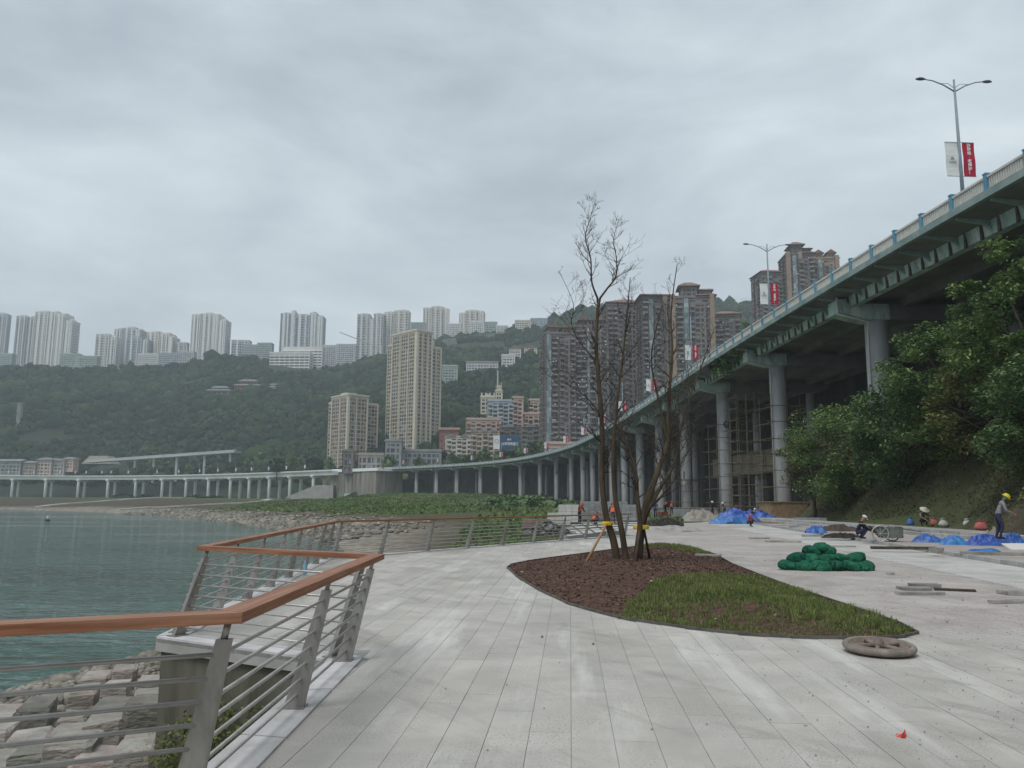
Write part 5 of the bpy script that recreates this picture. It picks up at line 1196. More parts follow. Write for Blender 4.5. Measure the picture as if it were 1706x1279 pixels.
# keep the buildings' feet free
vs, fs, lv, lf = [], [], [], []; cnt = 0
for i in range(len(x)):
    jit = 1 + r.normal(0, 0.16, len(IV0))[:, None]
    v = IV0 * jit * np.array([R_[i], R_[i], R_[i] * r.uniform(0.75, 1.15)]) + np.array([x[i], y[i], z[i] + R_[i] * 0.55])
    vs.append(v); fs.append(IF0 + cnt); cnt += len(IV0)
vs = np.vstack(vs); fs = np.vstack(fs)
m_far = mat('hill_crown_green', (0.008, 0.022, 0.013), (0.036, 0.064, 0.026), scale=0.018, detail=5, rough=1.0, coord='World', island=0.35, spec=0.05)
nn_, ll_ = m_far.node_tree.nodes, m_far.node_tree.links
wood = link('wooded_hill', np_mesh('wooded_hill', vs, fs, m_far)); tag(wood, 'dense green woodland covering the far hillside', 'woodland', kind='stuff')
k = 22
dirs = r.normal(0, 1, (len(x), k, 3)); dirs[:, :, 2] = np.abs(dirs[:, :, 2]) * 0.8 - 0.15; dirs /= np.linalg.norm(dirs, axis=2)[:, :, None]
cen = np.c_[x, y, z + R_ * 0.55][:, None, :] + dirs * (R_ * 1.02)[:, None, None] * r.uniform(0.85, 1.1, (len(x), k, 1))
lv, lf = leaf_cards(cen.reshape(-1, 3), 1.9, 1.3, seed=5, aspect=0.8)
o = link('foliage', np_mesh('foliage', lv, lf, m_leafD), wood); tag(o, kind='stuff')

# ------------------------------------------------------------------ single trees
def crown_points(rs, shape, n_cl, per, cl_r, flat=0.6):
    """leaf positions: clumps spread through an ellipsoid shell"""
    pts = []
    for _ in range(n_cl):
        d = rs.normal(0, 1, 3); d /= np.linalg.norm(d); rad = rs.uniform(0.45, 1.0) ** 0.6
        c = d * rad * np.array(shape); q = rs.normal(0, 1, (per, 3)); q /= np.linalg.norm(q, axis=1)[:, None]
        pts.append(c + q * (rs.uniform(0.25, 1.0, (per, 1)) ** 0.5) * cl_r * rs.uniform(0.7, 1.3) * np.array([1, 1, flat]))
    return np.vstack(pts)
def make_tree(loc, h, shape, label, seed, n_cl=70, per=130, leaf=0.28, cl_r=0.9, lm=None, name='tree', cat='tree', group=None, lean=(0, 0), core=0.5):
    rs = np.random.default_rng(seed); root = thing(name, loc, label, cat, group); top = np.array([lean[0], lean[1], h - shape[2]])
    mb = MB(); mb.tube([(0, 0, -0.5), (lean[0] * .3, lean[1] * .3, h * 0.3), tuple(top)], [0.055 * h * 0.45, 0.035 * h * 0.5, 0.02 * h * 0.4], 8)
    pts = crown_points(rs, shape, n_cl, per, cl_r) + top
    for _ in range(14):
        e = top + (pts[rs.integers(len(pts))] - top) * 0.85; s = np.array([0, 0, h * 0.25]) + (top - np.array([0, 0, h * 0.25])) * rs.uniform(0, 1)
        mb.tube([tuple(s), tuple((s + e) / 2 + rs.normal(0, 0.2, 3)), tuple(e)], [0.012 * h, 0.007 * h, 0.003 * h], 5)
    mb.build('trunk', m_bark, root, True)
    v, f = leaf_cards(pts, leaf, seed=seed + 1)
    if core:
        cv = IV2 * (1 + rs.normal(0, 0.14, (len(IV2), 1))) * np.array(shape) * core + top
    cr = link('crown', np_mesh('crown', v, f, lm or m_leafA), root)
    return root
# trees on the earth slope at right
def slope_tree(px, py_top, Y, shape, label, seed, **k):
    t = P(px, py_top, Y); gz = float(ground_h(np.array([t.x]), np.array([Y]))[0]); h = t.z - gz
    return make_tree((t.x, Y, gz - 0.2), h, shape, label, seed, **k)
slope_tree(1408, 652, 66, (5.0, 4.4, 4.6), 'leafy green tree at the left end of the earth slope before the columns', 101, n_cl=115, per=215, leaf=0.21, cl_r=1.2)
slope_tree(1350, 700, 70, (2.9, 2.8, 3.4), 'small bright green tree nearest the scaffolded column', 106, n_cl=40, per=175, leaf=0.21, cl_r=0.85, lm=m_leafE)
slope_tree(1590, 520, 50, (4.6, 4.0, 4.6), 'big leafy tree half hiding the nearest viaduct column', 102, n_cl=95, per=215, leaf=0.25, cl_r=0.95)
slope_tree(1500, 620, 57, (3.8, 3.4, 4.0), 'dark bushy tree between the two larger slope trees', 107, n_cl=85, per=200, leaf=0.26, cl_r=1.1, lm=m_leafB)
slope_tree(1700, 375, 42, (3.4, 3.6, 5.4), 'tall leafy tree cut off by the right edge of the picture', 103, n_cl=95, per=215, leaf=0.23, cl_r=0.85)
slope_tree(1650, 590, 45, (3.6, 3.2, 3.0), 'low spreading tree on the slope above the yellow-helmeted worker', 104, n_cl=62, per=185, leaf=0.21, cl_r=0.85, lm=m_leafE)
slope_tree(1740, 560, 38, (3.0, 3.0, 3.6), 'dark tree at the right edge low on the slope', 105, n_cl=70, per=200, leaf=0.21, cl_r=0.9, lm=m_leafB)
# weeds over the earth slope
r = np.random.default_rng(21); X_, Y_ = r.uniform(18, 42, 260000), r.uniform(14, 84, 260000)
s_ = seg_dist(X_, Y_, FOOT); keep = (s_ > 0.3) & (s_ < 9) & (vnoise(X_, Y_, 0.35, 77) + r.normal(0, 0.35, len(X_)) > -0.25)
X_, Y_ = X_[keep], Y_[keep]; Z_ = ground_h(X_, Y_)
v, f = leaf_cards(np.c_[X_, Y_, Z_ + r.uniform(0.01, 0.16, len(X_))], 0.15, 1.5, seed=8, aspect=0.3)
m_weed = leaf_mat('slope_weed', (0.055, 0.058, 0.028), (0.105, 0.10, 0.048), isl=0.45)
o = link('slope_weeds', np_mesh('slope_weeds', v, f, m_weed)); tag(o, 'dry green weeds covering the earth slope at right', 'weeds', kind='stuff')

X_, Y_ = r.uniform(18, 42, 260000), r.uniform(14, 84, 260000)
s_ = seg_dist(X_, Y_, FOOT); keep = (s_ > 1.5) & (s_ < 11) & (vnoise(X_, Y_, 0.5, 79) * 0.9 + (s_ - 5) * 0.12 + r.normal(0, 0.3, len(X_)) > 0.15); X_, Y_ = X_[keep], Y_[keep]; Z_ = ground_h(X_, Y_)
v, f = leaf_cards(np.c_[X_, Y_, Z_ + np.abs(r.normal(0, 0.22, len(X_)))], 0.17, 1.4, seed=28, aspect=0.45)
o = link('ground_cover', np_mesh('ground_cover', v, f, m_leafE)); tag(o, 'low green growth on the upper earth slope under the trees', 'ground cover', kind='stuff')
# trees behind the viaduct: a few crown shapes shared by many single trees
variants = []
for k, (shape, ncl, lm) in enumerate((((4.0, 4.0, 4.4), 40, m_leafB), ((5.2, 5.0, 4.2), 50, m_leafD), ((3.2, 3.2, 5.2), 36, m_leafA))):
    rs = np.random.default_rng(300 + k); top = np.array([0, 0, shape[2] + 2.2]); pts = crown_points(rs, shape, ncl, 40, 1.6) + top
    v, f = leaf_cards(pts, 1.0, seed=k, aspect=0.7); cv = IV2 * (1 + rs.normal(0, 0.1, (len(IV2), 1))) * np.array(shape) * 0.72 + top
    nv = len(v); tri = np.vstack([np.c_[f[:, [0, 1, 2]]], np.c_[f[:, [0, 2, 3]]], IF2 + nv])
    variants.append((np_mesh('crown', np.vstack([v, cv]), tri, lm), MB().tube([(0, 0, -3), (0.1, 0, 3), (0, 0.1, 6)], [0.35, 0.25, 0.12], 7).mesh('trunk', m_bark, True)))
tspots = [(436, 752, 640), (462, 765, 560), (486, 760, 580), (508, 756, 575), (526, 765, 560), (548, 768, 540), (612, 752, 560), (632, 757, 560), (648, 768, 500), (700, 765, 490), (735, 752, 520), (752, 762, 480), (770, 760, 480), (790, 758, 478), (808, 756, 470), (832, 755, 466), (850, 753, 460), (866, 748, 470), (878, 745, 455), (893, 740, 470), (905, 743, 440), (930, 752, 400), (955, 745, 395), (988, 730, 380), (1180, 560, 500), (1222, 520, 540), (1240, 540, 520), (1258, 548, 500)]
tspots = [(150, 785, 706), (190, 781, 696), (222, 783, 690), (252, 779, 685), (284, 780, 680), (318, 777, 672), (352, 775, 665), (384, 771, 655), (412, 768, 645)] + tspots
lab_near = {0: 'at the left of the shorter beige block', 6: 'right of the shorter beige block'}
for k, (px, py, Y) in enumerate(tspots):
    t = P(px, py, Y); sc = random.uniform(0.85, 1.25); cm, tm_ = variants[k % 3]
    ro = thing('tree', (t.x, Y, t.z - 9.5 * sc), 'green roadside tree behind the viaduct, number %s of the row counted from the left' % ('thirty-' + ORD[k - 30] if k > 29 else ('thirtieth' if k == 29 else ('twenty-' + ORD[k - 20] if k > 19 else ORD[k]))), 'tree', 'roadside trees behind the viaduct', random.uniform(0, 6)); ro.scale = (sc,) * 3
    link('crown', cm, ro); link('trunk', tm_, ro)
# trees on the skyline at the right
for k, (px, py) in enumerate(((1208, 508), (1250, 516), (1264, 520))):
    t = P(px, py - 4, 1180); ro = thing('tree', (t.x, t.y, t.z - 13), 'lone skyline tree right of the brown towers, %s from the left' % ORD[k], 'tree', 'skyline trees right of the brown towers'); ro.scale = (1.3,) * 3
    link('crown', variants[k % 3][0], ro); link('trunk', variants[k % 3][1], ro)
# bushes on the far bank
def bush(px, py_base, Y, w, h, label, seed, lm, group='bushes on the far bank'):
    t = P(px, py_base, Y); gz = float(ground_h(np.array([t.x]), np.array([Y]))[0]); rs = np.random.default_rng(seed)
    ro = thing('bush', (t.x, Y, gz), label, 'bush', group); pts = crown_points(rs, (w / 2, w / 3, h * 0.7), 26, 60, w * 0.13); pts = pts[pts[:, 2] > -0.3]
    v, f = leaf_cards(pts, max(0.35, w * 0.06), seed=seed, aspect=0.6); cv = IV2 * np.array([w / 2, w / 3, h * 0.7]) * 0.75 * (1 + rs.normal(0, 0.1, (len(IV2), 1))); nv = len(v)
    link('foliage', np_mesh('foliage', np.vstack([v, cv]), np.vstack([f[:, [0, 1, 2]], f[:, [0, 2, 3]], IF2 + nv]), lm), ro)
    MB().tube([(0, 0, -0.3), (0, 0, h * 0.6)], 0.12, 5).build('stem', m_bark, ro)
for k, (px, py, Y, w, h) in enumerate(((828, 842, 225, 14, 3.2), (856, 842, 215, 16, 4.0), (885, 842, 200, 15, 4.2), (912, 842, 185, 14, 4.0), (936, 843, 170, 11, 2.8))):
    bush(px, py, Y, w, h, 'dark green bush on the far grass bank, %s from the left before the columns' % ORD[k], 400 + k, m_leafB)
for k, (px, py, Y, w, h) in enumerate(((205, 827, 560, 16, 4), (245, 826, 550, 14, 3.4), (330, 826, 520, 14, 3.4), (355, 826, 505, 12, 3))):
    bush(px, py, Y, w, h, 'low bush under the white bridge, %s from the left' % ORD[k], 420 + k, m_leafD, 'bushes under the white bridge')
# creeper hanging from the viaduct beside the third column
cc, _, pp, nn = COLS[3]
r = np.random.default_rng(31); q = EDGE[np.argmin(np.linalg.norm(EDGE - pp, axis=1)) + 2]
pts = []
for _ in range(46):
    s0 = r.uniform(-7, 7); dn = r.uniform(0.8, 3.4) * (1 - abs(s0) / 9)
    tt = np.array([FT[stations[3]][0], FT[stations[3]][1]]); b0 = q + tt * s0 + nn * r.uniform(0.1, 2.6)
    for j in range(22): pts.append((b0[0] + r.normal(0, .25), b0[1] + r.normal(0, .25), Z_SLABB + 0.1 - dn * r.uniform(0, 1)))
v, f = leaf_cards(pts, 0.38, 1.2, seed=3, aspect=0.7); o = link('hanging_creeper', np_mesh('hanging_creeper', v, f, m_leafB)); tag(o, 'green creeper hanging from the viaduct edge beside a column', 'creeper')
# vines on the mossy wall under the near railing
r = np.random.default_rng(37); pts = []
ws, we = BASE[2], BASE[3]; we2 = BASE[1]
for _ in range(8000):
    f_ = r.uniform(0.1, 0.98); p = Vector(ws).lerp(we, f_); n2 = seg_in(2); zz = -0.5 - 2.2 * r.uniform(0, 1) ** 0.8
    p = p - n2 * (0.12 + abs(r.normal(0, 0.22))); 
    if vnoise(np.array([f_ * 9]), np.array([zz * 3]), 1.0, 3)[0] > -0.15: pts.append((p.x, p.y, zz))
for _ in range(5000):
    f_ = r.uniform(0.0, 0.9); p = Vector(we2).lerp(ws, f_); n2 = seg_in(1); zz = -0.7 - 1.8 * r.uniform(0, 1); p = p - n2 * (0.12 + abs(r.normal(0, 0.25)))
    if vnoise(np.array([f_ * 9]), np.array([zz * 3]), 1.0, 5)[0] > 0.1: pts.append((p.x, p.y, zz))
v, f = leaf_cards(pts, 0.042, 1.4, seed=4, aspect=0.8); o = link('wall_vine', np_mesh('wall_vine', v, f, leaf_mat('vine_yellow_green', (0.10, 0.13, 0.03), (0.2, 0.22, 0.06), isl=0.45))); tag(o, 'yellow-green vine climbing the mossy wall below the near railing', 'vine')

# ------------------------------------------------------------------ the air
hz = MB().box((0, 700, 150), (4600, 3400, 322)); m_haze = bpy.data.materials.new('thin_haze'); m_haze.use_nodes = True
n, l = m_haze.node_tree.nodes, m_haze.node_tree.links; n.remove(n['Principled BSDF'])
pv = n.new('ShaderNodeVolumePrincipled'); pv.inputs['Color'].default_value = (0.80, 0.88, 0.95, 1); pv.inputs['Density'].default_value = 0.00025; pv.inputs['Anisotropy'].default_value = 0.0
l.new(pv.outputs['Volume'], n['Material Output'].inputs['Volume'])
o = hz.build('haze', m_haze); tag(o, 'thin grey-blue haze in the air over the river', 'haze', kind='stuff')
# rough grass on the far bank
r = np.random.default_rng(41); X_ = np.concatenate([r.uniform(-110, 40, 60000), r.uniform(-28, 8, 16000)]); Y_ = np.concatenate([r.uniform(95, 420, 60000), r.uniform(34, 110, 16000)])
w_ = surf_weights(X_, Y_); keep = (w_[:, 0] > 0.45) & (w_[:, 1] < 0.4) & (seg_dist(X_, Y_, EDGE[::4]) < -2) & ~inside_v(X_, Y_, deck_poly); X_, Y_ = X_[keep], Y_[keep]; Z_ = ground_h(X_, Y_)
v, f = leaf_cards(np.c_[X_, Y_, Z_ + r.uniform(0.02, 0.32, len(X_)) * (0.4 + 0.6 * sstep(60, 140, Y_))], 0.25 + 0.6 * sstep(50, 180, Y_), 1.5, seed=18, aspect=0.45)
m_bankg = mat('bank_grass', (0.045, 0.10, 0.025), (0.14, 0.20, 0.06), scale=0.05, detail=5, rough=0.9, coord='World', island=0.4, trans=0.2, c3=(0.15, 0.13, 0.07), c3scale=0.04, c3amt=0.8)
o = link('bank_grass', np_mesh('bank_grass', v, f, m_bankg)); tag(o, 'rough green grass on the far river bank', 'grass', kind='stuff')
# ================================================================== planting bed with the bare tree
def hit(px, py, ymax=900):
    """where the line of sight through a photo point meets the built ground"""
    d = ray(px, py); d = d / d[1]; Y = np.linspace(6, ymax, 9000); X = d[0] * Y; Z = EYE + d[2] * Y; g = ground_h(X, Y); k = np.argmax(Z < g)
    return Vector((X[k], Y[k], g[k])) if (Z < g).any() else Vector((X[-1], Y[-1], g[-1]))
m_soil = mat('red_brown_mulch', (0.055, 0.030, 0.021), (0.13, 0.076, 0.055), scale=7, rough=1.0, bump=1.0, bscale=22, coord='World', bdist=0.05)
m_chip = mat('bark_chip', (0.06, 0.033, 0.023), (0.155, 0.092, 0.068), scale=4, rough=1.0, coord='World', island=0.5)
PA = np.array(PLANTER)
def bed_h(x, y):
    cl = PLANTER + [PLANTER[0]]; d = np.abs(seg_dist(x, y, cl)); return 0.012 + 0.20 * sstep(0.0, 2.6, d) + 0.025 * vnoise(x, y, 3.0, 4) * sstep(0, 0.4, d)
bed = MB(); bed.prism(PLANTER, -0.02, 0.010)
gx_ = np.arange(PA[:, 0].min(), PA[:, 0].max(), 0.12); gy_ = np.arange(PA[:, 1].min(), PA[:, 1].max(), 0.12); BX, BY = np.meshgrid(gx_, gy_)
ins = inside_v(BX, BY, PLANTER); BZ_ = bed_h(BX, BY); idx = -np.ones(BX.shape, int); idx[ins] = np.arange(ins.sum())
base_n = len(bed.v); bed.v += [tuple(p) for p in np.c_[BX[ins], BY[ins], BZ_[ins]]]
q = np.stack([idx[:-1, :-1], idx[:-1, 1:], idx[1:, 1:], idx[1:, :-1]], -1).reshape(-1, 4); q = q[(q >= 0).all(1)] + base_n
bed.f += [tuple(int(a) for a in f) for f in q]; bed.m += [0] * len(q)
bedroot = thing('planting_bed', (0, 0, 0), 'pointed planting bed of red-brown mulch around the bare tree', 'planting bed')
bed.build('soil', m_soil, bedroot, True)
eb = MB(); n = len(PLANTER)
for i in range(n):
    a, b = Vector((*PLANTER[i], 0.012)), Vector((*PLANTER[(i + 1) % n], 0.012)); eb.span(a, b, 0.025, 0.05)
eb.build('edging', mat('dark_steel_edging', (0.07, 0.068, 0.062), (0.13, 0.12, 0.11), scale=5, rough=0.8), bedroot)
r = np.random.default_rng(51)
def scatter(poly, n, seed):
    rs = np.random.default_rng(seed); A = np.array(poly); x = rs.uniform(A[:, 0].min(), A[:, 0].max(), n); y = rs.uniform(A[:, 1].min(), A[:, 1].max(), n); k = inside_v(x, y, poly); return x[k], y[k]
grass_px = [(1033, 1031), (1046, 1012), (1095, 987), (1150, 971), (1200, 963), (1262, 962), (1320, 981), (1380, 1001), (1440, 1021), (1500, 1042), (1527, 1056), (1500, 1062), (1420, 1064), (1340, 1063), (1260, 1059), (1180, 1051), (1100, 1040)]
GRASS = [tuple(G(x, y)[:2]) for x, y in grass_px]; GRASS2 = [tuple(G(x, y)[:2]) for x, y in [(1062, 909), (1085, 908), (1110, 907.5), (1150, 911.5), (1190, 924), (1172, 926), (1130, 919), (1090, 914)]]
x, y = scatter(PLANTER, 30000, 1); k = ~inside_v(x, y, GRASS); x, y = x[k], y[k]
v, f = leaf_cards(np.c_[x, y, bed_h(x, y) + 0.010], 0.05, 0.8, seed=2, aspect=0.5)
o = link('bark_chips', np_mesh('bark_chips', v, f, m_chip), bedroot); tag(o, kind='stuff')
x, y = scatter(PLANTER, 260, 6); v, f = leaf_cards(np.c_[x, y, bed_h(x, y) + 0.02], 0.06, 0.5, seed=9, aspect=0.7); o = link('fallen_leaves', np_mesh('fallen_leaves', v, f, mat('pale_dead_leaf', (0.30, 0.26, 0.19), rough=0.9, island=0.3)), bedroot); tag(o, kind='stuff')
def grass_mesh(name, poly, ntuft, per, hgt, seed, m):
    rs = np.random.default_rng(seed); x, y = scatter(poly, ntuft, seed); nt = len(x)
    keep = vnoise(x, y, 2.2, 8) + rs.normal(0, 0.45, nt) > -0.8; x, y = x[keep], y[keep]; nt = len(x)
    h = hgt * rs.uniform(0.55, 1.25, nt) * (0.9 + 0.45 * vnoise(x, y, 1.6, 12))
    bx = np.repeat(x, per) + rs.normal(0, 0.030, nt * per); by = np.repeat(y, per) + rs.normal(0, 0.030, nt * per); bz = bed_h(bx, by) - 0.01
    a = rs.uniform(0, 6.283, nt * per); ln = np.abs(rs.normal(0, 0.62, nt * per)); hh = np.repeat(h, per) * rs.uniform(0.6, 1.1, nt * per)
    w = rs.uniform(0.0035, 0.0065, nt * per); dx, dy = np.cos(a), np.sin(a); sx, sy = -dy * w, dx * w
    b0 = np.c_[bx - sx, by - sy, bz]; b1 = np.c_[bx + sx, by + sy, bz]
    mx, my, mz = bx + dx * ln * hh * 0.35, by + dy * ln * hh * 0.35, bz + hh * 0.6
    m0 = np.c_[mx - sx * .8, my - sy * .8, mz]; m1 = np.c_[mx + sx * .8, my + sy * .8, mz]; t = np.c_[bx + dx * ln * hh, by + dy * ln * hh, bz + hh * (1 - 0.25 * ln)]
    v = np.stack([b0, b1, m1, m0, t], 1).reshape(-1, 3); k = np.arange(nt * per)[:, None] * 5
    tri = np.vstack([k + np.array([[0, 1, 2]]), k + np.array([[0, 2, 3]]), k + np.array([[3, 2, 4]])])
    return np_mesh(name, v, tri, m)
m_grass = mat('young_grass', (0.105, 0.15, 0.04), (0.20, 0.24, 0.08), scale=1.8, rough=0.7, coord='World', island=0.4, trans=0.3)
o = link('grass', grass_mesh('grass', GRASS, 5200, 9, 0.10, 61, m_grass)); tag(o, 'young green grass tufts in the front of the planting bed', 'grass', kind='stuff')
o = link('grass', grass_mesh('grass', GRASS2, 2200, 9, 0.11, 62, m_grass)); tag(o, 'strip of young grass at the far end of the planting bed', 'grass', kind='stuff')

# ------------------------------------------------------------------ bare multi-stemmed tree
TB = G(1052, 946); YT = TB.y
m_stem = mat('brown_mossy_bark', (0.045, 0.033, 0.025), (0.105, 0.075, 0.05), scale=6, stretch=(1, 1, 0.25), rough=0.95, bump=0.5, bscale=25, c3=(0.095, 0.085, 0.04), c3scale=1.5, c3amt=0.6, coord='World')
m_twig = mat('dark_twig', (0.05, 0.04, 0.034), (0.085, 0.066, 0.054), scale=3, rough=0.95, coord='World')
tree = thing('bare_tree', TB, 'tall leafless tree with several leaning stems in the planting bed', 'tree'); T0 = Vector(TB)
stems = [
    ([(1030, 946, 0.1), (1022, 900, 0.05), (1010, 860, 0), (1003, 800, 0), (1003, 720, 0), (998, 640, 0), (993, 575, 0), (997, 498, 0)], (0.125, 0.045)),
    ([(997, 500, 0), (1012, 480, 0.1), (1026, 460, 0.1), (1027, 430, 0), (1022, 400, -0.1), (1031, 365, -0.1)], (0.038, 0.006)),
    ([(997, 500, 0), (986, 470, -0.1), (984, 430, -0.1), (975, 395, 0), (983, 365, 0), (992, 332, 0)], (0.036, 0.005)),
    ([(1045, 946, -0.15), (1036, 885, -0.2), (1024, 820, -0.3), (1022, 745, -0.4), (1028, 670, -0.5), (1038, 590, -0.5), (1045, 520, -0.6), (1050, 462, -0.6)], (0.105, 0.010)),
    ([(1062, 946, 0.1), (1067, 890, 0.2), (1078, 835, 0.3), (1096, 785, 0.4), (1112, 735, 0.5), (1114, 670, 0.5), (1120, 590, 0.5), (1118, 520, 0.6), (1128, 440, 0.6)], (0.15, 0.010)),
    ([(1056, 946, -0.1), (1066, 880, -0.2), (1062, 830, -0.3), (1058, 780, -0.4), (1040, 730, -0.5), (1030, 700, -0.5)], (0.10, 0.02)),
    ([(1072, 862, 0.2), (1100, 812, 0.4), (1124, 770, 0.6), (1132, 725, 0.7), (1150, 660, 0.8), (1172, 600, 0.8), (1190, 545, 0.9)], (0.075, 0.008)),
    ([(1078, 850, 0.1), (1106, 822, -0.3), (1128, 790, -0.4), (1140, 760, -0.5), (1160, 740, -0.5)], (0.045, 0.006)),
    ([(1112, 735, 0.5), (1098, 670, 0.4), (1085, 600, 0.3), (1095, 540, 0.3), (1106, 500, 0.2)], (0.05, 0.008)),
    ([(993, 600, 0), (970, 575, 0.2), (952, 540, 0.3), (955, 505, 0.3), (933, 455, 0.3)], (0.03, 0.005)),
    ([(1001, 690, 0), (975, 660, -0.2), (945, 640, -0.3), (912, 625, -0.4)], (0.026, 0.004)),
]
rs = random.Random(99)
def polyline(pts): return [P(px, py, YT + dy) - T0 for px, py, dy in pts]
def subdiv(pts, m=3):
    """Catmull-Rom refinement"""
    out = []; k = len(pts)
    for i in range(k - 1):
        p0, p1, p2, p3 = pts[max(i - 1, 0)], pts[i], pts[i + 1], pts[min(i + 2, k - 1)]
        for j in range(m):
            t = j / m; out.append(0.5 * ((2 * p1) + (p2 - p0) * t + (2 * p0 - 5 * p1 + 4 * p2 - p3) * t * t + (3 * p1 - p0 - 3 * p2 + p3) * t ** 3))
    return out + [pts[-1]]
br2, br3 = MB(), MB(); leaf_pts = []
def grow(mb, p, d, L, r0, lvl):
    n = 5 + int(L * 3); pts = [p.copy()]; d = d.normalized()
    for i in range(n):
        d = (d + Vector((rs.gauss(0, 0.11), rs.gauss(0, 0.11), rs.gauss(0.05, 0.08)))).normalized(); pts.append(pts[-1] + d * (L / n))
    rad = [max(0.0028, r0 * (1 - 0.85 * i / n)) for i in range(n + 1)]
    (br2 if lvl == 1 else br3).tube(pts, rad, 5 if lvl == 1 else 3, caps=False)
    if lvl < 3:
        for _ in range(rs.randint(3, 5) if lvl == 1 else rs.randint(2, 3)):
            i = rs.randint(2, n); tdir = (pts[i] - pts[i - 1]).normalized(); ax = Vector((rs.gauss(0, 1), rs.gauss(0, 1), rs.gauss(0.25, 0.6))).normalized()
            grow(mb, pts[i], tdir * 0.75 + ax * 0.75, L * rs.uniform(0.35, 0.6), max(0.0035, r0 * 0.5), lvl + 1)
    elif rs.random() < 0.12: leaf_pts.append(pts[-1])
for k, (pl_, (r0, r1)) in enumerate(stems):
    pts = subdiv(polyline(pl_), 4); n = len(pts); rad = [0.86 * (r0 + (r1 - r0) * (i / (n - 1)) ** 0.8) for i in range(n)]
    mb = MB(); mb.tube([Vector((p.x, p.y, p.z - (0.15 if i == 0 else 0))) for i, p in enumerate(pts)], rad, 10 if r0 > 0.04 else 7)
    mb.build('stem' if r0 > 0.06 else 'bough', m_stem if r0 > 0.04 else m_twig, tree, True)
    lo = 0.42 if r0 > 0.09 else 0.22
    nb_ = 25 if n > 20 else 14
    for j in range(nb_):
        f_ = lo + (1 - lo) * (j + rs.random()) / nb_; i = min(n - 2, int(f_ * (n - 1))); tdir = (pts[i + 1] - pts[i]).normalized(); a_ = rs.uniform(0, 6.28)
        out = Vector((math.cos(a_), math.sin(a_), rs.uniform(0.0, 0.5)))
        grow(None, pts[i], tdir * 0.55 + out * 0.8, rs.uniform(0.6, 1.6) * (1.15 - 0.8 * f_) * (0.6 if k in (1, 2) else 1.0), min(0.020, rad[i] * 0.55), 1)
br2.build('branches', m_twig, tree); o = br3.build('twigs', m_twig, tree); tag(o, kind='stuff'); tag(tree.children[-2], kind='stuff')
v, f = leaf_cards(leaf_pts, 0.05, 1.4, seed=3); o = link('last_leaves', np_mesh('last_leaves', v, f, m_grass), tree); tag(o, kind='stuff')
m_strap = mat('yellow_strap', (0.62, 0.42, 0.02), (0.70, 0.5, 0.04), scale=5, rough=0.6); m_bamb = mat('tan_bamboo', (0.30, 0.17, 0.085), (0.40, 0.25, 0.13), scale=6, stretch=(1, 1, 3), rough=0.7)
def strap(px, py, rad):
    c = P(px, py, YT) - T0; MB().lathe([(rad, -0.05), (rad + .012, -0.03), (rad + .012, 0.03), (rad, 0.05)], 14, c).build('strap', m_strap, tree)
strap(1012, 872, 0.125); strap(1068, 878, 0.19)
for k, (a, b, lab, mm) in enumerate((((1011, 872, -.12), (975, 950, -.55), 'tan bamboo prop leaning on the left stem of the bare tree', m_bamb), ((1066, 878, -.18), (1058, 950, -.75), 'thin dark prop standing in front of the bare tree', m_stem), ((1072, 876, .1), (1083, 938, .5), 'dark prop leaning on the right stem of the bare tree', m_stem))):
    p, q = P(a[0], a[1], YT + a[2]), P(b[0], b[1], YT + b[2]); q.z = float(bed_h(np.array([q.x]), np.array([q.y]))[0]) - 0.05
    o = MB().tube([Vector((0, 0, 0)), p - q], [0.034, 0.028], 8).build('tree_prop', mm, None, True); o.location = q; tag(o, lab, 'prop', 'props of the bare tree')

# ------------------------------------------------------------------ cast cart wheel lying on the paving
c = G(1465, 1088); w = thing('cart_wheel', (c.x, c.y, 0.0), 'worn cart wheel with five spokes lying flat on the granite paving', 'wheel', rz=0.4); w.rotation_euler = (R(2.5), R(-1.5), 0.4)
m_whl = mat('dusty_rubber', (0.15, 0.13, 0.11), (0.25, 0.215, 0.185), scale=6, rough=0.95, bump=0.3, c3=(0.33, 0.29, 0.25), c3scale=3, c3amt=0.6); m_whm = mat('dusty_iron', (0.16, 0.125, 0.105), (0.25, 0.205, 0.175), scale=8, rough=0.85)
def ring_tube(Rr, rr, z, n=40, m=10):
    return MB().tube([(Rr * math.cos(2 * math.pi * i / n), Rr * math.sin(2 * math.pi * i / n), z) for i in range(n + 1)], rr, m, caps=False)
ring_tube(0.345, 0.038, 0.075).build('tyre', m_whl, w, True); MB().lathe([(0.315, 0.03), (0.315, 0.115), (0.29, 0.115), (0.29, 0.03)], 36).build('rim', m_whm, w, True)
hub = MB().lathe([(0.055, 0.02), (0.055, 0.13), (0.03, 0.15), (0.03, 0.16)], 14).build('hub', m_whm, w, True)
for i in range(5):
    a = i * 2 * math.pi / 5; MB().tube([(0.05 * math.cos(a), 0.05 * math.sin(a), 0.085), (0.30 * math.cos(a), 0.30 * math.sin(a), 0.075)], [0.026, 0.02], 8).build('spoke', m_whm, w, True)

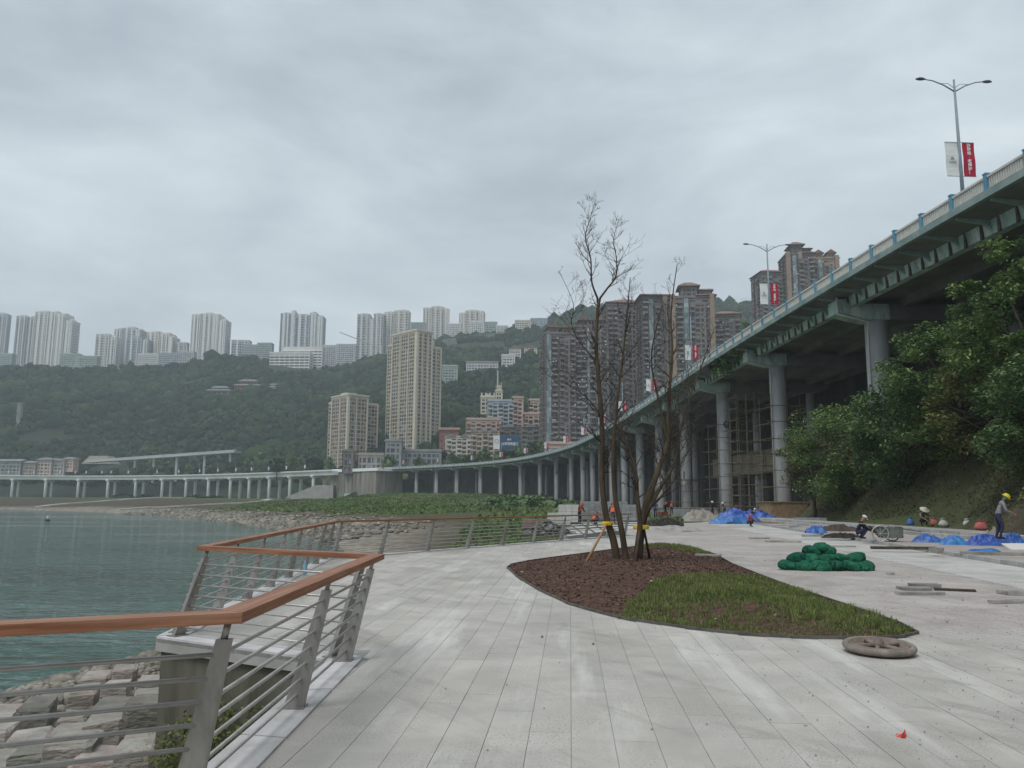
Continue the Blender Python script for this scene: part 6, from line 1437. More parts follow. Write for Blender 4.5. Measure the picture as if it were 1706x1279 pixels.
# ------------------------------------------------------------------ green sandbags
m_bag = mat('green_woven_bag', (0.008, 0.07, 0.042), (0.025, 0.135, 0.085), scale=5, rough=0.92, bump=1.0, bscale=11, rnd=0.25, bdist=0.07, spec=0.15)
IV3, IF3 = ico_unit(3)
def bag_mesh(seed):
    rs_ = np.random.default_rng(seed); v = IV3.copy(); v = np.sign(v) * np.abs(v) ** 0.75; v = v * np.array([0.27, 0.21, 0.13]); 
    x_, y_, z_ = v.T; v = v * (1 + 0.10 * vnoise(x_ * 14 + seed, y_ * 14 + z_ * 9, 1.0, seed) - 0.24 * np.clip(1 - 4 * np.abs(vnoise(x_ * 11, y_ * 11 + z_ * 14, 1.0, seed + 3)), 0, 1))[:, None]; v[:, 2] -= 0.03 * (np.abs(x_) / 0.29) ** 2
    me_ = np_mesh('sack', v, IF3, m_bag, True); return me_
tie = MB().tube([(0.26, 0, 0.0), (0.31, 0.0, 0.01), (0.34, 0.01, 0.05), (0.36, 0.0, 0.04)], [0.10, 0.04, 0.03, 0.045], 8).mesh('tied_end', m_bag, True)
bags = [bag_mesh(s) for s in (1, 2, 3, 4)]; bc = G(1385, 950); k = 0; rs = random.Random(5)
lay = [(-0.95, -0.1, 0), (-0.65, -0.28, 0), (-0.25, -0.35, 0), (0.12, -0.33, 0), (0.5, -0.3, 0), (0.88, -0.12, 0), (-0.75, 0.2, 0), (-0.3, 0.15, 0), (0.1, 0.2, 0), (0.5, 0.2, 0), (0.85, 0.3, 0), (-0.2, 0.55, 0), (0.3, 0.55, 0),
       (-0.72, 0.0, 1), (-0.38, -0.1, 1), (0.0, -0.08, 1), (0.36, -0.05, 1), (0.72, 0.08, 1), (-0.2, 0.3, 1), (0.25, 0.3, 1), (-0.28, 0.1, 2), (0.02, 0.12, 2), (-0.1, 0.1, 2.6)]
def bag_label(x, y, lv_):
    row = [q for q in lay if q[2] == lv_ and (q[1] < 0) == (y < 0)] if lv_ < 2 else [q for q in lay if q[2] == lv_]
    n_ = sorted(row).index((x, y, lv_)); where = {0: 'front bottom row' if y < 0 else 'rear bottom row', 1: 'front upper row' if y < 0 else 'rear upper row', 2: 'top pair', 2.6: 'crown'}[lv_]
    return 'topmost green sack crowning the heap on the paving' if lv_ == 2.6 else 'green woven sack, %s from the left in the %s of the heap' % (ORD[n_], where)
for x, y, lv_ in lay:
    ro = thing('sandbag', (bc.x + x * 1.02, bc.y + y + 0.3, 0.105 + lv_ * 0.165), bag_label(x, y, lv_), 'sandbag', 'green sacks heaped on the paving', rs.uniform(0, 6.28)); ro.rotation_euler = (rs.uniform(-.3, .3), rs.uniform(-.3, .3), rs.uniform(0, 6.28))
    ro.scale = (rs.uniform(.85, 1.15), rs.uniform(.9, 1.2), rs.uniform(.85, 1.1)); link('sack', bags[k % 4], ro)
    if k % 2: link('tied_end', tie, ro)
    k += 1

# ------------------------------------------------------------------ loose slabs and boards
m_stone = mat('loose_grey_stone', (0.22, 0.21, 0.195), (0.36, 0.345, 0.32), scale=3, rough=0.95, bump=0.3, rnd=0.2)
def slab(px, py, L_, W2, H2, rz, label, z=0.0, m=None, group=None, name='stone_slab', cat='slab', tilt=(0, 0), gz=True):
    c = G(px, py, z); mb = MB(); mb.box((0, 0, H2 / 2), (L_, W2, H2)); mb.v = [(x + random.uniform(-.02, .02), y + random.uniform(-.02, .02), zz) for x, y, zz in mb.v]
    o = mb.build(name, m or m_stone); o.location = c; o.rotation_euler = (tilt[0], tilt[1], rz); tag(o, label, cat, group); return o
slab(1532, 990, 0.85, 0.22, 0.05, 0.06, 'front one of the three loose stone slabs right of the green sacks', group='loose slabs')
slab(1522, 982, 0.55, 0.3, 0.05, 0.0, 'middle one of the three loose stone slabs right of the green sacks', group='loose slabs')
slab(1540, 977, 0.55, 0.25, 0.06, -0.12, 'rear one of the three loose stone slabs right of the green sacks', group='loose slabs')
slab(1590, 984, 0.7, 0.12, 0.04, -0.35, 'thin board trailing right from the loose stone slabs', m=m_bark, name='board', cat='board')
slab(1706, 990, 0.8, 0.3, 0.07, 0.0, 'rounded slab lying at the right edge on the lane', group='loose slabs')
slab(1690, 1004, 0.9, 0.14, 0.05, 0.2, 'grey plank lying below the slab at the right edge', m=m_stone, name='board', cat='board')
slab(1305, 903, 1.4, 0.4, 0.07, -0.1, 'slab lying alone on the concrete lane left of the sacks', group='loose slabs')
slab(1265, 897, 0.9, 0.25, 0.05, 0.2, 'thin slab on the concrete lane near the site kerb', group='loose slabs')
slab(1484, 957, 0.16, 0.12, 0.05, 0.5, 'small broken brick right of the green sacks', name='brick', cat='brick')
slab(1398, 911, 0.8, 0.35, 0.04, 0.1, 'flat board lying on top behind the green sacks', z=0.42, m=m_stone, name='board', cat='board')
slab(1180, 926, 0.75, 0.42, 0.05, -0.35, 'pale flat stone on the right rim of the planting bed', z=0.02)
c = G(1498, 1228); v, f = leaf_cards([(c.x + random.gauss(0, .02), c.y + random.gauss(0, .02), 0.012) for _ in range(7)], 0.05, 1.5, seed=4); o = link('litter', np_mesh('litter', v, f, mat('red_paper', (0.6, 0.08, 0.07), rough=0.8))); tag(o, 'scrap of red paper on the paving', 'litter')
# grit on the paving
r = np.random.default_rng(81); x, y = r.uniform(-2, 12, 5200), 4.2 + r.uniform(0, 1, 5200) ** 1.6 * 22; k = ~inside_v(x, y, PLANTER) & (x > -1 + 0 * y) & (r.uniform(0, 1, 5200) < (0.08 + 0.9 * sstep(1.0, 5.5, x))); x, y = x[k], y[k]
sz = r.uniform(0.003, 0.009, len(x)) * (1 + 1.4 * (r.uniform(0, 1, len(x)) > 0.98)); 
tv = np.array([[1, 1, 0], [-1, 1, 0], [0, -1.2, 0], [0.1, 0.1, 1.1]]); vv = (tv[None] * sz[:, None, None] + np.c_[x, y, np.full(len(x), 0.005)][:, None, :]).reshape(-1, 3); kk = np.arange(len(x))[:, None] * 4
o = link('grit', np_mesh('grit', vv, np.vstack([kk + np.array([[0, 1, 3]]), kk + np.array([[1, 2, 3]]), kk + np.array([[2, 0, 3]])]), mat('dark_grit', (0.09, 0.08, 0.07), (0.2, 0.18, 0.16), scale=9, coord='World', rough=1))); tag(o, 'loose grit and pebbles strewn over the paving', 'grit', kind='stuff')

# ------------------------------------------------------------------ heaps: tarpaulins, soil
m_tarp = mat('blue_tarpaulin', (0.016, 0.085, 0.33), (0.06, 0.20, 0.47), scale=2.0, rough=0.45, rnd=0.15, spec=0.5); m_tarpv = mat('violet_blue_tarpaulin', (0.025, 0.06, 0.31), (0.05, 0.13, 0.43), scale=1.5, rough=0.45, spec=0.5)
m_sheet = mat('dusty_white_sheet', (0.24, 0.22, 0.19), (0.38, 0.36, 0.32), scale=1.5, rough=0.9, c3=(0.18, 0.16, 0.13), c3scale=1.5, c3amt=0.6); m_dirt = mat('dug_soil', (0.05, 0.038, 0.03), (0.10, 0.078, 0.062), scale=3, rough=1.0, bump=0.8, bscale=12, bdist=0.06)
def heap(px, py, z, L_, W2, H2, m, label, cat, seed, name='tarpaulin', crump=0.26, fr=3.0, rz=0.0, group=None):
    c = G(px, py, z); n = 84; u = np.linspace(-1, 1, n); U, V = np.meshgrid(u, u); rr2 = np.sqrt(U ** 2 + V ** 2)
    ph = np.arctan2(V, U); edge = 1 - 0.3 * (vnoise(np.cos(ph) * 2.5 + seed, np.sin(ph) * 2.5, 1.2, seed) + 0.3)
    base_ = np.clip(1 - (rr2 / edge) ** 2.4, 0, 1) ** 0.8
    rid = 1 - 2 * np.abs(vnoise(U * fr, V * fr, 1.0, seed + 1)); rid2 = 1 - 2 * np.abs(vnoise(U * fr * 2.3, V * fr * 2.3, 1.0, seed + 5)); lump = np.clip(0.5 + 0.5 * vnoise(U * 3.6, V * 2.2, 1.0, seed + 2), 0, 1.2); rid3 = 1 - 2 * np.abs(vnoise(U * fr * 5, V * fr * 5, 1.0, seed + 8)); hgt = base_ * (0.34 + crump * rid + 0.7 * crump * rid2 + 0.35 * crump * rid3 + 0.42 * lump) + 0.02
    hgt = np.where(rr2 > edge, 0, np.maximum(hgt, 0.03)); X = U * L_ / 2; Y_ = V * W2 / 2
    idx = np.arange(n * n).reshape(n, n); q = np.stack([idx[:-1, :-1], idx[:-1, 1:], idx[1:, 1:], idx[1:, :-1]], -1).reshape(-1, 4); ok = (rr2.ravel()[q] < (edge.ravel()[q] * 1.08)).any(1)
    me_ = np_mesh(name, np.c_[X.ravel(), Y_.ravel(), hgt.ravel() * H2], q[ok], m, True); o = link(name, me_, None, c, rz); tag(o, label, cat, group); return o
heap(1240, 869, 0.02, 5.0, 3.0, 1.15, m_tarpv, 'large violet-blue tarpaulin heap near the scaffolded columns', 'tarpaulin', 1)
heap(1222, 872, 0.02, 4.4, 1.6, 0.75, m_tarp, 'bright blue tarpaulin spread before the large heap near the columns', 'tarpaulin', 2)
heap(1168, 868, 0.02, 3.2, 2.6, 0.95, m_sheet, 'dusty white sheeted heap left of the blue tarpaulin heap', 'tarpaulin', 3)
heap(1361, 888, 0.1, 1.1, 0.9, 0.42, m_tarp, 'small blue tarpaulin bundle left of the cart', 'tarpaulin', 4)
heap(1548, 903, 0.1, 1.6, 0.8, 0.34, m_tarp, 'leftmost crumpled blue tarpaulin beside the steps', 'tarpaulin', 5)
heap(1590, 907, 0.1, 1.3, 0.8, 0.46, m_tarp, 'blue tarpaulin with straight folded side beside the steps', 'tarpaulin', 6, crump=0.12)
heap(1641, 908, 0.1, 1.8, 0.9, 0.46, m_tarpv, 'violet-blue tarpaulin pile with netting at the right', 'tarpaulin', 7)
heap(1684, 908, 0.1, 1.2, 0.8, 0.5, m_tarp, 'blue tarpaulin hump nearest the right edge', 'tarpaulin', 8)
heap(1638, 919, 0.1, 1.3, 0.5, 0.16, m_tarp, 'flat blue tarpaulin lying frontmost on the raised pavement', 'tarpaulin', 9, crump=0.1)
heap(1655, 902, 0.1, 0.7, 0.45, 0.55, m_sheet, 'tangle of pale netting on the violet-blue tarpaulin pile', 'netting', 10, name='netting', crump=0.4)
heap(1400, 884, 0.1, 2.6, 2.4, 0.42, m_dirt, 'dug brown soil heap between the blue bundle and the cart', 'soil heap', 11, name='soil_heap')
heap(1403, 896, 0.1, 1.9, 0.8, 0.16, mat('dark_rubble', (0.03, 0.028, 0.026), (0.075, 0.07, 0.065), scale=6, rough=1, bump=1, bscale=20, bdist=0.08), 'dark tangle of scrap beside the kerb left of the cart', 'scrap', 12, name='scrap_heap', crump=0.6, fr=9)
heap(1122, 884, 0.0, 3.4, 2.4, 0.28, m_stone, 'low sandy mortar heap right of the bare tree', 'mortar heap', 13, name='mortar_heap')
heap(1108, 876, 0.0, 2.6, 1.0, 0.36, bpy.data.materials['dark_rubble'], 'dark rubble behind the sandy mortar heap', 'rubble', 14, name='rubble_heap', crump=0.6, fr=8)
# netting, board at the right edge
heap(1712, 897, 0.1, 1.2, 0.7, 0.8, m_bag, 'green netting bundle cut by the right edge', 'netting', 15, name='netting')
slab(1706, 915, 1.2, 0.7, 0.05, 0.15, 'tilted white board at the right edge before the netting', z=0.1, m=m_white, name='board', cat='board', tilt=(R(24), 0))
# sacks along the slope foot
m_sackw = mat('white_woven_sack', (0.40, 0.39, 0.37), (0.52, 0.51, 0.49), scale=4, rough=0.8, bump=0.4, rnd=0.1); m_sackr = mat('red_striped_sack', (0.34, 0.085, 0.075), (0.46, 0.17, 0.15), scale=3, rough=0.8, bump=0.3)
def upright_sack(px, py, z, w_, h_, m, label, name='sack'):
    c = G(px, py, z); mb = MB().lathe([(w_ * .42, 0), (w_ * .5, h_ * .12), (w_ * .53, h_ * .3), (w_ * .47, h_ * .5), (w_ * .42, h_ * .66), (w_ * .28, h_ * .8), (w_ * .13, h_ * .88), (w_ * .22, h_ * .95), (w_ * .27, h_ * 1.04)], 18, sq=(1, 0.75)); n_ = np.array(mb.v); n_[:, :2] *= (1 + 0.20 * vnoise(n_[:, 0] * 16 + n_[:, 1] * 9, n_[:, 2] * 18, 1, int(px)))[:, None]; n_[:, 2] *= 1 + 0.12 * vnoise(n_[:, 0] * 9, n_[:, 1] * 9, 1, int(px) + 1); mb.v = [tuple(p) for p in n_]
    o = mb.build(name, m, None, True); o.location = c; tag(o, label, 'sack'); return o
upright_sack(1517, 874, 0.38, 0.42, 0.42, m_tarp, 'blue tied sack at the slope foot left of the hatted worker')
upright_sack(1556, 875, 0.38, 0.42, 0.40, m_sackr, 'red sack at the slope foot right of the hatted worker')
upright_sack(1572, 877, 0.38, 0.5, 0.42, m_sackw, 'white woven sack at the slope foot, left of two')
upright_sack(1611, 880, 0.38, 0.4, 0.44, m_sackw, 'greyish woven sack at the slope foot, right of two')
upright_sack(1635, 883, 0.38, 0.62, 0.46, m_sackr, 'pink-red striped sack at the slope foot left of the standing worker')

# ------------------------------------------------------------------ hand cart
c = G(1476, 902, 0.1); ct = thing('hand_cart', c, 'grey-green two-wheeled hand cart loaded with a board beside the steps', 'cart', rz=R(-12)); m_cart = mat('grey_green_cart', (0.09, 0.11, 0.095), (0.16, 0.18, 0.155), scale=3, rough=0.8)
mb = MB(); mb.plate([(-0.62, 0, 0.62), (0.62, 0, 0.56), (0.52, 0, 0.16), (-0.2, 0, 0.16)], (0, 1, 0), 0.03); o = mb.build('side_panel', m_cart, ct); o.location = (0, -0.33, 0); o = link('side_panel', o.data, ct, (0, 0.33, 0))
MB().box((0.58, 0, 0.37), (0.03, 0.66, 0.42)).build('tail_board', m_cart, ct); MB().box((0.15, 0, 0.17), (0.75, 0.66, 0.03)).build('floor', m_cart, ct)
MB().span((-0.95, 0, 0.72), (0.62, 0, 0.60), 0.6, 0.035).build('cover_board', m_stone, ct)
for s in (-1, 1):
    MB().tube([(0.5, s * 0.3, 0.55), (1.3, s * 0.28, 0.42)], 0.02, 6).build('handle', m_cart, ct)
    wh = ring_tube(0.31, 0.028, 0, 28, 6); wh.v = [(x, z, y) for x, y, z in wh.v]; wo_ = wh.build('wheel', m_steel2, ct, True); wo_.location = (-0.28 if s < 0 else 0.34, s * 0.39, 0.33)
    for a in range(8): MB().tube([(0, 0, 0), (0.3 * math.cos(a * math.pi / 4), 0, 0.3 * math.sin(a * math.pi / 4))], 0.011, 5).build('spoke', m_steel2, wo_)

# ------------------------------------------------------------------ people
SKIN = mat('skin', (0.30, 0.17, 0.11), rough=0.6); HAIR = mat('black_hair', (0.012, 0.011, 0.011), rough=0.6)
CL = {}
def cloth(name, c):
    if name not in CL: CL[name] = mat('cloth_' + name, tuple(x * 0.8 for x in c), tuple(min(1, x * 1.2) for x in c), scale=6, rough=0.9, bump=0.3, bscale=25)
    return CL[name]
POSES = {
 'stand': dict(pelvis=(0, 0, .93), chest=(0, 0, 1.28), neck=(0, -.01, 1.47), head=(0, -.03, 1.60), sh=.19, elb=((-.27, -.02, 1.16), (.27, -.02, 1.16)), wr=((-.27, -.14, .93), (.24, -.22, .98)), hip=.095, knee=((-.11, -.02, .50), (.11, -.03, .50)), ank=((-.12, .02, .09), (.12, .02, .09))),
 'work': dict(pelvis=(0, .08, .90), chest=(0, -.05, 1.23), neck=(0, -.14, 1.40), head=(0, -.22, 1.50), sh=.19, elb=((-.26, -.16, 1.05), (.26, -.18, 1.05)), wr=((-.14, -.40, .95), (.16, -.42, .92)), hip=.095, knee=((-.12, -.04, .48), (.12, .02, .48)), ank=((-.13, .06, .09), (.13, .14, .09))),
 'push': dict(pelvis=(0, .12, .90), chest=(0, -.10, 1.20), neck=(0, -.20, 1.36), head=(0, -.29, 1.46), sh=.19, elb=((-.26, -.10, .98), (.26, -.12, .98)), wr=((-.27, -.38, .80), (.27, -.40, .80)), hip=.095, knee=((-.11, -.10, .50), (.11, .10, .48)), ank=((-.12, -.08, .09), (.12, .36, .10))),
 'squat': dict(pelvis=(0, .12, .32), chest=(0, -.04, .62), neck=(0, -.12, .78), head=(0, -.20, .89), sh=.19, elb=((-.28, -.22, .50), (.28, -.22, .50)), wr=((-.14, -.45, .36), (.14, -.45, .36)), hip=.10, knee=((-.17, -.26, .44), (.17, -.26, .44)), ank=((-.15, -.06, .09), (.15, -.06, .09))),
 'bend': dict(pelvis=(0, .12, .86), chest=(0, -.24, 1.02), neck=(0, -.42, 1.06), head=(0, -.54, 1.02), sh=.18, elb=((-.24, -.36, .76), (.24, -.36, .76)), wr=((-.14, -.46, .50), (.14, -.46, .50)), hip=.095, knee=((-.12, .0, .46), (.12, .04, .46)), ank=((-.13, .10, .09), (.13, .14, .09))),
}
def person(loc, rz, pose, top, legs, label, hat=None, hatm=None, shoes=(0.02, 0.02, 0.02), vest=None, scale=1.0, face=None):
    p = POSES[pose]; V = []; E = []; Rd = []; tagv = []
    def nv(c, r_, t):
        V.append(Vector(c)); Rd.append(r_); tagv.append(t); return len(V) - 1
    def ln(a, b): E.append((a, b))
    T, Lg, Sk, Sh, Fc = 0, 1, 2, 3, 4
    pel, che, nek, hea = [Vector(p[k]) for k in ('pelvis', 'chest', 'neck', 'head')]
    i0 = nv(pel, .15, Lg); iw = nv(pel.lerp(che, .4), .145, T); ic = nv(che, .165, T); iu = nv(che.lerp(nek, .62), .12, T); inn = nv(nek, .058, Fc); 
    d = (hea - nek).normalized(); ih = nv(nek + d * .07, .075, Fc); ih2 = nv(hea, .098, Fc); ih3 = nv(hea + d * .09, .075, Fc)
    for a, b in ((i0, iw), (iw, ic), (ic, iu), (iu, inn), (inn, ih), (ih, ih2), (ih2, ih3)): ln(a, b)
    for s in (0, 1):
        sg = -1 if s == 0 else 1; shp = che.lerp(nek, .55) + Vector((sg * p['sh'], 0, -.02)); a = nv(shp, .072, T); e = nv(p['elb'][s], .050, T); wv = Vector(p['wr'][s]); w1 = nv(Vector(p['elb'][s]).lerp(wv, .85), .036, T); w2 = nv(wv, .030, Sk)
        hd = (wv - Vector(p['elb'][s])).normalized(); h1 = nv(wv + hd * .06, .034, Sk); ln(iu, a); ln(a, e); ln(e, w1); ln(w1, w2); ln(w2, h1)
        hp = nv(pel + Vector((sg * p['hip'], 0, -.06)), .098, Lg); kn_ = Vector(p['knee'][s]); an = Vector(p['ank'][s]); k1 = nv(kn_, .068, Lg); c1 = nv(kn_.lerp(an, .35), .062, Lg); a1 = nv(an + Vector((0, 0, .03)), .045, Lg); a2 = nv(an, .048, Sh); f1 = nv(an + Vector((0, -.16, -.045)), .040, Sh)
        for q, w_ in ((i0, hp), (hp, k1), (k1, c1), (c1, a1), (a1, a2), (a2, f1)): ln(q, w_)
    me_ = bpy.data.meshes.new('body'); me_.from_pydata(V, E, []); o = bpy.data.objects.new('body', me_); col.objects.link(o)
    md = o.modifiers.new('skin', 'SKIN'); md.use_smooth_shade = True; md.branch_smoothing = 0.6; sv = me_.skin_vertices[0].data
    for i, x in enumerate(sv): x.radius = (Rd[i], Rd[i] * (0.72 if i in (iw, ic, iu) else 1.0)); x.use_root = (i == i0)
    o.modifiers.new('sub', 'SUBSURF').levels = 1; bpy.context.view_layer.update()
    out = bpy.data.meshes.new_from_object(o.evaluated_get(bpy.context.evaluated_depsgraph_get())); bpy.data.objects.remove(o); out.name = 'body'; out.materials.clear()
    for m in (top, legs, SKIN, cloth('shoe', shoes), face or SKIN): out.materials.append(m)
    segs_ = [(V[a], V[b], tagv[b] if tagv[b] != T or tagv[a] != Lg else T) for a, b in E]
    for pg in out.polygons:
        c = pg.center; bd, bt = 9, 0
        for a, b, t in segs_:
            ab = b - a; f_ = max(0, min(1, (c - a).dot(ab) / max(1e-9, ab.length_squared))); dd = (a + ab * f_ - c).length
            if dd < bd: bd, bt = dd, t
        pg.material_index = bt; pg.use_smooth = True
    ro = thing('person', loc, label, 'person', None, rz); ro.scale = (scale,) * 3; body = link('body', out, ro)
    # fingers, closed into the hands
    fb = MB()
    for s in (0, 1):
        wv = Vector(p['wr'][s]); hd = (wv - Vector(p['elb'][s])).normalized(); sd_ = hd.cross(Vector((0, 1, .3))).normalized(); up = sd_.cross(hd)
        for q in range(4): b0 = wv + hd * .075 + sd_ * (q - 1.5) * .018; L4 = (.065, .075, .07, .055)[q]; fb.tube([b0, b0 + hd * L4 * .6, b0 + hd * L4 * .85 - up * L4 * .5], [.0095, .009, .007], 5)
        b0 = wv + hd * .04 + sd_ * .035 * (1 if s else -1); fb.tube([b0, b0 + hd * .035 + sd_ * .022 * (1 if s else -1), b0 + hd * .065 + sd_ * .018 * (1 if s else -1)], [.011, .010, .008], 5)
    fb.build('fingers', SKIN, body, True)
    fw = (Vector((0, -1, 0)) - d * Vector((0, -1, 0)).dot(d)).normalized(); rt = d.cross(fw)
    ff = MB(); ff.tube([hea + fw * .085 + d * .02, hea + fw * .118 - d * .022], [.010, .016], 6)
    for s in (-1, 1): ff.tube([hea + rt * s * .095 + d * .02, hea + rt * s * .108 - d * .03], [.018, .012], 6)
    ff.build('nose_and_ears', SKIN, body, True)
    ey = MB()
    for s in (-1, 1): ey.box(hea + fw * .093 + rt * s * .035 + d * .015, (.022, .012, .012))
    ey.box(hea + fw * .092 - d * .06, (.045, .012, .010)); ey.build('eyes_and_mouth', HAIR, body)
    hc = hea + d * .05
    rotm = Vector((0, 0, 1)).rotation_difference(d).to_matrix().to_4x4()
    if hat == 'helmet': hm = MB().lathe([(.155, -.012), (.150, 0), (.122, .005), (.118, .05), (.088, .10), (.03, .125), (.005, .128)], 18, sq=(0.95, 1.1))
    elif hat == 'wide': hm = MB().lathe([(.27, -.03), (.26, -.01), (.13, .02), (.115, .08), (.06, .11), (.005, .115)], 20)
    elif hat == 'cap': hm = MB().lathe([(.112, -.01), (.115, .03), (.09, .075), (.03, .10), (.005, .10)], 16); hm.box((0, -.13, -.002), (.15, .12, .012))
    else: hm = MB().lathe([(.103, -.06), (.112, .0), (.10, .05), (.06, .085), (.005, .095)], 16, sq=(0.95, 1.05)); hm.v = [(x, y + .018, z) for x, y, z in hm.v]
    o = hm.build({'helmet': 'helmet', 'wide': 'hat', 'cap': 'cap'}.get(hat, 'hair'), hatm or HAIR, ro, True); o.matrix_local = Matrix.Translation(hc) @ rotm
    if vest:
        vb = MB(); n = 14; dv = (che - pel).normalized(); a0, a1 = pel.lerp(che, .25), che.lerp(nek, .6)
        for j, (f_, sx, sy) in enumerate(((0, .175, .135), (.5, .185, .14), (1, .15, .115))):
            c = a0.lerp(a1, f_)
            for q in range(n): an = 2 * math.pi * q / n; vb.v.append(tuple(c + Vector((math.cos(an) * sx, math.sin(an) * sy, 0))))
        for j in range(2):
            for q in range(n): vb.f.append((j * n + q, j * n + (q + 1) % n, (j + 1) * n + (q + 1) % n, (j + 1) * n + q)); vb.m.append(0)
        vb.build('vest', vest, ro, True)
    return ro
HY = mat('yellow_helmet', (0.62, 0.46, 0.02), rough=0.35, spec=0.5); HW = mat('white_helmet', (0.62, 0.62, 0.58), rough=0.4); HR = mat('red_helmet', (0.45, 0.05, 0.04), rough=0.4); HS = mat('straw_hat', (0.45, 0.42, 0.34), (0.55, 0.52, 0.44), scale=8, rough=0.9)
VO = mat('orange_vest', (0.62, 0.10, 0.04), (0.7, 0.15, 0.06), scale=3, rough=0.8)
grey, navy, black, blue, dark, khaki, white_, red_ = [cloth(n_, c) for n_, c in (('grey', (.20, .20, .21)), ('navy', (.025, .03, .065)), ('black', (.012, .012, .015)), ('blue', (.05, .09, .19)), ('dark', (.035, .035, .04)), ('khaki', (.16, .13, .10)), ('white', (.45, .45, .44)), ('darkred', (.28, .04, .05)))]
def ground_z(p): return float(ground_h(np.array([p.x]), np.array([p.y]))[0])
c = G(1669, 899, 0.36); person((c.x, c.y, 0.36), R(70), 'work', grey, navy, 'standing worker in yellow helmet, grey shirt and navy trousers before the earth slope', 'helmet', HY, face=cloth('greenscarf', (.10, .18, .13)))
c = G(1433, 898, 0.1); person((c.x, c.y, 0.1), R(80), 'squat', black, navy, 'worker in black squatting beside the hand cart, white cap', 'cap', HW, vest=None)
c = G(1538, 876, 0.38); person((c.x, c.y, 0.38), R(10), 'squat', khaki, dark, 'worker under a wide straw hat squatting among the sacks at the slope foot', 'wide', HS)
c = G(1092, 863); person((c.x, c.y, 0), R(20), 'stand', blue, navy, 'worker in blue standing left of the red wheelbarrow', None)
c = G(1109, 862); person((c.x, c.y, 0), R(10), 'push', dark, dark, 'worker in dark clothes and red helmet pushing the red wheelbarrow', 'helmet', HR)
c = G(1119, 857); person((c.x, c.y, 0), R(170), 'stand', dark, navy, 'worker in orange vest standing behind the wheelbarrow pushers', 'helmet', HR, vest=VO)
c = G(1187, 861); person((c.x, c.y, 0), R(30), 'stand', dark, navy, 'worker in white helmet and dark clothes left of the violet-blue heap', 'helmet', HW)
c = G(1207, 860); person((c.x, c.y, 0), R(-60), 'work', khaki, dark, 'worker in white helmet and brown jacket bending by the violet-blue heap', 'helmet', HW)
c = G(1238, 866, 0.45); person((c.x, c.y - 1.4, 0.02), R(80), 'squat', red_, dark, 'worker in dark red crouching before the violet-blue heap', None)
c = G(1259, 862); person((c.x, c.y, 0), R(-30), 'squat', white_, dark, 'worker in white crouching right of the violet-blue heap', 'cap', HW)
for k, (px, pz) in enumerate(((966, 'work'), (990, 'squat'), (1021, 'work'))):
    c = P(px, 848, 62); person((c.x, c.y, -0.12), R(40 + 70 * k), pz, dark, navy, ['left one of three workers in orange vests behind the far railing', 'middle crouching one of three workers in orange vests behind the far railing', 'right one of three workers in orange vests behind the far railing'][k], 'helmet', HR, vest=VO)
# red wheelbarrow
c = G(1104, 866); wb = thing('wheelbarrow', c, 'red wheelbarrow pushed by the worker in the red helmet', 'wheelbarrow', rz=R(12))
MB().add([(-.25, -.35, .35), (.25, -.35, .35), (.25, .25, .35), (-.25, .25, .35), (-.38, -.55, .75), (.38, -.55, .75), (.38, .40, .70), (-.38, .40, .70)], [(3, 2, 1, 0), (4, 5, 6, 7), (0, 1, 5, 4), (1, 2, 6, 5), (2, 3, 7, 6), (3, 0, 4, 7)]) 
mb = MB(); mb.add([(-.25, -.35, .35), (.25, -.35, .35), (.25, .25, .35), (-.25, .25, .35), (-.38, -.55, .75), (.38, -.55, .75), (.38, .40, .70), (-.38, .40, .70)], [(3, 2, 1, 0), (0, 1, 5, 4), (1, 2, 6, 5), (2, 3, 7, 6), (3, 0, 4, 7), (4, 5, 6, 7)]); mb.build('tray', mat('red_tray', (0.40, 0.10, 0.08), (0.5, 0.18, 0.15), scale=4, rough=0.7), wb)
rt_ = ring_tube(0.17, 0.04, 0, 20, 6); rt_.v = [(z, x - .62, y + .21) for x, y, z in rt_.v]; rt_.build('wheel', m_whl, wb, True)
for s in (-1, 1): MB().tube([(s * .05, -.62, .21), (s * .2, 0, .36), (s * .27, .95, .78)], .018, 6).build('handle', m_pole, wb, True); MB().tube([(s * .2, .2, .36), (s * .24, .3, 0)], .018, 6).build('leg', m_pole, wb, True)

# ------------------------------------------------------------------ scaffolds round the columns
m_bpole = mat('scaffold_pole', (0.10, 0.085, 0.06), (0.19, 0.16, 0.11), scale=4, rough=0.8, rnd=0.3)
def scaffold(cx_, cy_, z1, label, half=1.75, lev=1.9, ext=0.8, z0=-0.3, rz=0.1, deck=None):
    ro = thing('scaffold', (cx_, cy_, z0), label, 'scaffold', 'scaffolds round the viaduct columns', rz); H = z1 - z0
    sm_ = MB().tube([(0, 0, 0), (0, 0, H)], 0.05, 6).mesh('standard', m_bpole); lm_ = MB().tube([(-half - ext, 0, 0), (half + ext, 0, 0)], 0.045, 6).mesh('ledger', m_bpole)
    for sx in (-1, 0, 1):
        for sy in (-1, 1): link('standard', sm_, ro, (sx * half + random.uniform(-.1, .1), sy * half, random.uniform(-.4, 0)))
    n = int(H / lev)
    for j in range(1, n + 1):
        for s in (-1, 1):
            link('ledger', lm_, ro, (random.uniform(-.3, .3), s * (half + 0.08), j * lev + random.uniform(-.1, .1)), random.uniform(-.02, .02)); link('ledger', lm_, ro, (s * (half + 0.08), random.uniform(-.3, .3), j * lev + random.uniform(-.1, .1)), math.pi / 2)
    if deck:
        for j in range(4): MB().box((0, -half + 0.35 * j - 0.4, deck - z0), (2 * half + 1.4, 0.3, 0.06)).build('plank', m_bark, ro)
    return ro
(c3, c32, *_), (c4, c42, *_), (c5, c52, *_) = COLS[3], COLS[4], COLS[5]
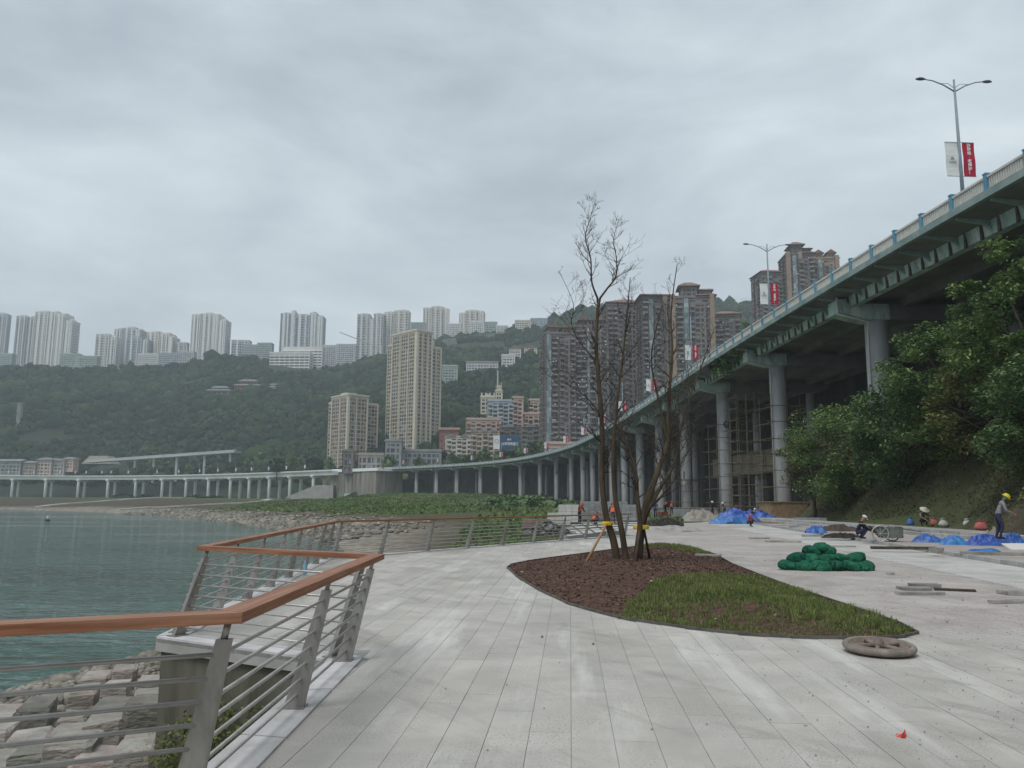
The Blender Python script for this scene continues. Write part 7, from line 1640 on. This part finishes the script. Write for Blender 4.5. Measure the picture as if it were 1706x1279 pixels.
scaffold(c3[0], c3[1], 14.5, 'tall scaffold round the column partly hidden by the left slope tree', 1.8)
scaffold(c3[0] - 2.2, c3[1] + 8, 16, 'narrow crowded scaffold just left of the tree-side column', 1.2, 1.4)
scaffold(c4[0], c4[1], 13.5, 'tall scaffold round the column with the dark ring', 1.9)
scaffold(c4[0] + 9, c4[1] + 6, 12, 'scaffold before the tan platform band', 2.4)
scaffold(c5[0], c5[1], 6.4, 'low scaffold with a plank deck where a worker stands', 2.0, deck=5.6)
person((c5[0] - 0.9, c5[1] - 2.1, 5.64), R(60), 'stand', dark, dark, 'worker in dark clothes standing on the plank deck of the low scaffold', 'helmet', HY)
# low base kerbs round column feet, yellow formwork
m_form = mat('plywood_formwork', (0.22, 0.15, 0.085), (0.32, 0.23, 0.14), scale=2, rough=0.9)
o = MB().box((0, 0, 0.8), (4.4, 4.2, 2.2)).box((0, 0, 2.0), (4.7, 4.5, 0.12)).build('formwork_box', m_form); o.location = (c3[0], c3[1], -0.3); tag(o, 'brown plywood formwork box round the foot of the tree-side column', 'formwork')
o = MB().box((0, 0, 0.45), (9, 3, 0.9)).box((0, 0, 0.95), (9.3, 3.2, 0.1)).build('concrete_plinth', m_stone); o.location = P(1140, 851, 118); o.location.z = -0.2; tag(o, 'low concrete plinth at the foot of the scaffolded columns', 'plinth')

# ------------------------------------------------------------------ beyond the far railing: apron, pebbles, block stacks
m_apr = mat('pale_apron', (0.42, 0.42, 0.40), (0.52, 0.52, 0.50), scale=0.8, rough=0.9, coord='World')
q = [G(945, 893, -0.25), G(1062, 880, -0.1), G(1062, 868, -0.1), G(935, 871, -0.25)]
ap = thing('concrete_apron', (0, 0, 0), 'pale concrete apron with dark grid bars behind the far railing', 'apron'); mb = MB(); mb.add([*q, *[v_ - Vector((0, 0, 0.6)) for v_ in q]], [(0, 1, 2, 3), (4, 7, 6, 5), (0, 4, 5, 1), (1, 5, 6, 2), (2, 6, 7, 3), (3, 7, 4, 0)]); mb.build('slab', m_apr, ap)
for f_ in (0.2, 0.35, 0.5, 0.65, 0.8): MB().span(q[0].lerp(q[1], f_) + Vector((0, 0, .03)), q[3].lerp(q[2], f_ - .12) + Vector((0, 0, .03)), 0.05, 0.05).build('bar', m_bpole, ap)
for f_ in (0.3, 0.55, 0.8): MB().span(q[0].lerp(q[3], f_) + Vector((0, 0, .05)), q[1].lerp(q[2], f_) + Vector((0, 0, .05)), 0.05, 0.05).build('bar', m_bpole, ap)
def rocks(name, xs, ys, zs, size, m, label, cat, seed, flat=0.6, parent=None):
    rs_ = np.random.default_rng(seed); n = len(xs); sz = size * np.exp(rs_.normal(0, 0.45, n)); V0 = np.array([[1, 0, 0], [0, 1, 0], [-1, 0, 0], [0, -1, 0], [0, 0, 1], [0, 0, -1], [.6, .6, .5], [-.6, .55, .55], [-.6, -.6, .45], [.6, -.6, .5]])
    F0 = np.array([[4, 0, 6], [4, 6, 1], [4, 1, 7], [4, 7, 2], [4, 2, 8], [4, 8, 3], [4, 3, 9], [4, 9, 0], [5, 6, 0], [5, 1, 6], [5, 7, 1], [5, 2, 7], [5, 8, 2], [5, 3, 8], [5, 9, 3], [5, 0, 9]])
    a = rs_.uniform(0, 6.28, n); ca_, sa_ = np.cos(a), np.sin(a); v = V0[None] * rs_.uniform(0.6, 1.25, (n, len(V0), 1)) * np.stack([sz, sz * rs_.uniform(.6, 1, n), sz * flat], 1)[:, None, :]
    x = v[..., 0] * ca_[:, None] - v[..., 1] * sa_[:, None]; y = v[..., 0] * sa_[:, None] + v[..., 1] * ca_[:, None]; v = np.stack([x + xs[:, None], y + ys[:, None], v[..., 2] + zs[:, None]], -1).reshape(-1, 3)
    f = (F0[None] + (np.arange(n) * len(V0))[:, None, None]).reshape(-1, 3); o = link(name, np_mesh(name, v, f, m), parent); tag(o, label, cat, kind='stuff'); return o
m_rock = mat('shore_rock', (0.13, 0.12, 0.10), (0.30, 0.275, 0.23), scale=0.8, rough=0.95, coord='World', island=0.35); m_peb = mat('grey_pebble', (0.06, 0.06, 0.06), (0.26, 0.26, 0.25), scale=2, rough=0.95, coord='World', island=0.5)
r = np.random.default_rng(91)
pc = G(915, 892, -0.3); n = 700; a = r.uniform(0, 6.28, n); rad = np.sqrt(r.uniform(0, 1, n)); rocks('pebble_heap', pc.x + rad * np.cos(a) * 1.7, pc.y + 1.2 + rad * np.sin(a) * 1.3, -0.35 + 0.85 * (1 - rad) + r.uniform(-.03, .05, n), 0.075, m_peb, 'heap of grey pebbles behind the far railing', 'pebbles', 5)
m_blk = mat('grey_paving_block', (0.22, 0.23, 0.235), (0.33, 0.34, 0.345), scale=3, rough=0.9, rnd=0.15); m_blk2 = mat('red_paving_block', (0.22, 0.15, 0.13), (0.3, 0.22, 0.2), scale=3, rough=0.9, rnd=0.15)
def stack(px, py, Y, nx_, ny_, nz_, m, label, s=(0.55, 0.5, 0.28)):
    c = P(px, py, Y); ro = thing('block_stack', (c.x, c.y, -0.15), label, 'block stack', 'stacks of paving blocks', random.uniform(-.2, .2)); bm_ = MB().box((0, 0, 0), (s[0] - .02, s[1] - .02, s[2] - .012)).mesh('block', m)
    MB().box(((nx_ - 1) * s[0] / 2, (ny_ - 1) * s[1] / 2, 0.06), (nx_ * s[0], ny_ * s[1], 0.1)).build('pallet', m_bark, ro)
    for i in range(nx_):
        for j in range(ny_):
            for k in range(nz_): link('block', bm_, ro, (i * s[0], j * s[1], 0.12 + (k + .5) * s[2]))
stack(936, 850, 66, 3, 2, 5, m_apr, 'white block stack left of the orange-vested workers')
stack(918, 856, 58, 3, 2, 3, m_apr, 'lower white block stack nearest the dark bushes')
stack(975, 845, 74, 6, 2, 6, m_blk, 'long grey block stack behind the orange-vested workers')
stack(1012, 845, 78, 4, 2, 6, m_blk, 'grey block stack behind the left stem of the bare tree')
stack(1044, 846, 72, 4, 2, 5, m_blk, 'grey block stack behind the middle stems of the bare tree')
stack(880, 866, 50, 3, 2, 2, m_blk2, 'low reddish block stack beside the far railing')
stack(1128, 850, 92, 5, 2, 3, m_blk, 'grey block stack right of the wheelbarrow group')
stack(1335, 876, 60, 4, 2, 2, m_blk, 'grey block stack beside the formwork box')

# ------------------------------------------------------------------ bank below the near railing
n = 7000; y = r.uniform(6, 60, n); sx_ = np.interp(y, [p[1] for p in SHORE[:8]], [p[0] for p in SHORE[:8]]); x = sx_ + r.uniform(-0.8, 7.5, n) * r.uniform(0, 1, n); rocks('bank_rubble', x, y, ground_h(x, y) + 0.02, 0.13, m_rock, 'loose rubble on the bank between the stone blocks and the water', 'rubble', 6)
n = 9000; t = r.uniform(0, 1, n) ** 0.8; pts = np.array(_far); sg = np.r_[0, np.cumsum(np.linalg.norm(np.diff(pts, axis=0), axis=1))]; s_ = t * sg[-3]; x = np.interp(s_, sg, pts[:, 0]); y = np.interp(s_, sg, pts[:, 1]); off = np.abs(r.normal(0, 9, n)) - 1.5; x = x + off * 0.75; y = y + off * 0.65
rocks('shore_rocks', x, y, ground_h(x, y) + 0.1, 0.42, m_rock, 'pale rocks along the far curving shore', 'rocks', 7)
m_block = mat('weathered_stone_block', (0.20, 0.19, 0.165), (0.33, 0.315, 0.28), scale=1.6, stretch=(1, 1, 2.5), rough=0.95, bump=0.8, bscale=6, bdist=0.08, rnd=0.35, c3=(0.33, 0.225, 0.20), c3scale=0.9, c3amt=0.6, coord='World')
def rough_block(seed, d):
    import bmesh
    bm = bmesh.new(); bmesh.ops.create_cube(bm, size=1.0); bmesh.ops.scale(bm, vec=d, verts=bm.verts); bmesh.ops.bevel(bm, geom=bm.edges[:], offset=0.05, segments=1, affect='EDGES'); rs_ = random.Random(seed)
    for v_ in bm.verts: v_.co += Vector((rs_.uniform(-.03, .03), rs_.uniform(-.03, .03), rs_.uniform(-.025, .025)))
    me_ = bpy.data.meshes.new('stone_block'); bm.to_mesh(me_); bm.free(); me_.materials.append(m_block); return me_
rs = random.Random(17); k = 0; names_c = ['leftmost', 'second', 'third', 'fourth', 'fifth', 'sixth', 'seventh']; rowsn = ['lowest row nearest the camera', 'second row up', 'third row up', 'fourth row up', 'top row towards the water']
for row, (py, n_, x0, x1) in enumerate(((1300, 5, -30, 250), (1255, 5, -40, 262), (1215, 5, -20, 270), (1180, 4, 60, 275), (1150, 3, 140, 272))):
    for j in range(n_):
        px = x0 + (x1 - x0) * (j + 0.5) / n_ + rs.uniform(-6, 6); c = hit(px, py); d = (rs.uniform(0.5, 0.68), rs.uniform(0.7, 1.2), rs.uniform(0.5, 0.7))
        o = link('stone_block', rough_block(k, d), None, (c.x, c.y, c.z + 0.02 + 0.12 * (k % 3)), rs.uniform(-0.06, 0.06) + 0.32); o.rotation_euler.x = rs.uniform(-.05, .02); o.rotation_euler.y = rs.uniform(-.04, .04)
        tag(o, 'squared stone block on the near bank, %s in the %s' % (names_c[j], rowsn[row]), 'stone block', 'stone blocks on the near bank'); k += 1
# buoy
c = G(79, 868, WATER_Z); bu = thing('buoy', c, 'small white-topped buoy floating on the river at the left', 'buoy'); MB().lathe([(0.3, -0.3), (0.55, -0.05), (0.55, 0.3), (0.3, 0.45)], 14).build('float', cloth('buoydark', (.03, .03, .035)), bu, True); MB().lathe([(0.25, 0.45), (0.22, 1.1), (0.05, 1.3)], 12).build('top_mark', m_white, bu, True)
# pale footpaths on the far bank
m_path = mat('pale_footpath', (0.36, 0.35, 0.33), (0.44, 0.43, 0.41), scale=0.5, rough=0.9, coord='World')
for pxs in ([(62, 845), (110, 840), (160, 836.5), (215, 832), (300, 829.5), (400, 827)], [(196, 850), (250, 846), (310, 843), (380, 839), (440, 835), (500, 832)]):
    ps = [hit(x, y) for x, y in pxs]; mb = MB()
    for a, b in zip(ps[:-1], ps[1:]):
        for j in range(6):
            p, q2 = a.lerp(b, j / 6), a.lerp(b, (j + 1) / 6); p.z, q2.z = ground_z(p) + .25, ground_z(q2) + .25; mb.span(p, q2, 3.4, 0.6)
    tag(mb.build('footpath', m_path), kind='structure')
# wheel tie on the far railing: a plastic bottle hanging from the outer railing
c = P(524, 895, 19.2); o = MB().lathe([(0.04, 0), (0.045, .02), (0.045, .2), (0.02, .26), (0.018, .3)], 10).build('plastic_bottle', mat('pale_blue_plastic', (0.25, 0.45, 0.6), rough=0.2), None, True)
p_ = Vector(BASE[3]).lerp(BASE[4], 0.62); o.location = (p_.x + 0.25, p_.y, 0.018); tag(o, 'pale blue plastic bottle standing by the outer railing', 'bottle')
# ------------------------------------------------------------------ small clutter along the site kerb and the slope foot
rs = random.Random(23)
clut = [(1290, 872, 'board'), (1312, 876, 'board'), (1330, 879, 'board'), (1345, 872, 'brick'), (1322, 868, 'board'), (1300, 866, 'brick'), (1375, 894, 'board'), (1390, 879, 'brick'), (1418, 880, 'board'), (1450, 878, 'brick'), (1498, 884, 'board'), (1505, 915, 'board'), (1560, 921, 'brick'), (1590, 889, 'brick'), (1665, 925, 'board'), (1480, 871, 'brick')]
for k, (px, py, kd) in enumerate(clut):
    lab = ('%s scrap board among the clutter along the site kerb, counted from the left' if kd == 'board' else '%s loose brick among the clutter along the site kerb, counted from the left') % ORD[sorted(q[0] for q in clut if q[2] == kd).index(px)]
    if kd == 'board': slab(px, py, rs.uniform(1.1, 2.2), rs.uniform(0.12, 0.3), rs.uniform(0.04, 0.1), rs.uniform(-0.5, 0.5), lab, z=0.1, m=rs.choice([m_stone, m_bark, m_form, m_blk]), name='board', cat='board', group='scrap boards along the site kerb')
    else: slab(px, py, rs.uniform(0.3, 0.5), 0.25, rs.uniform(0.15, 0.3), rs.uniform(-0.6, 0.6), lab, z=0.1, m=rs.choice([m_blk2, m_blk, m_stone]), name='brick', cat='brick', group='loose bricks along the site kerb')
c = G(1236, 858); bk = thing('bucket', (c.x, c.y + 2, 0), 'red plastic bucket upside down behind the violet-blue heap', 'bucket'); MB().lathe([(0.3, 0), (0.36, 0.7), (0.38, 0.72)], 16).build('body', m_sackr, bk, True); bk.location.z = 0.6
